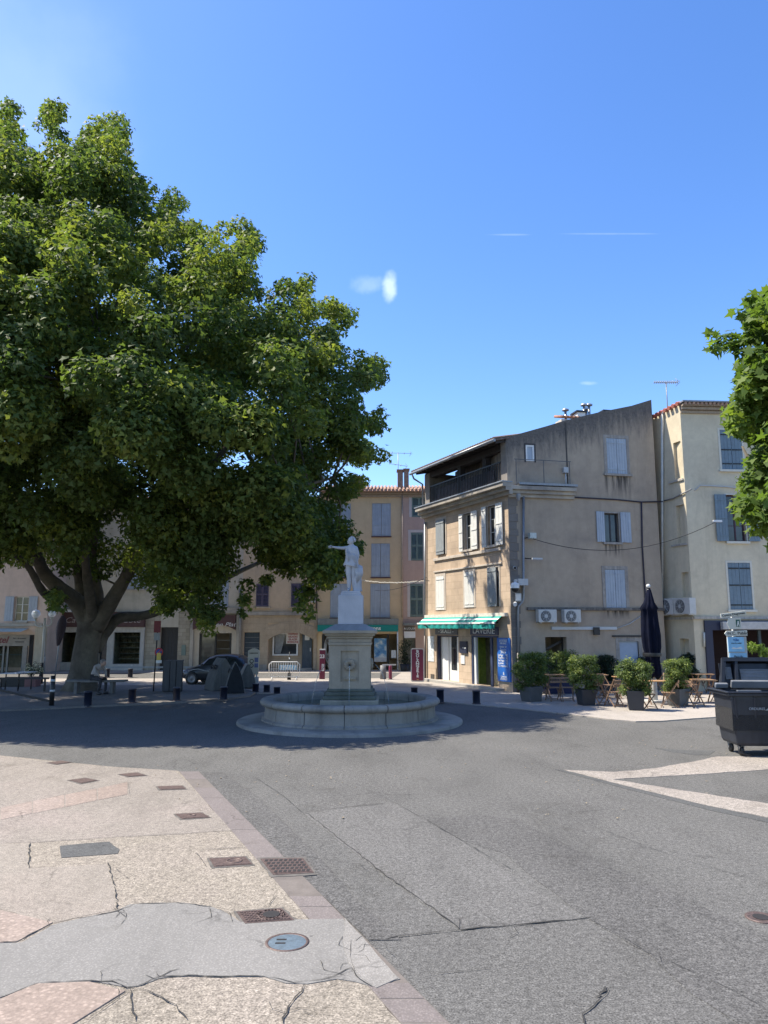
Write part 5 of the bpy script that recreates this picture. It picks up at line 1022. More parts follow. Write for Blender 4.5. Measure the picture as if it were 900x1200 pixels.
OCH = plaster('ochre_render', (.62, .47, .29), (.57, .43, .27), streak=.12, var=.06); PNK = plaster('pink_render', (.54, .385, .31), (.49, .35, .29), streak=.12, var=.06); TAN = plaster('tan_render', (.58, .44, .30), (.5, .385, .27), streak=.2)
TANS = plaster('tan_stone', (.48, .38, .27), (.4, .32, .23), stone=(.7, .34, .92, .8), streak=.2); ROUGH = plaster('rubble_stone', (.42, .37, .29), (.31, .27, .21), stone=(.42, .22, .75, .6), streak=.2); PINKH = plaster('pale_pink_render', (.6, .47, .39), (.53, .42, .35), streak=.25); BEI = plaster('beige_render', (.55, .48, .38), (.47, .41, .33), streak=.25)
WHS = M('white_shopfront', (.5, .48, .44), .7, .1, streak=.15); BROWN = M('brown_canvas', (.09, .045, .042), .8, .12); TEALD = M('teal_fascia', (.0, .2, .175), .7, .06); GREYF = M('grey_fascia', (.2, .22, .21), .7, .1, streak=.2)
def shop_text(F, parent, t, u, v, size, m, y, **k):
    x, z = F.px(u, v); return text(t, size, m, parent, (x, y, z), (R(90), 0, 0), **k)
# ochre house
hw = [(436, 590, 458, 628.5, .1), (435, 637, 457, 676.5, .1), (434, 684, 457, 724, .1), (389, 590, 411, 628.5, .1), (388, 637, 410, 676.5, .1), (387, 684, 410, 724, .1), (377, 743, 465.5, 785, 2.2)]
F, hs = house('ochre_house', 372, 472, 577, OCH, 'tall ochre house with pale blue shutters above a teal shop fascia', hw)
OC = F; eave(F)
for h in hs[:6]: window(F, h[:4], 'closed', PALEBLUE, None, 0, 5, (.04, .35, .65, .96), sill=False); F.part('sill', MB().box(h[0] - .04, -.06, h[1] - .06, h[2] + .04, 0, h[1]), M('sill_red', (.1, .05, .05), .8))
chim(F, 412.4, 550, 425, 571, 2.0, BRICKR); c_ = chim(F, 466.6, 545, 473, 572, 1.6, BRICKR, cap=BRICKR); chim(F, 474.6, 544, 480, 572, 1.6, BRICKR, cap=BRICKR)
F.part('skylight', MB().box(F.px(425, 570)[0], 1.6, F.px(425, 571)[1], F.px(446, 570)[0], 2.4, F.px(425, 566.5)[1]), DARK)
aerial(at(466.6, 560, YB + 2), 1.6, 1.6, 5, 'television aerial with two crossed booms by the paired brick chimneys', .5, .1)
aerial(at(466.6, 552, YB + 2.4), .4, 1.3, 4, 'lower short aerial beside the paired brick chimneys on the ochre house', .3, .6)
pipe(F, [(471.4, 580), (471.4, 724)], .05, M('pipe_beige', (.4, .3, .22), .6)); 
fa = F.part('shop_canopy', MB().box(F.px(373, 731)[0], -.5, F.px(373, 732)[1], F.px(467, 731)[0], 0, F.px(373, 725)[1]), GREYF)
tb = F.part('shop_fascia', MB().box(F.px(373, 731)[0], -.55, F.px(373, 740)[1], F.px(466.5, 731)[0], -.45, F.px(373, 732.2)[1]), TEALD)
shop_text(F, tb, 'Les', 397, 735.5, .3, WHITEP, -.56, sx=1.1, bold=.008); shop_text(F, tb, 'Santons', 436, 736.3, .3, WHITEP, -.56, sx=1.1, bold=.008)
F.part('shopfront', MB().box(F.px(377, 760)[0], .02, 0, F.px(380, 760)[0], .12, F.px(377, 743)[1]).box(F.px(388, 760)[0], .02, 0, F.px(391, 760)[0], .12, F.px(377, 743)[1]).box(F.px(432, 760)[0], .02, 0, F.px(435, 760)[0], .12, F.px(377, 743)[1]).box(F.px(453.5, 760)[0], .02, 0, F.px(456, 760)[0], .12, F.px(377, 743)[1]), BLACKP)
m, nt, b = newmat('sea_poster'); v = coords(nt); nt.links.new(ramp(nt, noise(nt, v, 2.2, 5), [(.35, (.03, .14, .35)), (.5, (.12, .3, .5)), (.6, (.55, .6, .6))]), b.inputs['Base Color'])
po = F.part('window_poster', MB().box(F.px(438.5, 760)[0], -.02, F.px(438, 775.5)[1], F.px(453, 760)[0], .1, F.px(438, 748)[1]), m)
F.part('poster_caption', MB().box(F.px(438.5, 760)[0], -.03, F.px(438, 775.5)[1], F.px(453, 760)[0], -.021, F.px(438, 770.5)[1]), GREYP)
F.part('window_poster', MB().box(F.px(458.5, 760)[0], -.02, F.px(458, 771)[1], F.px(464, 760)[0], .05, F.px(458, 762)[1]), WHITEP)
F.part('pane', MB().box(F.px(391, 760)[0], .06, .05, F.px(432, 760)[0], .07, F.px(377, 743)[1]), MATS['glass'])
ir = MB(); cx_, cz_ = F.px(384, 760)
for k in range(3):
    w_ = .22 - .06 * k; h_ = .8 - .2 * k; ir.tube([(cx_, -.05, cz_ - h_), (cx_ - w_, -.05, cz_ - h_ * .3), (cx_ - w_ * .8, -.05, cz_ + h_ * .4), (cx_, -.05, cz_ + h_), (cx_ + w_ * .8, -.05, cz_ + h_ * .4), (cx_ + w_, -.05, cz_ - h_ * .3), (cx_, -.05, cz_ - h_)], .022, 5)
F.part('iron_grille', ir, GREYP); F.part('support_post', MB().tube([(F.px(465.8, 760)[0], -.5, 0), (F.px(465.8, 760)[0], -.5, F.px(466, 740)[1])], .04, 8), WHITEP)
# pink house
hw = [(482.5, 582, 500, 606, .1), (481.5, 624, 496, 657, .1), (480.5, 684, 496, 723, .1), (472.5, 745, 487, 786, .7)]
F, hs = house('pink_house', 472.2, 560, 577, PNK, 'narrow pink house with grey green shutters half hidden by the laundry building', hw, .03)
eave(F, TILEP)
for h in hs[:3]: window(F, h[:4], 'closed', GREENSH, M('white_surround', (.55, .5, .46), .8, .05), .16, 4, louvre=True, sill=False)
F.part('door', MB().box(hs[3][0] + .02, .4, .02, hs[3][2] - .02, .46, hs[3][3]), M('door_grey', (.22, .23, .2), .7))
s_ = F.part('shop_sign', MB().box(F.px(473.5, 742)[0], -.3, F.px(473, 747.5)[1], F.px(486.5, 742)[0], -.25, F.px(473, 740)[1]), WHITEP); s2_ = F.part('shop_sign', MB().box(F.px(474, 742)[0], -.3, F.px(473, 739.2)[1], F.px(486, 742)[0], -.25, F.px(473, 734)[1]), M('sign_dark', (.1, .1, .09), .6)); shop_text(F, s2_, 'A LOUER', 480, 736.7, .17, WHITEP, -.31)
F.part('canopy', MB().box(F.px(472.5, 742)[0], -.4, F.px(473, 733)[1], F.px(505, 742)[0], 0, F.px(473, 730)[1]), GREYF)
# tan arched house
hw = [(300, 684, 315, 711, .1), (341, 683.5, 357.5, 711, .1), (285.5, 741, 304, 785, .3), (314, 741, 367, 785.5, .45)]
F, hs = house('arched_house', 283, 371.8, 592, TAN, 'tan house with mauve shutters over a wide stone arched ground floor', hw)
eave(F)
for h in hs[:2]: window(F, h[:4], 'closed', MAUVE, M('tan_surround', (.45, .36, .26), .9), .08, 3, louvre=True)
zl = F.px(300, 721)[1]; F.part('string_course', MB().box(0, -.14, F.px(300, 721)[1], F.L - .35, 0, F.px(300, 717)[1]), CORN)
a, c, b, d, e = hs[3]
gf = F.part('ground_floor_facing', MB().box(.02, -.03, 0, hs[2][0] - .02, 0, zl - .01).box(hs[2][0] - .02, -.03, hs[2][3] + .02, hs[2][2] + .02, 0, zl - .01).box(hs[2][2] + .02, -.03, 0, a - .02, 0, zl - .01).box(b + .02, -.03, 0, F.L - .02, 0, zl - .01).box(a - .02, -.03, d + .55, b + .02, 0, zl - .01), TANS)
mid = (a + b) / 2; hwid = (b - a) / 2; rise = .42; Rr = (hwid ** 2 + rise ** 2) / (2 * rise); zc = d - rise + .0 + (-Rr + rise); NV = 21; h_ang = math.asin(hwid / Rr)
for i in range(NV):
    t0 = -h_ang + 2 * h_ang * i / NV + .0012; t1 = -h_ang + 2 * h_ang * (i + 1) / NV - .0012; zc = d - Rr
    q = [(mid + Rr * sin(t0), zc + Rr * cos(t0)), (mid + Rr * sin(t1), zc + Rr * cos(t1)), (mid + (Rr + .62) * sin(t1), zc + (Rr + .62) * cos(t1)), (mid + (Rr + .62) * sin(t0), zc + (Rr + .62) * cos(t0))]
    F.part('voussoir', MB().slab(q, -.06, .02), MATS['tan_stone'])
sp = MB(); n = 16
for i in range(n):   # spandrels between opening head and the arch
    x0_ = a + (b - a) * i / n; x1_ = a + (b - a) * (i + 1) / n; f = lambda x: d - Rr + sqrt(Rr ** 2 - (x - mid) ** 2)
    sp.slab([(x0_, f(x0_)), (x1_, f(x1_)), (x1_, d + .01), (x0_, d + .01)], -.01, .2)
F.part('arch_spandrel', sp, TANS)
wq = F.rect(318.5, 741.5, 348.5, 768.5); wf = F.part('shop_window', MB().box(wq[0], .3, wq[1], wq[0] + .09, .4, wq[3]).box(wq[2] - .09, .3, wq[1], wq[2], .4, wq[3]).box(wq[0] + .09, .3, wq[1], wq[2] - .09, .4, wq[1] + .09).box(wq[0] + .09, .3, wq[3] - .09, wq[2] - .09, .4, wq[3]), WHITEP)
F.part('pane', MB().box(wq[0] + .09, .37, wq[1] + .09, wq[2] - .09, .38, wq[3] - .09), MATS['glass'], wf)
cu = MB(); n = 24; x0_, x1_ = wq[0] + .15, wq[0] + .75
cu.add([(x0_ + (x1_ - x0_) * i / n, .33 + .02 * sin(i * 1.6), wq[3] - .1) for i in range(n + 1)] + [(x0_ + (x1_ - x0_) * i / n * .55, .33 + .02 * sin(i * 1.6), wq[1] + .12) for i in range(n + 1)], [(i, n + 1 + i, n + 2 + i, i + 1) for i in range(n)])
F.part('curtain', cu, M('curtain_grey', (.33, .35, .36), .9), wf)
s_ = F.part('red_lettered_sign', MB().box(F.px(335, 742)[0], .22, F.px(335, 754.5)[1], F.px(350.5, 742)[0], .28, F.px(335, 741)[1]), M('sign_offwhite', (.6, .55, .5), .6)); RED = M('dull_red', (.3, .04, .04), .6)
for i, t in enumerate(('CREPERIE', 'SALADES', 'GLACES', 'BOISSONS')): shop_text(F, s_, t, 342.7, 743.2 + i * 3.1, .14, RED, .215, bold=.004)
F.part('arch_back_wall', MB().box(a, .42, 0, wq[0], .45, d).box(wq[0], .4, 0, wq[2], .45, wq[1]).box(wq[2], .42, 0, F.px(353, 760)[0], .45, d), TANS)
dq = F.rect(353.5, 742, 365, 779); do = F.part('door', MB().box(dq[0], .3, .15, dq[2], .36, dq[3]), M('door_slate', (.06, .085, .11), .5)); F.part('notice', MB().box(dq[0] + .15, .28, 1.75, dq[2] - .15, .3, 2.05), WHITEP, do); F.part('handle', MB().box(dq[2] - .12, .26, 1.1, dq[2] - .06, .3, 1.3), GREYP, do)
dq = hs[2]; do = F.part('door', shutter_mb(dq[0], .05, dq[2], dq[3], .15, 6), M('door_navy', (.03, .05, .075), .5)); F.part('grille', (lambda m_: [m_.box(dq[0] + .05, .13, z, dq[2] - .05, .15, z + .02) for z in (1.0, 1.3, 1.6, 1.9)] and m_)(MB()), GREYSH, do)
F.part('plinth', MB().box(.01, -.08, 0, dq[0] - .05, -.03, .35).box(dq[2] + .05, -.08, 0, a - .05, -.03, .35), CORN)
pipe(F, [(371, 600, -.1), (371, 718, -.1)], .05, DPIPE); F.part('wall_lantern', MB().box(F.L - .35, -.3, F.px(368, 690)[1], F.L - .15, -.1, F.px(368, 684)[1]).box(F.L - .38, -.3, F.px(368, 706)[1], F.L - .12, -.1, F.px(368, 700)[1]), GREYP)
F.part('step', MB().box(a + .1, -.25, 0, b - .05, .4, .14), CORN)
# house with the brown awning
hw = [(245, 678, 268, 710.5, .1), (233, 742, 271, 786, 2.0)]
F, hs = house('awning_house', 222, 283, 592, BEI, 'house with pale blue shutters and a brown arched shop awning', hw)
eave(F); window(F, hs[0][:4], 'closed', PALEBLUE, None, 0, 5, (.1, .9), sill=True)
F.part('string_course', MB().box(0, -.22, F.px(240, 719)[1], F.L - .1, 0, F.px(240, 712)[1]), CORN, bevel=.02)
zt_ = F.px(240, 720.5)[1]; za = F.px(240, 738)[1]; x0_, x1_ = F.px(227, 730)[0], F.px(276.5, 730)[0]; n = 12; am = []
for i in range(n + 1): t = i / n; am.append((x0_ + (x1_ - x0_) * t, za + .32 * (1 - (2 * t - 1) ** 2)))
ab = F.part('arched_awning', MB().slab([(x0_, zt_), (x1_, zt_)] + am[::-1], -.18, -.02), BROWN); shop_text(F, ab, 'Mon en Plat', 256, 732, .34, M('script_white', (.6, .6, .58), .6), -.19, shear=.35, sx=1.25)
for u0, u1 in ((277.2, 281), (223, 227)): F.part('pilaster', MB().box(F.px(u0, 750)[0], -.16, 0, F.px(u1, 750)[0], 0, zt_), CORN)
F.part('shopfront', MB().box(hs[1][0], .05, 0, hs[1][0] + .12, .15, hs[1][3]).box(hs[1][2] - .12, .05, 0, hs[1][2], .15, hs[1][3]).box((hs[1][0] + hs[1][2]) / 2 - .05, .05, 0, (hs[1][0] + hs[1][2]) / 2 + .05, .15, hs[1][3]), BLACKP)
F.part('pane', MB().box(hs[1][0] + .12, .1, .4, (hs[1][0] + hs[1][2]) / 2 - .05, .11, hs[1][3]), MATS['glass_lit']); F.part('display_shelf', (lambda m_: [m_.box(hs[1][0] + .2, .8, z, hs[1][2] - .2, 1.2, z + .04) for z in (.7, 1.2, 1.7)] and m_)(MB()), GREYP)
pipe(F, [(282.2, 690, -.2), (282.2, 785, -.2)], .07, M('pipe_zinc_dull', (.24, .22, .19), .6))
# stone house with white shopfronts
hw = [(186.5, 735, 208, 786, .5), (133.5, 741, 164.5, 778, 1.2), (66, 741, 91, 776, 1.2), (116, 741, 126, 778, .5), (75, 690, 90, 712, .1), (150, 640, 172, 690, .1)]
F, hs = house('stone_shop_house', 55, 222, 592, plaster('grey_beige_render', (.52, .47, .38), (.44, .4, .32), streak=.25), 'long stone house behind the trunk with white shopfronts and brown fascia', hw)
eave(F); zt_ = F.px(100, 735)[1]
for u0, u1 in ((169.5, 186.3), (208.2, 221.8)):
    F.part('rubble_wall', MB().box(F.px(u0, 760)[0], -.03, 0, F.px(u1, 760)[0], 0, F.px(100, 716)[1]), ROUGH)
x0_, x1_ = F.px(64, 760)[0], F.px(169, 760)[0]; q = hs
F.part('white_shopfront', MB().box(x0_, -.12, 0, q[2][0], 0, zt_).box(q[2][0], -.12, 0, q[2][2], 0, q[2][1]).box(q[2][2], -.12, 0, q[3][0], 0, zt_).box(q[3][2], -.12, 0, q[1][0], 0, zt_).box(q[1][2], -.12, 0, x1_, 0, zt_).box(q[1][0], -.12, 0, q[1][2], 0, q[1][1]).box(q[1][0], -.12, q[1][3], q[1][2], 0, zt_).box(q[2][0], -.12, q[2][3], q[2][2], 0, zt_).box(q[3][0], -.12, q[3][3], q[3][2], 0, zt_), WHS)
bf = F.part('brown_fascia', MB().box(x0_, -.3, zt_ + .01, x1_, 0, F.px(100, 717)[1]), BROWN); shop_text(F, bf, 'La Cave', 83, 727, .45, M('script_grey', (.35, .3, .28), .6), -.31, shear=.3, sx=1.2)
F.part('awning_edge', MB().box(F.px(71, 716)[0], -.6, F.px(71, 717.5)[1], F.px(88, 716)[0], -.3, F.px(71, 714.5)[1]), WHITEP)
shop_text(F, bf, "d'a Cote", 148, 727, .45, MATS['script_grey'], -.31, shear=.3, sx=1.2)
DISP = plaster('shop_display', (.3, .25, .19), (.13, .11, .09)); 
for k in (1, 2):
    a, c, b, d, e = q[k]; F.part('pane', MB().box(a, .06, c, b, .07, d), MATS['clear_glass']); wf = F.part('display_back', MB().box(a + .02, 1.1, c, b - .02, 1.15, d), DISP if k == 1 else M('beige_blind', (.4, .3, .19), .8))
    if k == 1:
        for z in range(5): F.part('display_shelf', MB().box(a + .05, .6, c + .25 + z * .32, b - .05, 1.0, c + .28 + z * .32), GREYP)
        rg = random.Random(3); it = MB()
        for z in range(5):
            for i in range(9): x = a + .15 + i * (b - a - .3) / 8; hh = rg.uniform(.06, .2); it.box(x - .05, .7, c + .28 + z * .32, x + .05, .85, c + .28 + z * .32 + hh)
        F.part('goods', it, M('goods', (.42, .3, .2), .6, .5, 3), kind='stuff')
a, c, b, d, e = q[3]; F.part('door', MB().box(a, .2, .02, b, .26, d), MATS['glass']); a, c, b, d, e = q[0]; F.part('door', shutter_mb(a, .02, b, d, .3, 5), M('door_black', (.02, .02, .025), .5))
window(F, q[4][:4], 'closed', PALEBLUE, None, 0, 4); window(F, q[5][:4], 'closed', PALEBLUE, None, 0, 4)
F.part('plaque', MB().box(F.px(213, 760)[0], -.08, F.px(213, 768)[1], F.px(218, 760)[0], -.03, F.px(213, 756)[1]), GREENSH)
for u in (76, 69): pipe(F, [(u - 12.5, 700, -.2), (u - 12.5, 785, -.2)], .05, ZINC)
# pink house far left
hw = [(17, 699, 33, 728, .25), (-46, 699, -30, 728, .25), (-30, 757, 28, 795, 1.6), (-160, 757, -60, 795, 1.6)]
F, hs = house('pale_pink_house', -230, 54.5, 600, PINKH, 'pale pink house at the far left over a grey bistro front', hw, -2.2)
eave(F)
for h in hs[:2]:
    ww = window(F, h[:4], 'open', PALEBLUE, None, 0, wood=MATS['white_wood'])
    wd_ = (h[2] - h[0]) / 2
    for x in (h[0] - .52, h[2] + .04): F.part('shutter', shutter_mb(x, h[1], x + .48, h[3], -.06, 3, louvre=False), PALEBLUE, ww)
F.part('string_course', MB().box(0, -.15, F.px(10, 734)[1], F.px(50, 734)[0], 0, F.px(10, 730.5)[1]), CORN)
aw = MB(); n = 40
for i in range(n):
    if i % 2 == 0: continue
    x = F.px(-100, 740)[0] + i * .25; aw.add([(x, -.02, F.px(0, 736)[1]), (x + .25, -.02, F.px(0, 736)[1]), (x + .25, -1.0, F.px(0, 740)[1]), (x, -1.0, F.px(0, 740)[1])], [(0, 3, 2, 1)])
xa, xb = F.px(-100, 740)[0], F.px(34, 740)[0]
ao = F.part('awning', MB().add([(xa, -.01, F.px(0, 736.3)[1]), (xb, -.01, F.px(0, 736.3)[1]), (xb, -1.0, F.px(0, 740.3)[1]), (xa, -1.0, F.px(0, 740.3)[1])], [(0, 3, 2, 1)]), M('pale_canvas', (.4, .47, .46), .8)); 
gf = F.part('bistro_front', MB().box(0, -.1, F.px(0, 757)[1], F.px(35, 757)[0], 0, F.px(0, 744)[1]).box(F.px(28.3, 757)[0], -.1, 0, F.px(33, 757)[0], 0, F.px(0, 757)[1]).box(F.px(-58, 757)[0], -.1, 0, F.px(-32, 757)[0], 0, F.px(0, 757)[1]), M('grey_stone_front', (.25, .23, .2), .8))
shop_text(F, gf, 'Hotel', -2, 750, .5, M('script_red', (.14, .02, .025), .6), -.11, shear=.3, bold=.01); shop_text(F, gf, 'bar - brasserie', 24, 748, .12, BLACKP, -.11); shop_text(F, gf, 'restaurant', 24, 752, .12, BLACKP, -.11)
a, c, b, d, e = hs[2]
for u in (3, 8, 26): x = F.px(u, 770)[0]; F.part('shop_mullion', MB().box(x - .05, .05, 0, x + .05, .15, d), M('frame_grey', (.2, .2, .18), .6))
for z in (.95, 1.75): F.part('display_shelf', MB().box(a + .2, .5, z, b - .3, .6, z + .06), GREYP)
F.part('pane', MB().box(a + .1, .09, .3, b, .1, d), MATS['clear_glass']); F.part('cream_pier', MB().box(F.px(40, 760)[0], -.02, 0, F.px(54, 760)[0], 0, F.px(40, 735)[1]), M('cream_pier', (.45, .4, .31), .85, .08, streak=.2)); 
F.part('ivy', MB().box(F.px(34.5, 760)[0], -.05, 0, F.px(39, 760)[0], 0, F.px(34, 744)[1]), DARK)
pipe(F, [(53, 735, -.12), (53, 795, -.12)], .05, ZINC); F.part('meter_box', MB().box(F.px(50, 770)[0], -.25, F.px(50, 775)[1], F.px(54, 770)[0], -.02, F.px(50, 769.5)[1]), GREYP)
# string of festoon lights across the gap
wr = MB(); a = Vector(at(424, 680, YB - .6)); b = Vector(at(499, 680.5, YB - 8)); pts = [a.lerp(b, t / 30) - Vector((0, 0, .12 * 4 * (t / 30) * (1 - t / 30))) for t in range(31)]
fe = empty('festoon_lights', tuple(a), label='string of small pale bulbs strung in front of the ochre and pink houses', cat='string lights')
wr.tube([p - a for p in pts], .012, 4); wr.build('wire', GREYP, fe); bu = MB(); rg = random.Random(9)
for t in range(60): p = a.lerp(b, t / 60) - a - Vector((0, 0, .48 * (t / 60) * (1 - t / 60) + rg.uniform(-.03, .03))); bu.sphere(p, .028, 5, 4)
bu.build('bulbs', M('bulb_cream', (.8, .7, .5), .3), fe, kind='stuff')
wr = MB(); a = Vector(at(440, 692, YB - .3)); b = Vector(FA.world(.4, -.1, FA.px(505, 676)[1])); wr.tube([a.lerp(b, t / 10) - Vector((0, 0, .2 * 4 * (t / 10) * (1 - t / 10))) for t in range(11)], .012, 4); wr.build('overhead_wire', BLACKP, label='thin wire from the laundry building across to the ochre house', cat='wire')

# ================================================================== TERRACE
POT = M('planter_anthracite', (.03, .032, .038), .6, .1); POTG = M('planter_grey', (.085, .088, .092), .7, .1); WOOD = M('bistro_wood', (.24, .15, .095), .6, .25, 12); WOODT = M('table_wood', (.42, .25, .13), .5, .2, 10)
LAUREL = leafmat('laurel_leaf', (.08, .12, .035), (.2, .24, .065), .32, .5); LAURELD = leafmat('laurel_shaded', (.022, .04, .022), (.04, .06, .03), .2, .4)  # darker copy has the shade on the rear shrubs put into its leaf colour
def potted(u, v, w, h, shr, label, mat=None, leafm=None, rz=.2, w2=None, n=2200, sz=.075, dep=None):
    """planter with a clipped shrub; (u, v) foot of the pot, shr = (width, top z)"""
    x, y = G(u, v); y += .2; dep = dep or w; ztop_ = shr[1] - .34; shr = (shr[0], ztop_); h -= .06; r = empty('potted_shrub', (x, y, .03), rz, label=label, cat='potted plant', group='shrubs in planters round the cafe terrace')
    p = MB(); t = w / 2; b_ = t * .78; td = dep / 2; bd = td * .78
    p.add([(-b_, -bd, 0), (b_, -bd, 0), (b_, bd, 0), (-b_, bd, 0), (-t, -td, h), (t, -td, h), (t, td, h), (-t, td, h), (-t + .03, -td + .03, h), (t - .03, -td + .03, h), (t - .03, td - .03, h), (-t + .03, td - .03, h), (-t + .03, -td + .03, h - .06), (t - .03, -td + .03, h - .06), (t - .03, td - .03, h - .06), (-t + .03, td - .03, h - .06)],
          [(3, 2, 1, 0), (0, 1, 5, 4), (1, 2, 6, 5), (2, 3, 7, 6), (3, 0, 4, 7), (4, 5, 9, 8), (5, 6, 10, 9), (6, 7, 11, 10), (7, 4, 8, 11), (8, 9, 13, 12), (9, 10, 14, 13), (10, 11, 15, 14), (11, 8, 12, 15), (12, 13, 14, 15)])
    p.build('planter', mat or POT, r, bevel=.01)
    rg = random.Random(int(u)); W_, ztop = shr; cl = []
    nb = max(14, int(26 * W_)); z0 = h + .02; kx = max(1, W_ / .9)
    for i in range(nb * 2):
        a = rg.uniform(0, 6.28); t = rg.random(); z = z0 + (ztop - z0) * t; f = .72 + .28 * sin(pi * min(1, .2 + t * .75)); rr = W_ / 2 * f * sqrt(rg.random()); cl.append((rr * cos(a) * .92, rr * sin(a) * .8 / kx, z - .06, rg.uniform(.13, .2)))
    leaf_mesh('foliage', leafm or LAUREL, cl, n * 1.8 / len(cl), sz * .85, int(u * 3), r, up=.75, shape='simple', shell=.3, kind='stuff')
    s_ = MB(); s_.tube([(0, 0, h - .08), (.03, 0, h + .4), (0, .02, h + .7)], [.035, .03, .02], 7)
    for k in range(5): a = k * 1.26; s_.tube([(.02, 0, h + .25), (W_ * .3 * cos(a), W_ * .25 * sin(a) / kx, h + (ztop - h) * .6)], [.02, .008], 5)
    s_.build('stem', BARK, r); return r
potted(624, 823.5, .6, .56, (1.5, 1.95), 'leftmost clipped laurel in a pale sided square planter at the laundry building corner', POTG, rz=.55, n=5200, sz=.08)
potted(655, 814, 1.3, .6, (2.2, 1.92), 'hedge like laurel in a long navy planter behind the first table', M('planter_navy', (.015, .025, .09), .5, .08), n=5200, rz=.1, dep=.5, sz=.08)
potted(689, 828, .52, .56, (1.15, 1.9), 'laurel in a dark square planter between the first and second tables', n=4200, sz=.08)
potted(748, 834, .52, .64, (1.08, 1.84), 'light green round laurel in a dark planter left of the closed parasol', n=4600, rz=-.25)
potted(798, 829, .54, .6, (1.02, 1.84), 'light green round laurel in a dark planter right of the closed parasol', mat=POTG, n=4600, rz=.6)
potted(713, 811, .5, .45, (1.05, 1.75), 'dark leafy shrub in shade against the grey wall left of the pale blue door', leafm=LAURELD, n=3600)
potted(762, 810, .5, .45, (.95, 1.6), 'dark loose shrub in shade right of the pale blue door behind the parasol', leafm=LAURELD, n=2600, sz=.1)
potted(811, 811, .5, .45, (1.0, 1.8), 'dark leafy shrub in shade against the cream wall beside the restaurant front', leafm=LAURELD, n=3200, sz=.1)
def chair():
    r = empty('folding_chair', (0, 0, .03), cat='chair', group='wooden folding chairs on the cafe terrace'); w = .2
    s = MB()
    for k in range(6): y = -.2 + k * .07; s.box(-w, y, .44, w, y + .052, .458)
    s.box(-w + .01, -.19, .422, -w + .03, .2, .44).box(w - .03, -.19, .422, w - .01, .2, .44); s.build('seat', WOOD, r)
    b = MB()
    for z in (.62, .74): b.box(-w, .265 + (z - .44) * .18, z, w, .285 + (z - .44) * .18, z + .075)
    b.build('backrest', WOOD, r)
    for sx in (-1, 1):
        MB().bar((sx * (w + .012), -.24, 0), (sx * (w + .012), .34, .83), .018, .034, (1, 0, 0)).build('leg', WOOD, r)
        MB().bar((sx * (w - .022), .3, 0), (sx * (w - .022), -.19, .445), .018, .034, (1, 0, 0)).build('leg', WOOD, r)
    MB().bar((-w, -.2, .06), (w, -.2, .06), .02, .02).bar((-w, .27, .06), (w, .27, .06), .02, .02).build('stretcher', WOOD, r)
    return r
def table(kind):
    r = empty('bistro_table', (0, 0, .03), cat='table', group='wooden tables on the cafe terrace'); t = MB()
    for k in range(8): y = -.32 + k * .081; t.box(-.34, y, .72, .34, y + .072, .742)
    t.box(-.3, -.3, .70, -.25, .3, .72).box(.25, -.3, .70, .3, .3, .72); t.build('tabletop', WOODT, r)
    for sx in (-.27, .27):
        MB().bar((sx, -.28, 0), (sx, .26, .7), .02, .04, (1, 0, 0)).build('leg', WOOD, r); MB().bar((sx * .85, .28, 0), (sx * .85, -.26, .7), .02, .04, (1, 0, 0)).build('leg', WOOD, r)
    return r
C_ = chair(); T_ = table(0); ufirst = {'c': True, 't': True}
def put(proto, key, u, v, rz, label, dx=0, dy=0):
    o = proto if ufirst[key] else copy_tree(proto); ufirst[key] = False; x, y = G(u, v); o.location = (x + dx, y + dy, .03); o.rotation_euler = (0, 0, rz); o['label'] = label; return o
put(T_, 't', 650, 815, .1, 'slatted wooden table in front of the long navy planter')
put(T_, 't', 733, 819, .15, 'orange brown table just left of the light green laurel in its dark planter')
put(T_, 't', 700, 815, .1, 'slatted table behind the dark planter, at the middle of the terrace')
put(T_, 't', 771, 826, -.1, 'wooden table directly in front of the foot of the closed parasol')
put(T_, 't', 826, 824, .0, 'front wooden table at the right, beside the black wheeled bin')
put(T_, 't', 824, 814, .0, 'rear wooden table at the right near the navy restaurant front')
put(T_, 't', 765, 815, .2, 'rear table behind the closed parasol foot by the grey wall')
for u, v, a, l in [(637, 820, 1.7, 'folding chair seen side on at the left end of the first table'), (649, 822.5, pi + .1, 'left folding chair of the pair with backs to the road at the first table'), (665, 822.5, pi - .1, 'right folding chair of the pair with backs to the road at the first table'),
                   (703, 827, 2.2, 'folding chair right beside the planter between the first and second tables'), (720, 829, pi + .3, 'folding chair nearest the road in the packed middle group of chairs'), (731, 828, pi - .5, 'folding chair just left of the planter with the light green laurel'), (699, 819, 2.6, 'folding chair pushed under the middle table behind the planter'), (712, 819, .6, 'folding chair behind the packed middle group, facing the road'), (741, 815, .3, 'pale topped folding chair behind the light green laurel, facing the road'),
                   (758, 832, 2.0, 'big folding chair in front of the parasol, left of its table'), (784, 830, -1.9, 'folding chair in front of the parasol, right of its table'), (786, 818, -.4, 'folding chair behind the parasol foot beside the right planter'),
                   (814, 829, 2.1, 'folding chair at the front right table with its back to the parasol'), (809, 818, 1.7, 'folding chair left of the rear right table'), (830, 811, .1, 'folding chair behind the rear right table at the restaurant front'), (845, 824, -1.4, 'folding chair at the right table half hidden by the wheeled bin')]:
    put(C_, 'c', u, v, a, l)
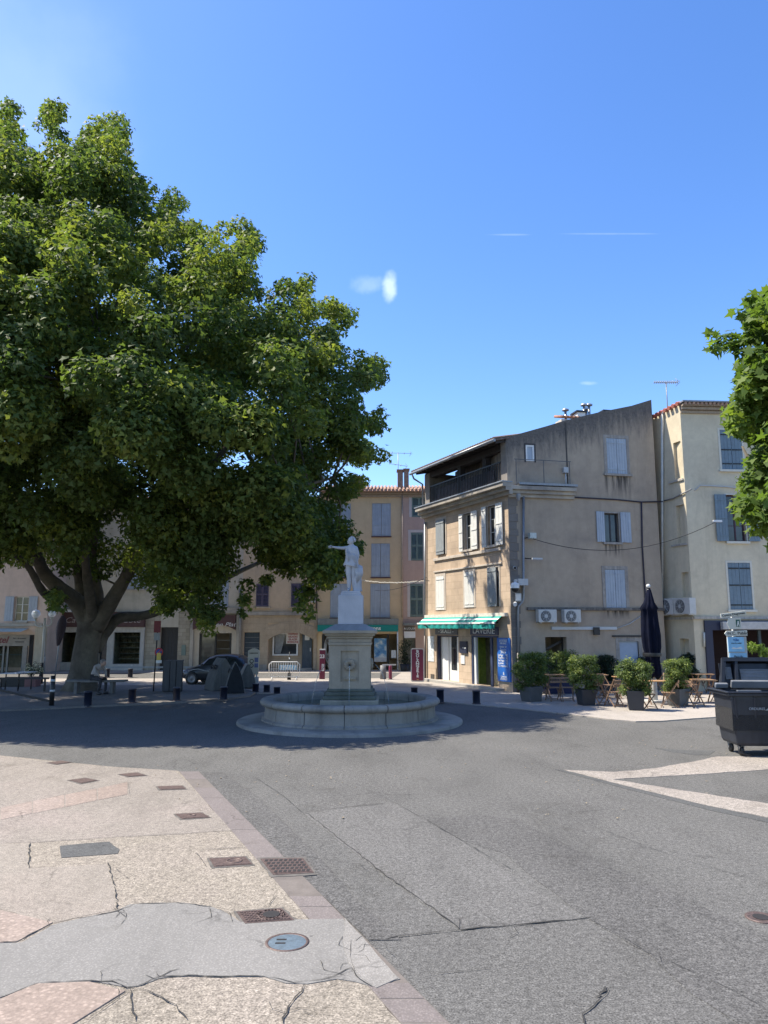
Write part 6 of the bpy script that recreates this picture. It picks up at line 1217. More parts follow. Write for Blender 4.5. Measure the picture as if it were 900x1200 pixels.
# closed parasol
x, y = G(775, 826); pa = empty('closed_parasol', (x, y + .6, .03), .3, label='tall closed navy parasol with pale foot on the cafe terrace', cat='parasol')
MB().tube([(0, 0, 0), (0, 0, 3.75)], .035, 10).build('pole', WHITEP, pa); MB().box(-.3, -.3, 0, .3, .3, .07).tube([(0, 0, .05), (0, 0, .95)], .11, 12).build('base', M('parasol_foot', (.45, .45, .43), .6), pa, bevel=.01)
vs = []; n = 32; lv = [(3.82, .03), (3.7, .09), (3.3, .20), (3.1, .33), (3.05, .28), (2.7, .30), (2.2, .33), (1.8, .31), (1.4, .24), (1.0, .27), (.85, .3), (.8, .24)]
for j, (z, r_) in enumerate(lv):
    for i in range(n): a = 2 * pi * i / n; f = 1 + (.22 if .9 < z < 3.4 else .1) * sin(a * 8 + z * .7) + .08 * sin(a * 3 + z * 2.2); r__ = r_ * .8; vs.append((r__ * f * cos(a) + .02 * sin(z * 2), r__ * f * sin(a), z + .04 * sin(a * 8) * (j > 8)))
MB().add(vs, [(j * n + i, (j + 1) * n + i, (j + 1) * n + (i + 1) % n, j * n + (i + 1) % n) for j in range(len(lv) - 1) for i in range(n)], True).build('canvas', M('parasol_navy', (.006, .008, .02), .9, .25, 5, bmp=.4, spec=.1), pa)
MB().sphere((0, 0, 3.86), .07, 10, 8).build('finial', WHITEP, pa); MB().lathe([(.3, 1.5), (.31, 1.56), (.3, 1.62)], n=20).build('tie_strap', BLACKP, pa)

# ---------------------------------------------------------------- wheeled bin with its lid thrown open
xb, yb = G(839, 888); BINM = M('bin_plastic', (.024, .028, .038), .42, .15, 4, spec=.5, bmp=.08, streak=.3); BING = M('bin_inner_grey', (.17, .18, .2), .45, .15, 5)
bn = empty('wheeled_bin', (xb + 1.06, yb + .45, .0), R(-3), label='big dark grey four wheeled rubbish bin with its domed lid open', cat='rubbish bin')
H = 1.22; W_ = .69; D_ = .48; bd = MB()
def tp(hw, hd, z): return [(-hw, -hd, z), (hw, -hd, z), (hw, hd, z), (-hw, hd, z)]
rings = [tp(.54, .36, .2), tp(.57, .39, .26), tp(.63, .43, .8), tp(.655, .45, 1.1), tp(.655, .45, H - .04)]
vs = sum(rings, []); bd.add(vs, [(j * 4 + i, j * 4 + (i + 1) % 4, (j + 1) * 4 + (i + 1) % 4, (j + 1) * 4 + i) for j in range(4) for i in range(4)] + [(3, 2, 1, 0)])
for sx in (-.5, -.17, .17, .5):
    bd.add([(sx - .03, -.375, .24), (sx + .03, -.375, .24), (sx * 1.16 + .03, -.475, 1.14), (sx * 1.16 - .03, -.475, 1.14), (sx - .03, -.3, .24), (sx + .03, -.3, .24), (sx * 1.16 + .03, -.4, 1.14), (sx * 1.16 - .03, -.4, 1.14)], [(0, 1, 2, 3), (0, 3, 7, 4), (1, 5, 6, 2)])
bd.build('body', BINM, bn, bevel=.02)
MB().box(-.72, -.5, H - .06, .72, -.44, H + .0).box(-.72, .44, H - .06, .72, .5, H).box(-.72, -.44, H - .06, -.655, .44, H).box(.655, -.44, H - .06, .72, .44, H).box(-.75, -.53, H, .75, -.46, H + .03).box(-.75, .46, H, .75, .53, H + .03).box(-.75, -.46, H, -.67, .46, H + .03).box(.67, -.46, H, .75, .46, H + .03).build('rim', BINM, bn, bevel=.015)
MB().box(-.64, -.43, .5, .64, .43, H - .25).build('rubbish_bags', M('bag_black', (.015, .015, .017), .35, .3, 7, bmp=1, bdist=.05), bn)
lid = MB(); zt = H + .62
lid.M = Matrix.Translation((0, .47, H + .02)) @ Matrix.Rotation(R(-14), 4, 'X') @ Matrix.Translation((.12, 0, 0)) @ Matrix.Diagonal((.86, 1, 1, 1))
lid.add([(-.68, 0, 0), (.68, 0, 0), (.62, 0, .62), (-.54, 0, .62), (-.68, .2, 0), (.68, .2, 0), (.58, .22, .56), (-.5, .22, .56)], [(4, 7, 6, 5), (0, 3, 7, 4), (1, 5, 6, 2), (3, 2, 6, 7)])
lid.box(-.68, -.04, 0, -.61, .02, .1); lid.add([(-.70, -.05, 0), (-.64, -.05, 0), (-.47, -.03, .60), (-.56, -.03, .64), (-.70, .05, 0), (-.64, .05, 0), (-.47, .05, .60), (-.56, .05, .64)], [(0, 1, 2, 3), (4, 7, 6, 5), (0, 3, 7, 4), (1, 5, 6, 2), (3, 2, 6, 7)])
lid.box(-.54, -.04, .56, .64, .05, .64).box(.62, -.04, 0, .7, .05, .62).add([(-.34, -.03, .02), (-.28, -.03, .02), (-.2, -.03, .58), (-.27, -.03, .58), (-.34, .1, .02), (-.28, .1, .02), (-.2, .1, .58), (-.27, .1, .58)], [(0, 1, 2, 3), (0, 3, 7, 4), (1, 5, 6, 2)])
lid.build('lid', BINM, bn)
for nm, x0, x1, z0_, z1_, m_ in (('lid_panel', -.62, -.32, .02, .54, BINM), ('lid_panel', -.26, .62, .02, .54, BINM), ('lid_panel_inset', -.5, -.34, .2, .46, BING), ('lid_panel_inset', -.14, .56, .18, .42, BING)):
    q = MB(); q.M = lid.M; yy = .10 if nm == 'lid_panel' else .075; q.box(x0, yy, z0_, x1, yy + .012, z1_)
    if nm != 'lid_panel':
        for k in range(3): q.box(x0 + .03, yy - .012, z0_ + .05 + k * .08, x1 - .03, yy, z0_ + .075 + k * .08)
    q.build(nm, m_, bn, bevel=.01)
q = MB(); q.M = Matrix.Translation((0, .4, H + .03)) @ Matrix.Rotation(R(20), 4, 'X'); q.box(-.3, -.02, .0, .6, .06, .16); q.box(-.62, -.02, 0, -.36, .06, .1); q.build('hinged_flap', BING, bn, bevel=.02)
MB().box(-.5, -.44, H + .031, -.05, -.36, H + .05).build('light_rim_strip', BING, bn)
text('ORDURES', .07, M('bin_sticker', (.35, .37, .38), .6), bn, (-.17, -.462, .92), (R(90) - .09, 0, 0)); MB().add([(-.02, -.465, .89), (.1, -.466, .89), (.06, -.47, .95)], [(0, 1, 2)]).build('sticker', MATS['bin_sticker'], bn)
for sx, sy in ((-.44, -.24), (.44, -.24), (-.44, .26), (.44, .26)):
    MB().box(sx - .05, sy - .05, .16, sx + .05, sy + .05, .22).box(sx - .045, sy - .02, .08, sx - .035, sy + .02, .17).box(sx + .035, sy - .02, .08, sx + .045, sy + .02, .17).build('castor_fork', ZINC, bn)
    q = MB(); q.M = Matrix.Translation((sx - .02, sy, .1)) @ Matrix.Rotation(R(90), 4, 'Y'); q.lathe([(.001, -.005), (.05, -.005), (.06, 0), (.1, 0), (.1, .045), (.06, .045), (.05, .05), (.001, .05)], n=20); q.build('wheel', BLACKP, bn)
MB().tube([(-.5, -.36, .22), (-.56, -.42, .1), (-.4, -.46, .04), (-.3, -.42, .05)], .018, 7).build('brake_pedal', BLACKP, bn)

# ---------------------------------------------------------------- sign post behind the bin
x, y, z = at(861, 760, 17.2); sp = empty('direction_sign_post', (x, y, 0), 0, label='post of stacked direction signs and pale blue panels behind the wheeled bin', cat='sign post'); 
Zv = lambda v: CAM_H - (v - 735) / 882 * 17.2 ; Xu = lambda u: (u - 861) / 882 * 17.2
MB().tube([(0, .03, 0), (0, .03, Zv(718))], .03, 10).build('post', ZINC, sp); SW = M('sign_cream', (.6, .59, .53), .5, .06); TXT = M('sign_ink', (.03, .035, .04), .6); SBL = M('sign_pale_blue', (.25, .5, .72), .45, .15, 4)
def plate(u0, v0, u1, v1, m, name='sign_plate', rot=0, point=None, y0=-.03):
    a, b = Xu(u0), Xu(u1); c, d = Zv(v1), Zv(v0); mb = MB(); P = [(a, c), (b, c), (b, d), (a, d)]
    if point == 'l': P = [(a + .05, c), (b, c), (b, d), (a + .05, d), (a, (c + d) / 2)]
    if rot: cx, cz = (a + b) / 2, (c + d) / 2; P = [(cx + (px - cx) * cos(rot) - (pz - cz) * sin(rot), cz + (px - cx) * sin(rot) + (pz - cz) * cos(rot)) for px, pz in P]
    mb.slab(P, y0, y0 + .025); return mb.build(name, m, sp, bevel=.006), ((a + b) / 2, (c + d) / 2)
o, c = plate(846.5, 717.5, 877, 722.5, SW, rot=.13); text('Centre Diagonale', .075, TXT, o, (c[0], -.033, c[1]), (R(90), -.13, 0))
o, c = plate(853.5, 724, 870, 737.5, SW, point='l'); q = MB(); q.box(c[0] + .04, -.036, c[1] - .07, c[0] + .13, -.031, c[1] + .09); pic = q.build('pictogram', M('pictogram_green', (.02, .1, .08), .5), o); MB().slab([(c[0] + .055, c[1] - .06), (c[0] + .075, c[1] - .06), (c[0] + .09, c[1] + .0), (c[0] + .105, c[1] - .06), (c[0] + .12, c[1] - .06), (c[0] + .1, c[1] + .06), (c[0] + .08, c[1] + .06)], -.04, -.036).build('pictogram_figure', WHITEP, pic)
o, c = plate(849.5, 739, 876.5, 745.3, SW, rot=.03, point='l'); text('W.C. Public', .1, TXT, o, (c[0] + .03, -.033, c[1]), (R(90), -.03, 0))
o, c = plate(853, 746.5, 872, 763.5, SBL); text('Ville', .08, M('ink_blue', (.03, .12, .35), .6), o, (c[0], -.033, c[1] + .1), (R(90), 0, 0)); text('sous le soleil', .045, TXT, o, (c[0], -.033, c[1] + .03), (R(90), 0, 0)); MB().slab([(c[0] - .12, c[1] - .1), (c[0] + .14, c[1] - .1), (c[0] + .1, c[1] - .05), (c[0], c[1] - .08), (c[0] - .08, c[1] - .06)], -.034, -.03).build('pictogram', WHITEP, o)
o, c = plate(854, 765, 874, 783, SBL); text('Place du\nMarche\nParking', .06, TXT, o, (c[0], -.033, c[1] + .04), (R(90), 0, 0)); MB().box(Xu(854) - .01, -.0, Zv(784), Xu(874) + .03, .05, Zv(746)).build('frame', GREYP, sp)
cl = []; rg = random.Random(2); p = at(884, 762, 19.5); tw = empty('leafy_shrub', (p[0] + .9, p[1], 0), label='arching yellow green shrub branch behind the signs above the bin', cat='shrub')
for i in range(22): t = i / 22; q = at(876 + 34 * t + rg.uniform(-2, 2), 757 + 16 * t * t + rg.uniform(-2, 2), 19.5); cl.append((q[0] - tw.location.x, rg.uniform(-.15, .15), q[2], .12))
leaf_mesh('foliage', LEAF2, cl, 22, .09, 4, tw, shape='simple', kind='stuff'); MB().tube([(0, 0, 0), (.1, 0, 1.1), (-.1, 0, 1.6), (-.6, 0, 1.85)], [.03, .02, .015, .006], 6).build('stem', BARK, tw)

# ================================================================== SQUARE FURNITURE
def bollard(h=.46, r=.12):
    o = empty('bollard', (0, 0, 0), cat='bollard'); MB().lathe([(r * 1.0, 0), (r, h - .05), (r * 1.08, h - .05), (r * 1.08, h - .01), (r * .95, h), (.001, h + .004)], n=20).build('post', M('bollard_paint', (.012, .016, .032), .4, .15), o)
    MB().lathe([(r * 1.25, 0), (r * 1.25, .02), (r, .025)], n=20).build('foot', CASTI, o); return o
B_ = bollard(); first = True
for u, v, s_, l, zb in [(102.5, 829, 1.1, 'pale topped bollard in front of the seated person', .0), (154.5, 823.5, 1, 'dark bollard in front of the right end of the bench', .06), (206.7, 821, .95, 'dark bollard in front of the panelled dark cabinet', .06), (262, 820, .95, 'dark bollard in front of the grey bottle bank', .06),
                     (299.5, 811, .7, 'first of three low bollards left of the fountain, nearest the notice board', .03), (312.5, 811, .6, 'middle one of three low bollards left of the fountain', .03), (324.5, 813, .55, 'low bollard closest to the fountain rim on its left side', .03),
                     (485.5, 814.5, .6, 'low bollard just behind the right of the fountain rim', .03), (516, 823.5, .95, 'dark bollard between the fountain and the bakery door', .03), (558.3, 825, .95, 'dark bollard on the pale paving in front of the laundry door', .03),
                     (125.5, 794, .95, 'small far bollard at the street edge behind the bench', .03), (152.5, 794, .95, 'small far bollard at the street edge right of the bench', .03)]:
    o = B_ if first else copy_tree(B_); first = False; o.location = (*G(u, v, zb), zb); o.scale = (1, 1, s_); o['label'] = l; o['group'] = 'dark bollards round the square'
# tall dark post with striped reflective bands and low barrier rails (far left)
x, y = G(60, 829); r = empty('barrier_post', (x, y, .06), label='tall dark post with white bands and a sloping bar on the left', cat='post')
MB().tube([(0, 0, 0), (0, 0, .92)], .075, 14).build('post', BLACKP, r)
for z in (.42, .74): MB().tube([(0, 0, z), (0, 0, z + .07)], .078, 14).build('white_band', GREYP, r)
MB().bar((-2.6, .3, .62), (-.05, 0, .13), .06, .07).build('sloping_bar', BLACKP, r)
x, y = G(3, 812); r = empty('terrace_rail', (x - 2, y, .03), label='low dark rail with bistro tables behind it at the far left', cat='rail'); MB().bar((-3, 0, .52), (3.75, 0, .52), .06, .07).build('rail', BLACKP, r)
for xx in (-2.5, -.5, 1.9, 3.6): MB().box(xx - .03, -.03, 0, xx + .03, .03, .5).build('leg', BLACKP, r)
x, y = G(38, 806); r = empty('flower_planter', (x, y, .03), label='pink planter box with a white flowering bush by the left shopfront', cat='potted plant')
MB().box(-.24, -.24, 0, .24, .24, .42).build('pot', M('pot_pink', (.2, .1, .1), .7), r, bevel=.015); leaf_mesh('foliage', LAURELD, [(random.Random(i).uniform(-.3, .3), random.Random(i + 9).uniform(-.25, .25), .65 + random.Random(i + 5).uniform(-.15, .3), .16) for i in range(14)], 60, .06, 7, r, shape='simple', kind='stuff')
leaf_mesh('blossoms', leafmat('blossom', (.6, .57, .42), (.75, .72, .6), .2), [(random.Random(i).uniform(-.34, .34), random.Random(i + 9).uniform(-.3, .25), .68 + random.Random(i + 5).uniform(-.18, .32), .15) for i in range(14)], 22, .055, 17, r, shape='simple', kind='stuff')
x, y = G(27, 806); r = empty('planter_trough', (x, y, .03), label='long black trough left of the pink flower planter', cat='planter'); MB().box(-.8, -.22, 0, .45, .22, .4).build('trough', BLACKP, r, bevel=.01); MB().box(-.76, -.18, .36, .41, .18, .405).build('soil', DARK, r)
# street lamp with two globes
x, y = G(47.5, 802); r = empty('street_lamp', (x, y, .03), label='slender cream street lamp with hooped arms and a white globe', cat='street lamp'); LP = M('lamp_cream', (.5, .47, .4), .5, .06); hz = at(47, 725, y)[2]
MB().tube([(0, 0, 0), (0, 0, .9)], [.1, .07], 12).build('lamp_base', BLACKP, r); MB().tube([(0, 0, .9), (0, 0, hz)], .055, 10).build('post', LP, r)
for s_, nm, rr in ((-1, 'arm', .42), (1, 'arm', .3)):
    MB().tube([(0, 0, hz - .2)] + [(s_ * (rr / 2 * (1 - cos(t)) ), 0, hz - .22 - rr * .42 * sin(t)) for t in [k * pi / 10 for k in range(1, 11)]] + [(s_ * rr, 0, hz + .0)], .03, 8).build(nm, LP, r)
    MB().sphere((s_ * rr, 0, hz + .18), .19 if s_ < 0 else .16, 20, 14).build('globe', M('globe_white', (.88, .89, .9), .15, .03, spec=.8), r)
    MB().lathe([(.05, -.06), (.1, .0), (.06, .03)], (s_ * rr, 0, hz), 14).build('globe_holder', LP, r)
# furled brown flag parasol by the white shopfront
x, y = G(63, 806); r = empty('furled_flag', (x, y, .03), label='furled dark brown banner on a leaning pole beside the trunk', cat='flag'); hz = at(66, 722, y)[2]
MB().tube([(0, 0, 0), (.16, 0, hz)], .028, 8).build('pole', ZINC, r); vs = []; n = 14
for j in range(9):
    t = j / 8; z = hz - .02 - 1.25 * t; w_ = .06 + .13 * sin(pi * t ** .7)
    for i in range(n): a = 2 * pi * i / n; vs.append((.155 - .12 * t + .02 + w_ * cos(a) * (1 + .2 * sin(a * 3)), w_ * .7 * sin(a), z))
MB().add(vs, [(j * n + i, (j + 1) * n + i, (j + 1) * n + (i + 1) % n, j * n + (i + 1) % n) for j in range(8) for i in range(n)], True).build('cloth', M('flag_brown', (.04, .025, .03), .8, .2), r)
# bench round the trunk, seated person
x, y = G(112, 815); be = empty('bench', (x, y, .06), label='long grey stone bench in the shade in front of the trunk', cat='bench'); SEAT = M('bench_stone', (.14, .135, .125), .8, .2)
mb = MB(); n = 12
pts = [(-1.15 + 2.2 * i / n, .18 - .28 * sin(pi * i / n)) for i in range(n + 1)]
mb.prism([(a, b - .22) for a, b in pts] + [(a, b + .22) for a, b in reversed(pts)], .43, .5); mb.build('seat', SEAT, be, bevel=.015)
for xx in (-.72, .6): MB().box(xx - .06, -.12, 0, xx + .06, .2, .43).build('support', SEAT, be, bevel=.01)
SK = M('skin', (.38, .24, .18), .6, .08); SH = M('shirt_grey', (.3, .27, .25), .85, .15, 8, bmp=.4); TR = M('trousers_dark', (.03, .03, .035), .85, .15, 8); HAIR = M('hair_grey', (.16, .14, .13), .7, .25, 30, bmp=.7)
pe = empty('person', (x - .08, y - .05, .06), R(-25), label='hunched seated person in a grey shirt and dark trousers on the bench', cat='person')
# faces +x ; nodes x forward, y side, z up
N = [(0, 0, .58, (.15, .16)), (.05, 0, .76, (.13, .165)), (.15, 0, .92, (.12, .17)), (.25, 0, 1.02, (.09, .12)), (.33, 0, 1.06, .055), (.37, 0, 1.08, .06),
     (.2, .19, .99, .065), (.32, .25, .80, .05), (.42, .16, .66, .04), (.2, -.19, .99, .065), (.32, -.26, .80, .05), (.42, -.14, .66, .04)]
skinned('body', N, [(0, 1), (1, 2), (2, 3), (3, 4), (4, 5), (3, 6), (6, 7), (7, 8), (3, 9), (9, 10), (10, 11)], SH, pe, 2)
N = [(0, 0, .57, (.14, .16)), (.1, .09, .56, .1), (.46, .13, .55, .07), (.47, .14, .3, .055), (.44, .14, .1, .045), (.1, -.09, .56, .1), (.46, -.12, .55, .07), (.45, -.13, .3, .055), (.38, -.13, .1, .045)]
skinned('trousers', N, [(0, 1), (1, 2), (2, 3), (3, 4), (0, 5), (5, 6), (6, 7), (7, 8)], TR, pe, 2)
hd = MB(); hd.sphere((.42, 0, 1.13), .105, 16, 12, (1.05, .85, 1.15)); hd.sphere((.525, 0, 1.10), .018, 8, 6); hd.sphere((.42, .09, 1.12), .025, 8, 6, (.8, .4, 1.2)); hd.sphere((.42, -.09, 1.12), .025, 8, 6, (.8, .4, 1.2)); hd.tube([(.3, 0, 1.02), (.4, 0, 1.09)], .055, 10)
for s_ in (-1, 1): hd.sphere((.51, s_ * .035, 1.14), .012, 6, 5)
hd.sphere((.515, 0, 1.065), .022, 8, 5, (.6, 1, .4)); hd.build('head', SK, pe); MB().sphere((.40, 0, 1.16), .115, 14, 10, (1.0, .9, 1.05)).build('hair', HAIR, pe)
for s_ in (-1, 1):
    hn = MB(); hn.sphere((.47, s_ * .12, .63), .042, 10, 8, (1.3, .9, .7))
    for k in range(4): hn.tube([(.5, s_ * .12 + (k - 1.5) * .02, .63), (.545 - .004 * abs(k - 1), s_ * .12 + (k - 1.5) * .02, .615), (.555 - .008 * abs(k - 1), s_ * .12 + (k - 1.5) * .02, .585)], [.011, .0095, .008], 6)
    hn.tube([(.46, s_ * .085, .645), (.49, s_ * .06, .64), (.515, s_ * .05, .625)], [.012, .01, .008], 6); hn.build('hand', SK, pe)
    MB().sphere((.49 if s_ > 0 else .43, s_ * .135, .045), .1, 12, 8, (1.45, .5, .5)).build('shoe', BLACKP, pe)
# low street rail behind the trunk
x, y = G(135, 800); r = empty('guard_rail', (x, y, .03), label='long pale guard rail at the street edge behind the trunk', cat='rail'); MB().box(-1.8, -.03, .62, 5.6, .03, .70).build('rail', M('rail_grey', (.33, .35, .36), .5, .1), r)
for xx in (-1.7, 5.4): MB().tube([(xx, 0, 0), (xx, 0, .64)], .03, 8).build('post', ZINC, r)
MB().bar((3.2, -.04, .62), (5.3, -.04, .12), .04, .04).build('brace', ZINC, r)
# no-stopping sign
x, y = G(181.5, 812); r = empty('parking_sign', (x, y, .06), label='thin dark post with a round blue and red no stopping sign', cat='road sign'); zs = at(184, 766, y)[2]
MB().tube([(-.06, 0, 0), (.0, 0, zs + 1.2)], .025, 8).build('post', BLACKP, r)
q = MB(); q.M = Matrix.Translation((.1, -.04, zs)) @ Matrix.Rotation(R(90), 4, 'X'); q.lathe([(.001, .0), (.16, .0), (.16, .012), (.001, .012)], n=28); q.build('sign_disc', M('sign_blue', (.03, .06, .3), .4), r)
q = MB(); q.M = Matrix.Translation((.1, -.055, zs)) @ Matrix.Rotation(R(90), 4, 'X'); q.lathe([(.12, .0), (.165, .0), (.165, .008), (.12, .008)], n=28); q.build('red_ring', M('sign_red', (.4, .02, .03), .4), r)
MB().slab([(-.03, zs - .1), (-.0, zs - .13), (.23, zs + .1), (.2, zs + .13)], -.07, -.062).build('red_bar', MATS['sign_red'], r)
MB().box(.03, -.075, zs - .3, .19, -.06, zs - .03).build('yellow_plate', M('plate_yellow', (.6, .45, .08), .5), r); MB().box(.0, -.06, zs - .42, .22, -.045, zs - .31).build('white_plate', WHITEP, r)
MB().box(-.14, -.06, zs + .75, .12, -.02, zs + 1.2).build('red_panel', M('panel_red', (.16, .02, .025), .6), r); MB().box(-.12, -.06, zs + .45, .1, -.02, zs + .73).build('grey_panel', GREYSH, r)
# dark panelled cabinet
x, y = G(200, 812.5); r = empty('street_cabinet', (x, y + .2, .06), R(12), label='dark grey panelled street cabinet beside the no stopping sign', cat='cabinet'); CB = M('cabinet_grey', (.045, .048, .055), .55, .12, streak=.2)
MB().box(-.3, -.2, 0, .36, .3, 1.14).build('core', DARK, r)
for k in range(3): MB().box(-.33 + k * .235, -.24, .02, -.33 + k * .235 + .215, -.2, 1.18).build('panel', CB, r, bevel=.008)
for k in range(2): MB().box(-.37, -.18 + k * .25, .02, -.33, .04 + k * .25, 1.16).build('panel', CB, r, bevel=.008)
MB().box(-.36, -.22, 1.14, .38, .32, 1.17).build('lid', CB, r)
# bottle banks: pointed-arch containers
def bank(u, v, label, m, mside, w=.55, h=1.15, dep=.8, rz=0, holes=True):
    x, y = G(u, v); r = empty('bottle_bank', (x, y + .3, .06), rz, label=label, cat='recycling container', group='recycling containers beside the fountain')
    P = []
    for t in [k / 8 for k in range(9)]: P.append((w * (1 - .2 * t - .78 * t ** 2.1), h * t))
    out = [(-a, b) for a, b in P] + [(a, b) for a, b in reversed(P[:-1])] 
    out = [(a, b) for a, b in out]; body = MB().slab(out, -dep / 2, dep / 2).build('body', m, r, bevel=.03)
    MB().slab([(a * .93, b * .97 + .01) for a, b in out], -dep / 2 - .02, -dep / 2 + .01).build('end_panel', mside, r, bevel=.015)
    if holes:
        for k in (-.18, .12): 
            q = MB(); q.M = Matrix.Translation((-w * .62, k, h * .72)) @ Matrix.Rotation(R(-68), 4, 'Y'); q.lathe([(.1, 0), (.1, .025), (.085, .025), (.085, .0), (.001, .0)], n=18); q.build('filling_hole', BLACKP, r)
    MB().box(-w * .9, -dep / 2 + .02, 0, w * .9, dep / 2 - .02, .05).build('skid', BLACKP, r); return r
BG = M('bank_grey', (.12, .125, .12), .85, .12, streak=.25); BD = M('bank_dark', (.025, .028, .032), .9, .12, spec=.15); 
bank(273, 814.5, 'dark fronted pointed recycling container nearest the fountain', BG, BD, .36, 1.15, .7, R(14)); bank(256, 811, 'grey pointed recycling container with filling holes on its left side', BG, BG, .5, 1.25, .9, R(35)); bank(287, 808, 'pale rounded recycling container behind the dark fronted one', M('bank_pale', (.2, .2, .18), .6, .1), BG, .36, .98, .6, R(20), False)
# notice board
x, y = G(295, 808); r = empty('notice_board', (x, y + .3, .03), label='cream notice board with a curved top left of the crowd barrier', cat='notice board'); z0, z1 = .55, at(295, 762, y + .3)[2]
P = [(-.24, z0), (.2, z0), (.24, z1 - .05)] + [(.24 - .48 * k / 8, z1 - .05 + .1 * sin(pi * k / 8)) for k in range(1, 9)]
MB().slab(P, -.04, .04).build('panel', M('board_cream', (.46, .42, .35), .6, .06), r, bevel=.01); MB().box(-.2, -.01, 0, -.14, .05, z0).box(.1, -.01, 0, .16, .05, z0).box(-.2, -.05, .12, .22, .05, .45).build('stand', GREYP, r)
q = MB(); q.M = Matrix.Translation((-.08, -.045, z0 + .45)) @ Matrix.Rotation(R(90), 4, 'X')
for k in range(2): q.lathe([(.06, .0), (.085, .0), (.085, .005), (.06, .005)], (0, .09 - k * .18, 0), n=18)
q.build('symbol', BLACKP, r); MB().box(.04, -.05, z0 + .5, .19, -.04, z0 + .68).box(.04, -.05, z0 + .28, .19, -.04, z0 + .45).build('poster', M('poster_blue', (.1, .12, .25), .6), r)
text('LAMANON', .07, BLACKP, r, (0, -.045, z1 - .15), (R(90), 0, 0), bold=.002)
# crowd barrier with striped board
x, y = G(333, 797.5); r = empty('crowd_barrier', (x, y, .03), label='white metal crowd barrier in front of the arched house', cat='barrier'); WB_ = 1.45 / 2
hz = at(333, 776.5, y)[2]
MB().tube([(-WB_, 0, .14), (-WB_, 0, hz - .12), (-WB_ + .12, 0, hz), (WB_ - .12, 0, hz), (WB_, 0, hz - .12), (WB_, 0, .14), (-WB_, 0, .14)], .024, 8).build('frame', WHITEP, r)
q = MB()
for k in range(1, 13): xx = -WB_ + 2 * WB_ * k / 13; q.tube([(xx, 0, .14), (xx, 0, hz)], .009, 5)
q.build('bars', WHITEP, r)
for s_ in (-1, 1): MB().tube([(s_ * WB_ * .8, -.25, 0), (s_ * WB_ * .8, -.03, .14), (s_ * WB_ * .8, .25, 0)], .016, 6).build('foot', WHITEP, r)
x, y = G(339, 797); r = empty('marker_post', (x, y - .1, .03), label='slim dark post with a blue striped plate in front of the crowd barrier', cat='post'); MB().tube([(0, 0, 0), (0, 0, .32)], .09, 12).build('base', BLACKP, r); MB().tube([(0, 0, .3), (0, 0, 1.3)], .02, 8).build('post', BLACKP, r); MB().tube([(0, 0, .95), (0, 0, 1.03)], .028, 8).build('white_band', WHITEP, r)
pl = MB().box(-.46, -.06, .46, .36, -.04, .68).build('striped_plate', SBL, r)
for k in range(6): MB().slab([(-.42 + k * .13, .47), (-.37 + k * .13, .47), (-.32 + k * .13, .67), (-.37 + k * .13, .67)], -.066, -.06).build('stripe', WHITEP, r)
# red totem, red bollard, bakery board
MAR = M('maroon', (.16, .012, .04), .45, .08); x, y = G(377.5, 796.5); r = empty('red_totem', (x, y, .03), label='narrow maroon totem with white graphics left of the fountain pedestal', cat='totem'); hz = at(377.5, 762.5, y)[2]
MB().box(-.13, -.1, 0, .13, .1, hz).build('body', MAR, r, bevel=.01); MB().box(-.14, -.11, hz, .14, .11, hz + .05).build('cap', WHITEP, r); text('23', .24, WHITEP, r, (.0, -.105, hz * .78), (R(90), 0, 0), bold=.01); MB().box(-.02, -.106, hz * .28, .1, -.1, hz * .52).build('poster', WHITEP, r)
text('INFO', .1, MAR, r, (.04, -.109, hz * .4), (R(90), R(-90), 0))
x, y = G(457.5, 797); r = empty('red_bollard', (x, y, .03), label='slim maroon bollard on the paving right of the pedestal', cat='bollard'); MB().lathe([(.08, 0), (.08, .62), (.075, .64), (.001, .65)], n=16).build('post', MAR, r); MB().lathe([(.1, 0), (.1, .03), (.08, .04)], n=16).build('foot', BLACKP, r)
x, y = G(489.5, 799.5); r = empty('bakery_board', (x, y, .03), R(-4), label='tall maroon pavement board reading BOULANGERIE beside the laundry building', cat='sign'); hz = at(489, 760.5, y)[2]; hw_ = .31
def rr(hw, z0, z1, rad): return [(hw - rad + rad * cos(a), z1 - rad + rad * sin(a)) for a in (0, .5, 1.05, pi / 2)] + [(-hw + rad + rad * cos(a), z1 - rad + rad * sin(a)) for a in (pi / 2, 2.1, 2.6, pi)] + [(-hw + rad + rad * cos(a), z0 + rad + rad * sin(a)) for a in (pi, 3.7, 4.2, 1.5 * pi)] + [(hw - rad + rad * cos(a), z0 + rad + rad * sin(a)) for a in (1.5 * pi, 5.2, 5.8, 2 * pi)]
MB().slab(rr(hw_, .0, hz, .08), -.03, .05).build('frame', M('board_frame', (.5, .48, .45), .5), r); MB().slab(rr(hw_ - .045, .045, hz - .045, .06), -.036, .0).build('panel', MAR, r)
for i, t in enumerate('BOULANGERIE'): text(t, .135, WHITEP, r, (0, -.04, hz - .13 - i * (hz - .3) / 10.6), (R(90), 0, 0), sx=1.5, bold=.006)
MB().slab([(-.06, .12), (-.03, .07), (.03, .07), (.06, .12), (.0, .1)], -.042, -.036).build('pastry_mark', M('pastry_yellow', (.5, .3, .1), .5), r)
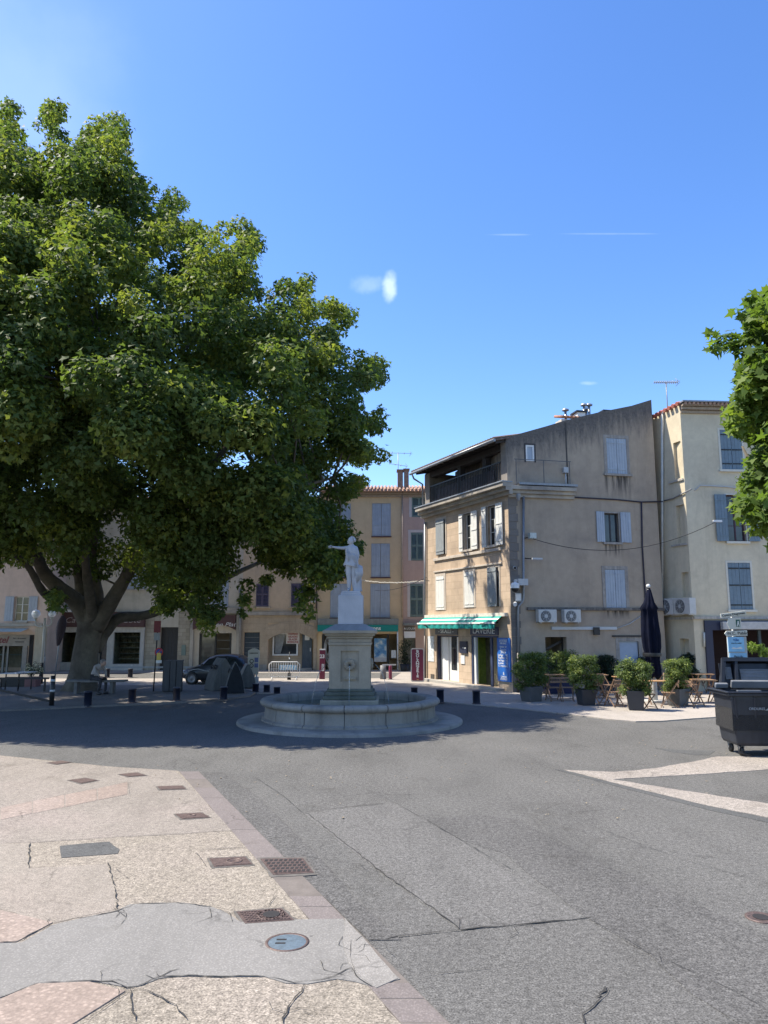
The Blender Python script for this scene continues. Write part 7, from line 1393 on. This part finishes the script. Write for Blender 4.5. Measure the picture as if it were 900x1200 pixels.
x, y, z = at(474.5, 789, YB - .9); r = empty('potted_bush', (x, y, .03), label='dark tall bush in a pot at the pink house door', cat='potted plant'); MB().lathe([(.22, 0), (.3, .4), (.27, .4), (.25, .34), (.001, .34)], n=18).build('pot', BLACKP, r); leaf_mesh('foliage', LAURELD, [(random.Random(i).uniform(-.25, .25), random.Random(i + 9).uniform(-.2, .2), .5 + .16 * (i % 8), .24) for i in range(18)], 70, .09, 27, r, shape='simple', kind='stuff'); MB().tube([(0, 0, .3), (0, 0, 1.5)], .02, 6).build('stem', BARK, r)
x, y = G(449, 796.5); r = empty('shop_bin', (x, y, .03), label='small grey litter bin in front of the teal shopfront', cat='litter bin'); MB().tube([(0, 0, 0), (0, 0, .65)], .15, 12).build('body', M('bin_grey', (.15, .15, .16), .6), r); MB().box(-.05, -.05, .64, .62, .05, .7).build('handle', GREYP, r)

# ================================================================== PARKED CAR
x, y = G(222, 803.5); car = empty('parked_car', (x + 1.1, y + .75, .034), R(-14), label='dark grey small hatchback parked behind the recycling containers', cat='car'); K = .86
CP = M('car_paint', (.045, .05, .058), .3, .06, 3, .5, 0, spec=.7); GLC = glass('car_glass', (.04, .05, .055), .05)
# stations along the length (front at -x): x, z sill, z belt, z top, half width, half width at roof
ST = [(-1.78, .38, .52, .56, .50, .46), (-1.72, .28, .60, .66, .66, .60), (-1.5, .24, .72, .78, .78, .70), (-1.05, .22, .84, .90, .81, .72), (-.78, .20, .90, .98, .82, .70), (-.3, .2, .93, 1.36, .82, .60), (.1, .2, .94, 1.47, .82, .60), (.7, .2, .95, 1.48, .82, .60), (1.2, .21, .96, 1.42, .81, .58), (1.55, .25, .97, 1.22, .79, .60), (1.7, .32, .94, 1.02, .74, .64), (1.76, .4, .8, .84, .66, .58)]
vs = []; m_ = 14
for sx, zb, zw, zt, hw, ht in ST:
    sec = [(hw * .86, zb), (hw * .98, zb + .12), (hw, (zb + zw) / 2), (hw * .97, zw), (ht + .02, zt - .06), (ht * .8, zt), (ht * .3, zt + .02)]
    for a, b in sec + [(-a, b) for a, b in reversed(sec)]: vs.append((sx * K, a * K, b * K))
fs = [(j * m_ + i, (j + 1) * m_ + i, (j + 1) * m_ + (i + 1) % m_, j * m_ + (i + 1) % m_) for j in range(len(ST) - 1) for i in range(m_)] + [tuple(range(m_)), tuple(reversed(range((len(ST) - 1) * m_, len(ST) * m_)))]
MB().add(vs, fs, True).build('body', CP, car)
def gp_(x, side, t):   # point on the glasshouse side, t 0 belt .. 1 roof
    for a, b in zip(ST, ST[1:]):
        if a[0] <= x <= b[0]:
            k = (x - a[0]) / (b[0] - a[0]); zw = a[2] + (b[2] - a[2]) * k; zt = a[3] + (b[3] - a[3]) * k - .06; hw = (a[4] + (b[4] - a[4]) * k) * .97; ht = a[5] + (b[5] - a[5]) * k + .02
            return (x * K, side * (hw + (ht - hw) * t + .012) * K, (zw + (zt - zw) * t) * K)
for side in (-1, 1):
    for xs_ in ((-.55, -.28, .18, .12), (.2, .26, .72, .7), (.8, .82, 1.22, 1.4)):
        q = MB(); lo_ = [gp_(xs_[0] + (xs_[3] - xs_[0]) * i / 4, side, .08) for i in range(5)]; hi_ = [gp_(xs_[1] + (xs_[2] - xs_[1]) * i / 4, side, .88) for i in range(5)]
        q.add(lo_ + hi_, [(i, i + 1, 6 + i, 5 + i) for i in range(4)]); q.build('side_window', GLC, car)
    q = MB(); P1 = [gp_(-1.3 + .28 * i, side, -.35) for i in range(10)]; q.tube([(a, b + side * .02, c_ - .1) for a, b, c_ in P1], .014, 5); q.build('side_strip', GREYP, car)
    MB().box(-.62 * K, side * .84 * K - .05, .93 * K, -.5 * K, side * .84 * K + .06, 1.03 * K).build('mirror', CP, car, bevel=.02); MB().sphere((-1.66 * K, side * .55 * K, .6 * K), .12, 10, 8, (.7, 1, .7)).build('headlight', M('headlight', (.6, .62, .65), .1), car); MB().box(1.66 * K, side * .66 * K - .05, .7 * K, 1.73 * K, side * .66 * K + .05, 1.0 * K).build('tail_light', M('tail_red', (.3, .01, .01), .3), car)
    for xx in (.22, .26): MB().box(xx * K if False else .2 * K, side * .835 * K - .004, .3 * K, .206 * K + .004, side * .835 * K + .004, .9 * K)
    for xx in (-1.12, 1.12):
        w_ = empty('wheel', (xx * K, side * .74 * K, .3 * K)); set_parent(w_, car); q = MB(); q.M = Matrix.Rotation(R(90), 4, 'X'); q.lathe([(.19, -.09), (.27, -.1), (.3, -.06), (.3, .06), (.27, .1), (.19, .09)], n=24); q.build('tyre', BLACKP, w_)
        q = MB(); q.M = Matrix.Rotation(R(90) * 1, 4, 'X'); q.lathe([(.2, .085), (.17, .06), (.05, .07), (.001, .09)], n=24); q.lathe([(.2, -.085), (.17, -.06), (.05, -.07), (.001, -.09)], n=24); q.build('rim', M('rim_grey', (.2, .2, .21), .4, .1, 6, .6), w_)
q = MB(); q.add([(-.74 * K, -.62 * K, .975 * K), (-.74 * K, .62 * K, .975 * K), (-.3 * K, .52 * K, 1.365 * K), (-.3 * K, -.52 * K, 1.365 * K)], [(0, 3, 2, 1)]); q.build('windscreen', GLC, car)
q = MB(); q.add([(1.62 * K, -.56 * K, 1.08 * K), (1.62 * K, .56 * K, 1.08 * K), (1.27 * K, .5 * K, 1.4 * K), (1.27 * K, -.5 * K, 1.4 * K)], [(0, 1, 2, 3)]); q.build('rear_window', GLC, car)
MB().box(-1.8 * K, -.25 * K, .3 * K, -1.775 * K, .25 * K, .42 * K).build('number_plate', WHITEP, car)
# faint bistro tables in the shade at the far left
for u, v, l in [(4, 813, 'small dark table at the very left edge, behind the sloping bar'), (20, 811, 'small dark table left of the black trough')]:
    x, y = G(u, v); r = empty('terrace_table', (x, y + .6, .03), label=l, cat='table', group='dark tables at the far left'); MB().box(-.33, -.3, .68, .33, .3, .71).build('tabletop', GREYP, r)
    for sx in (-.25, .25): MB().tube([(sx, 0, 0), (sx, 0, .68)], .025, 6).build('leg', BLACKP, r)
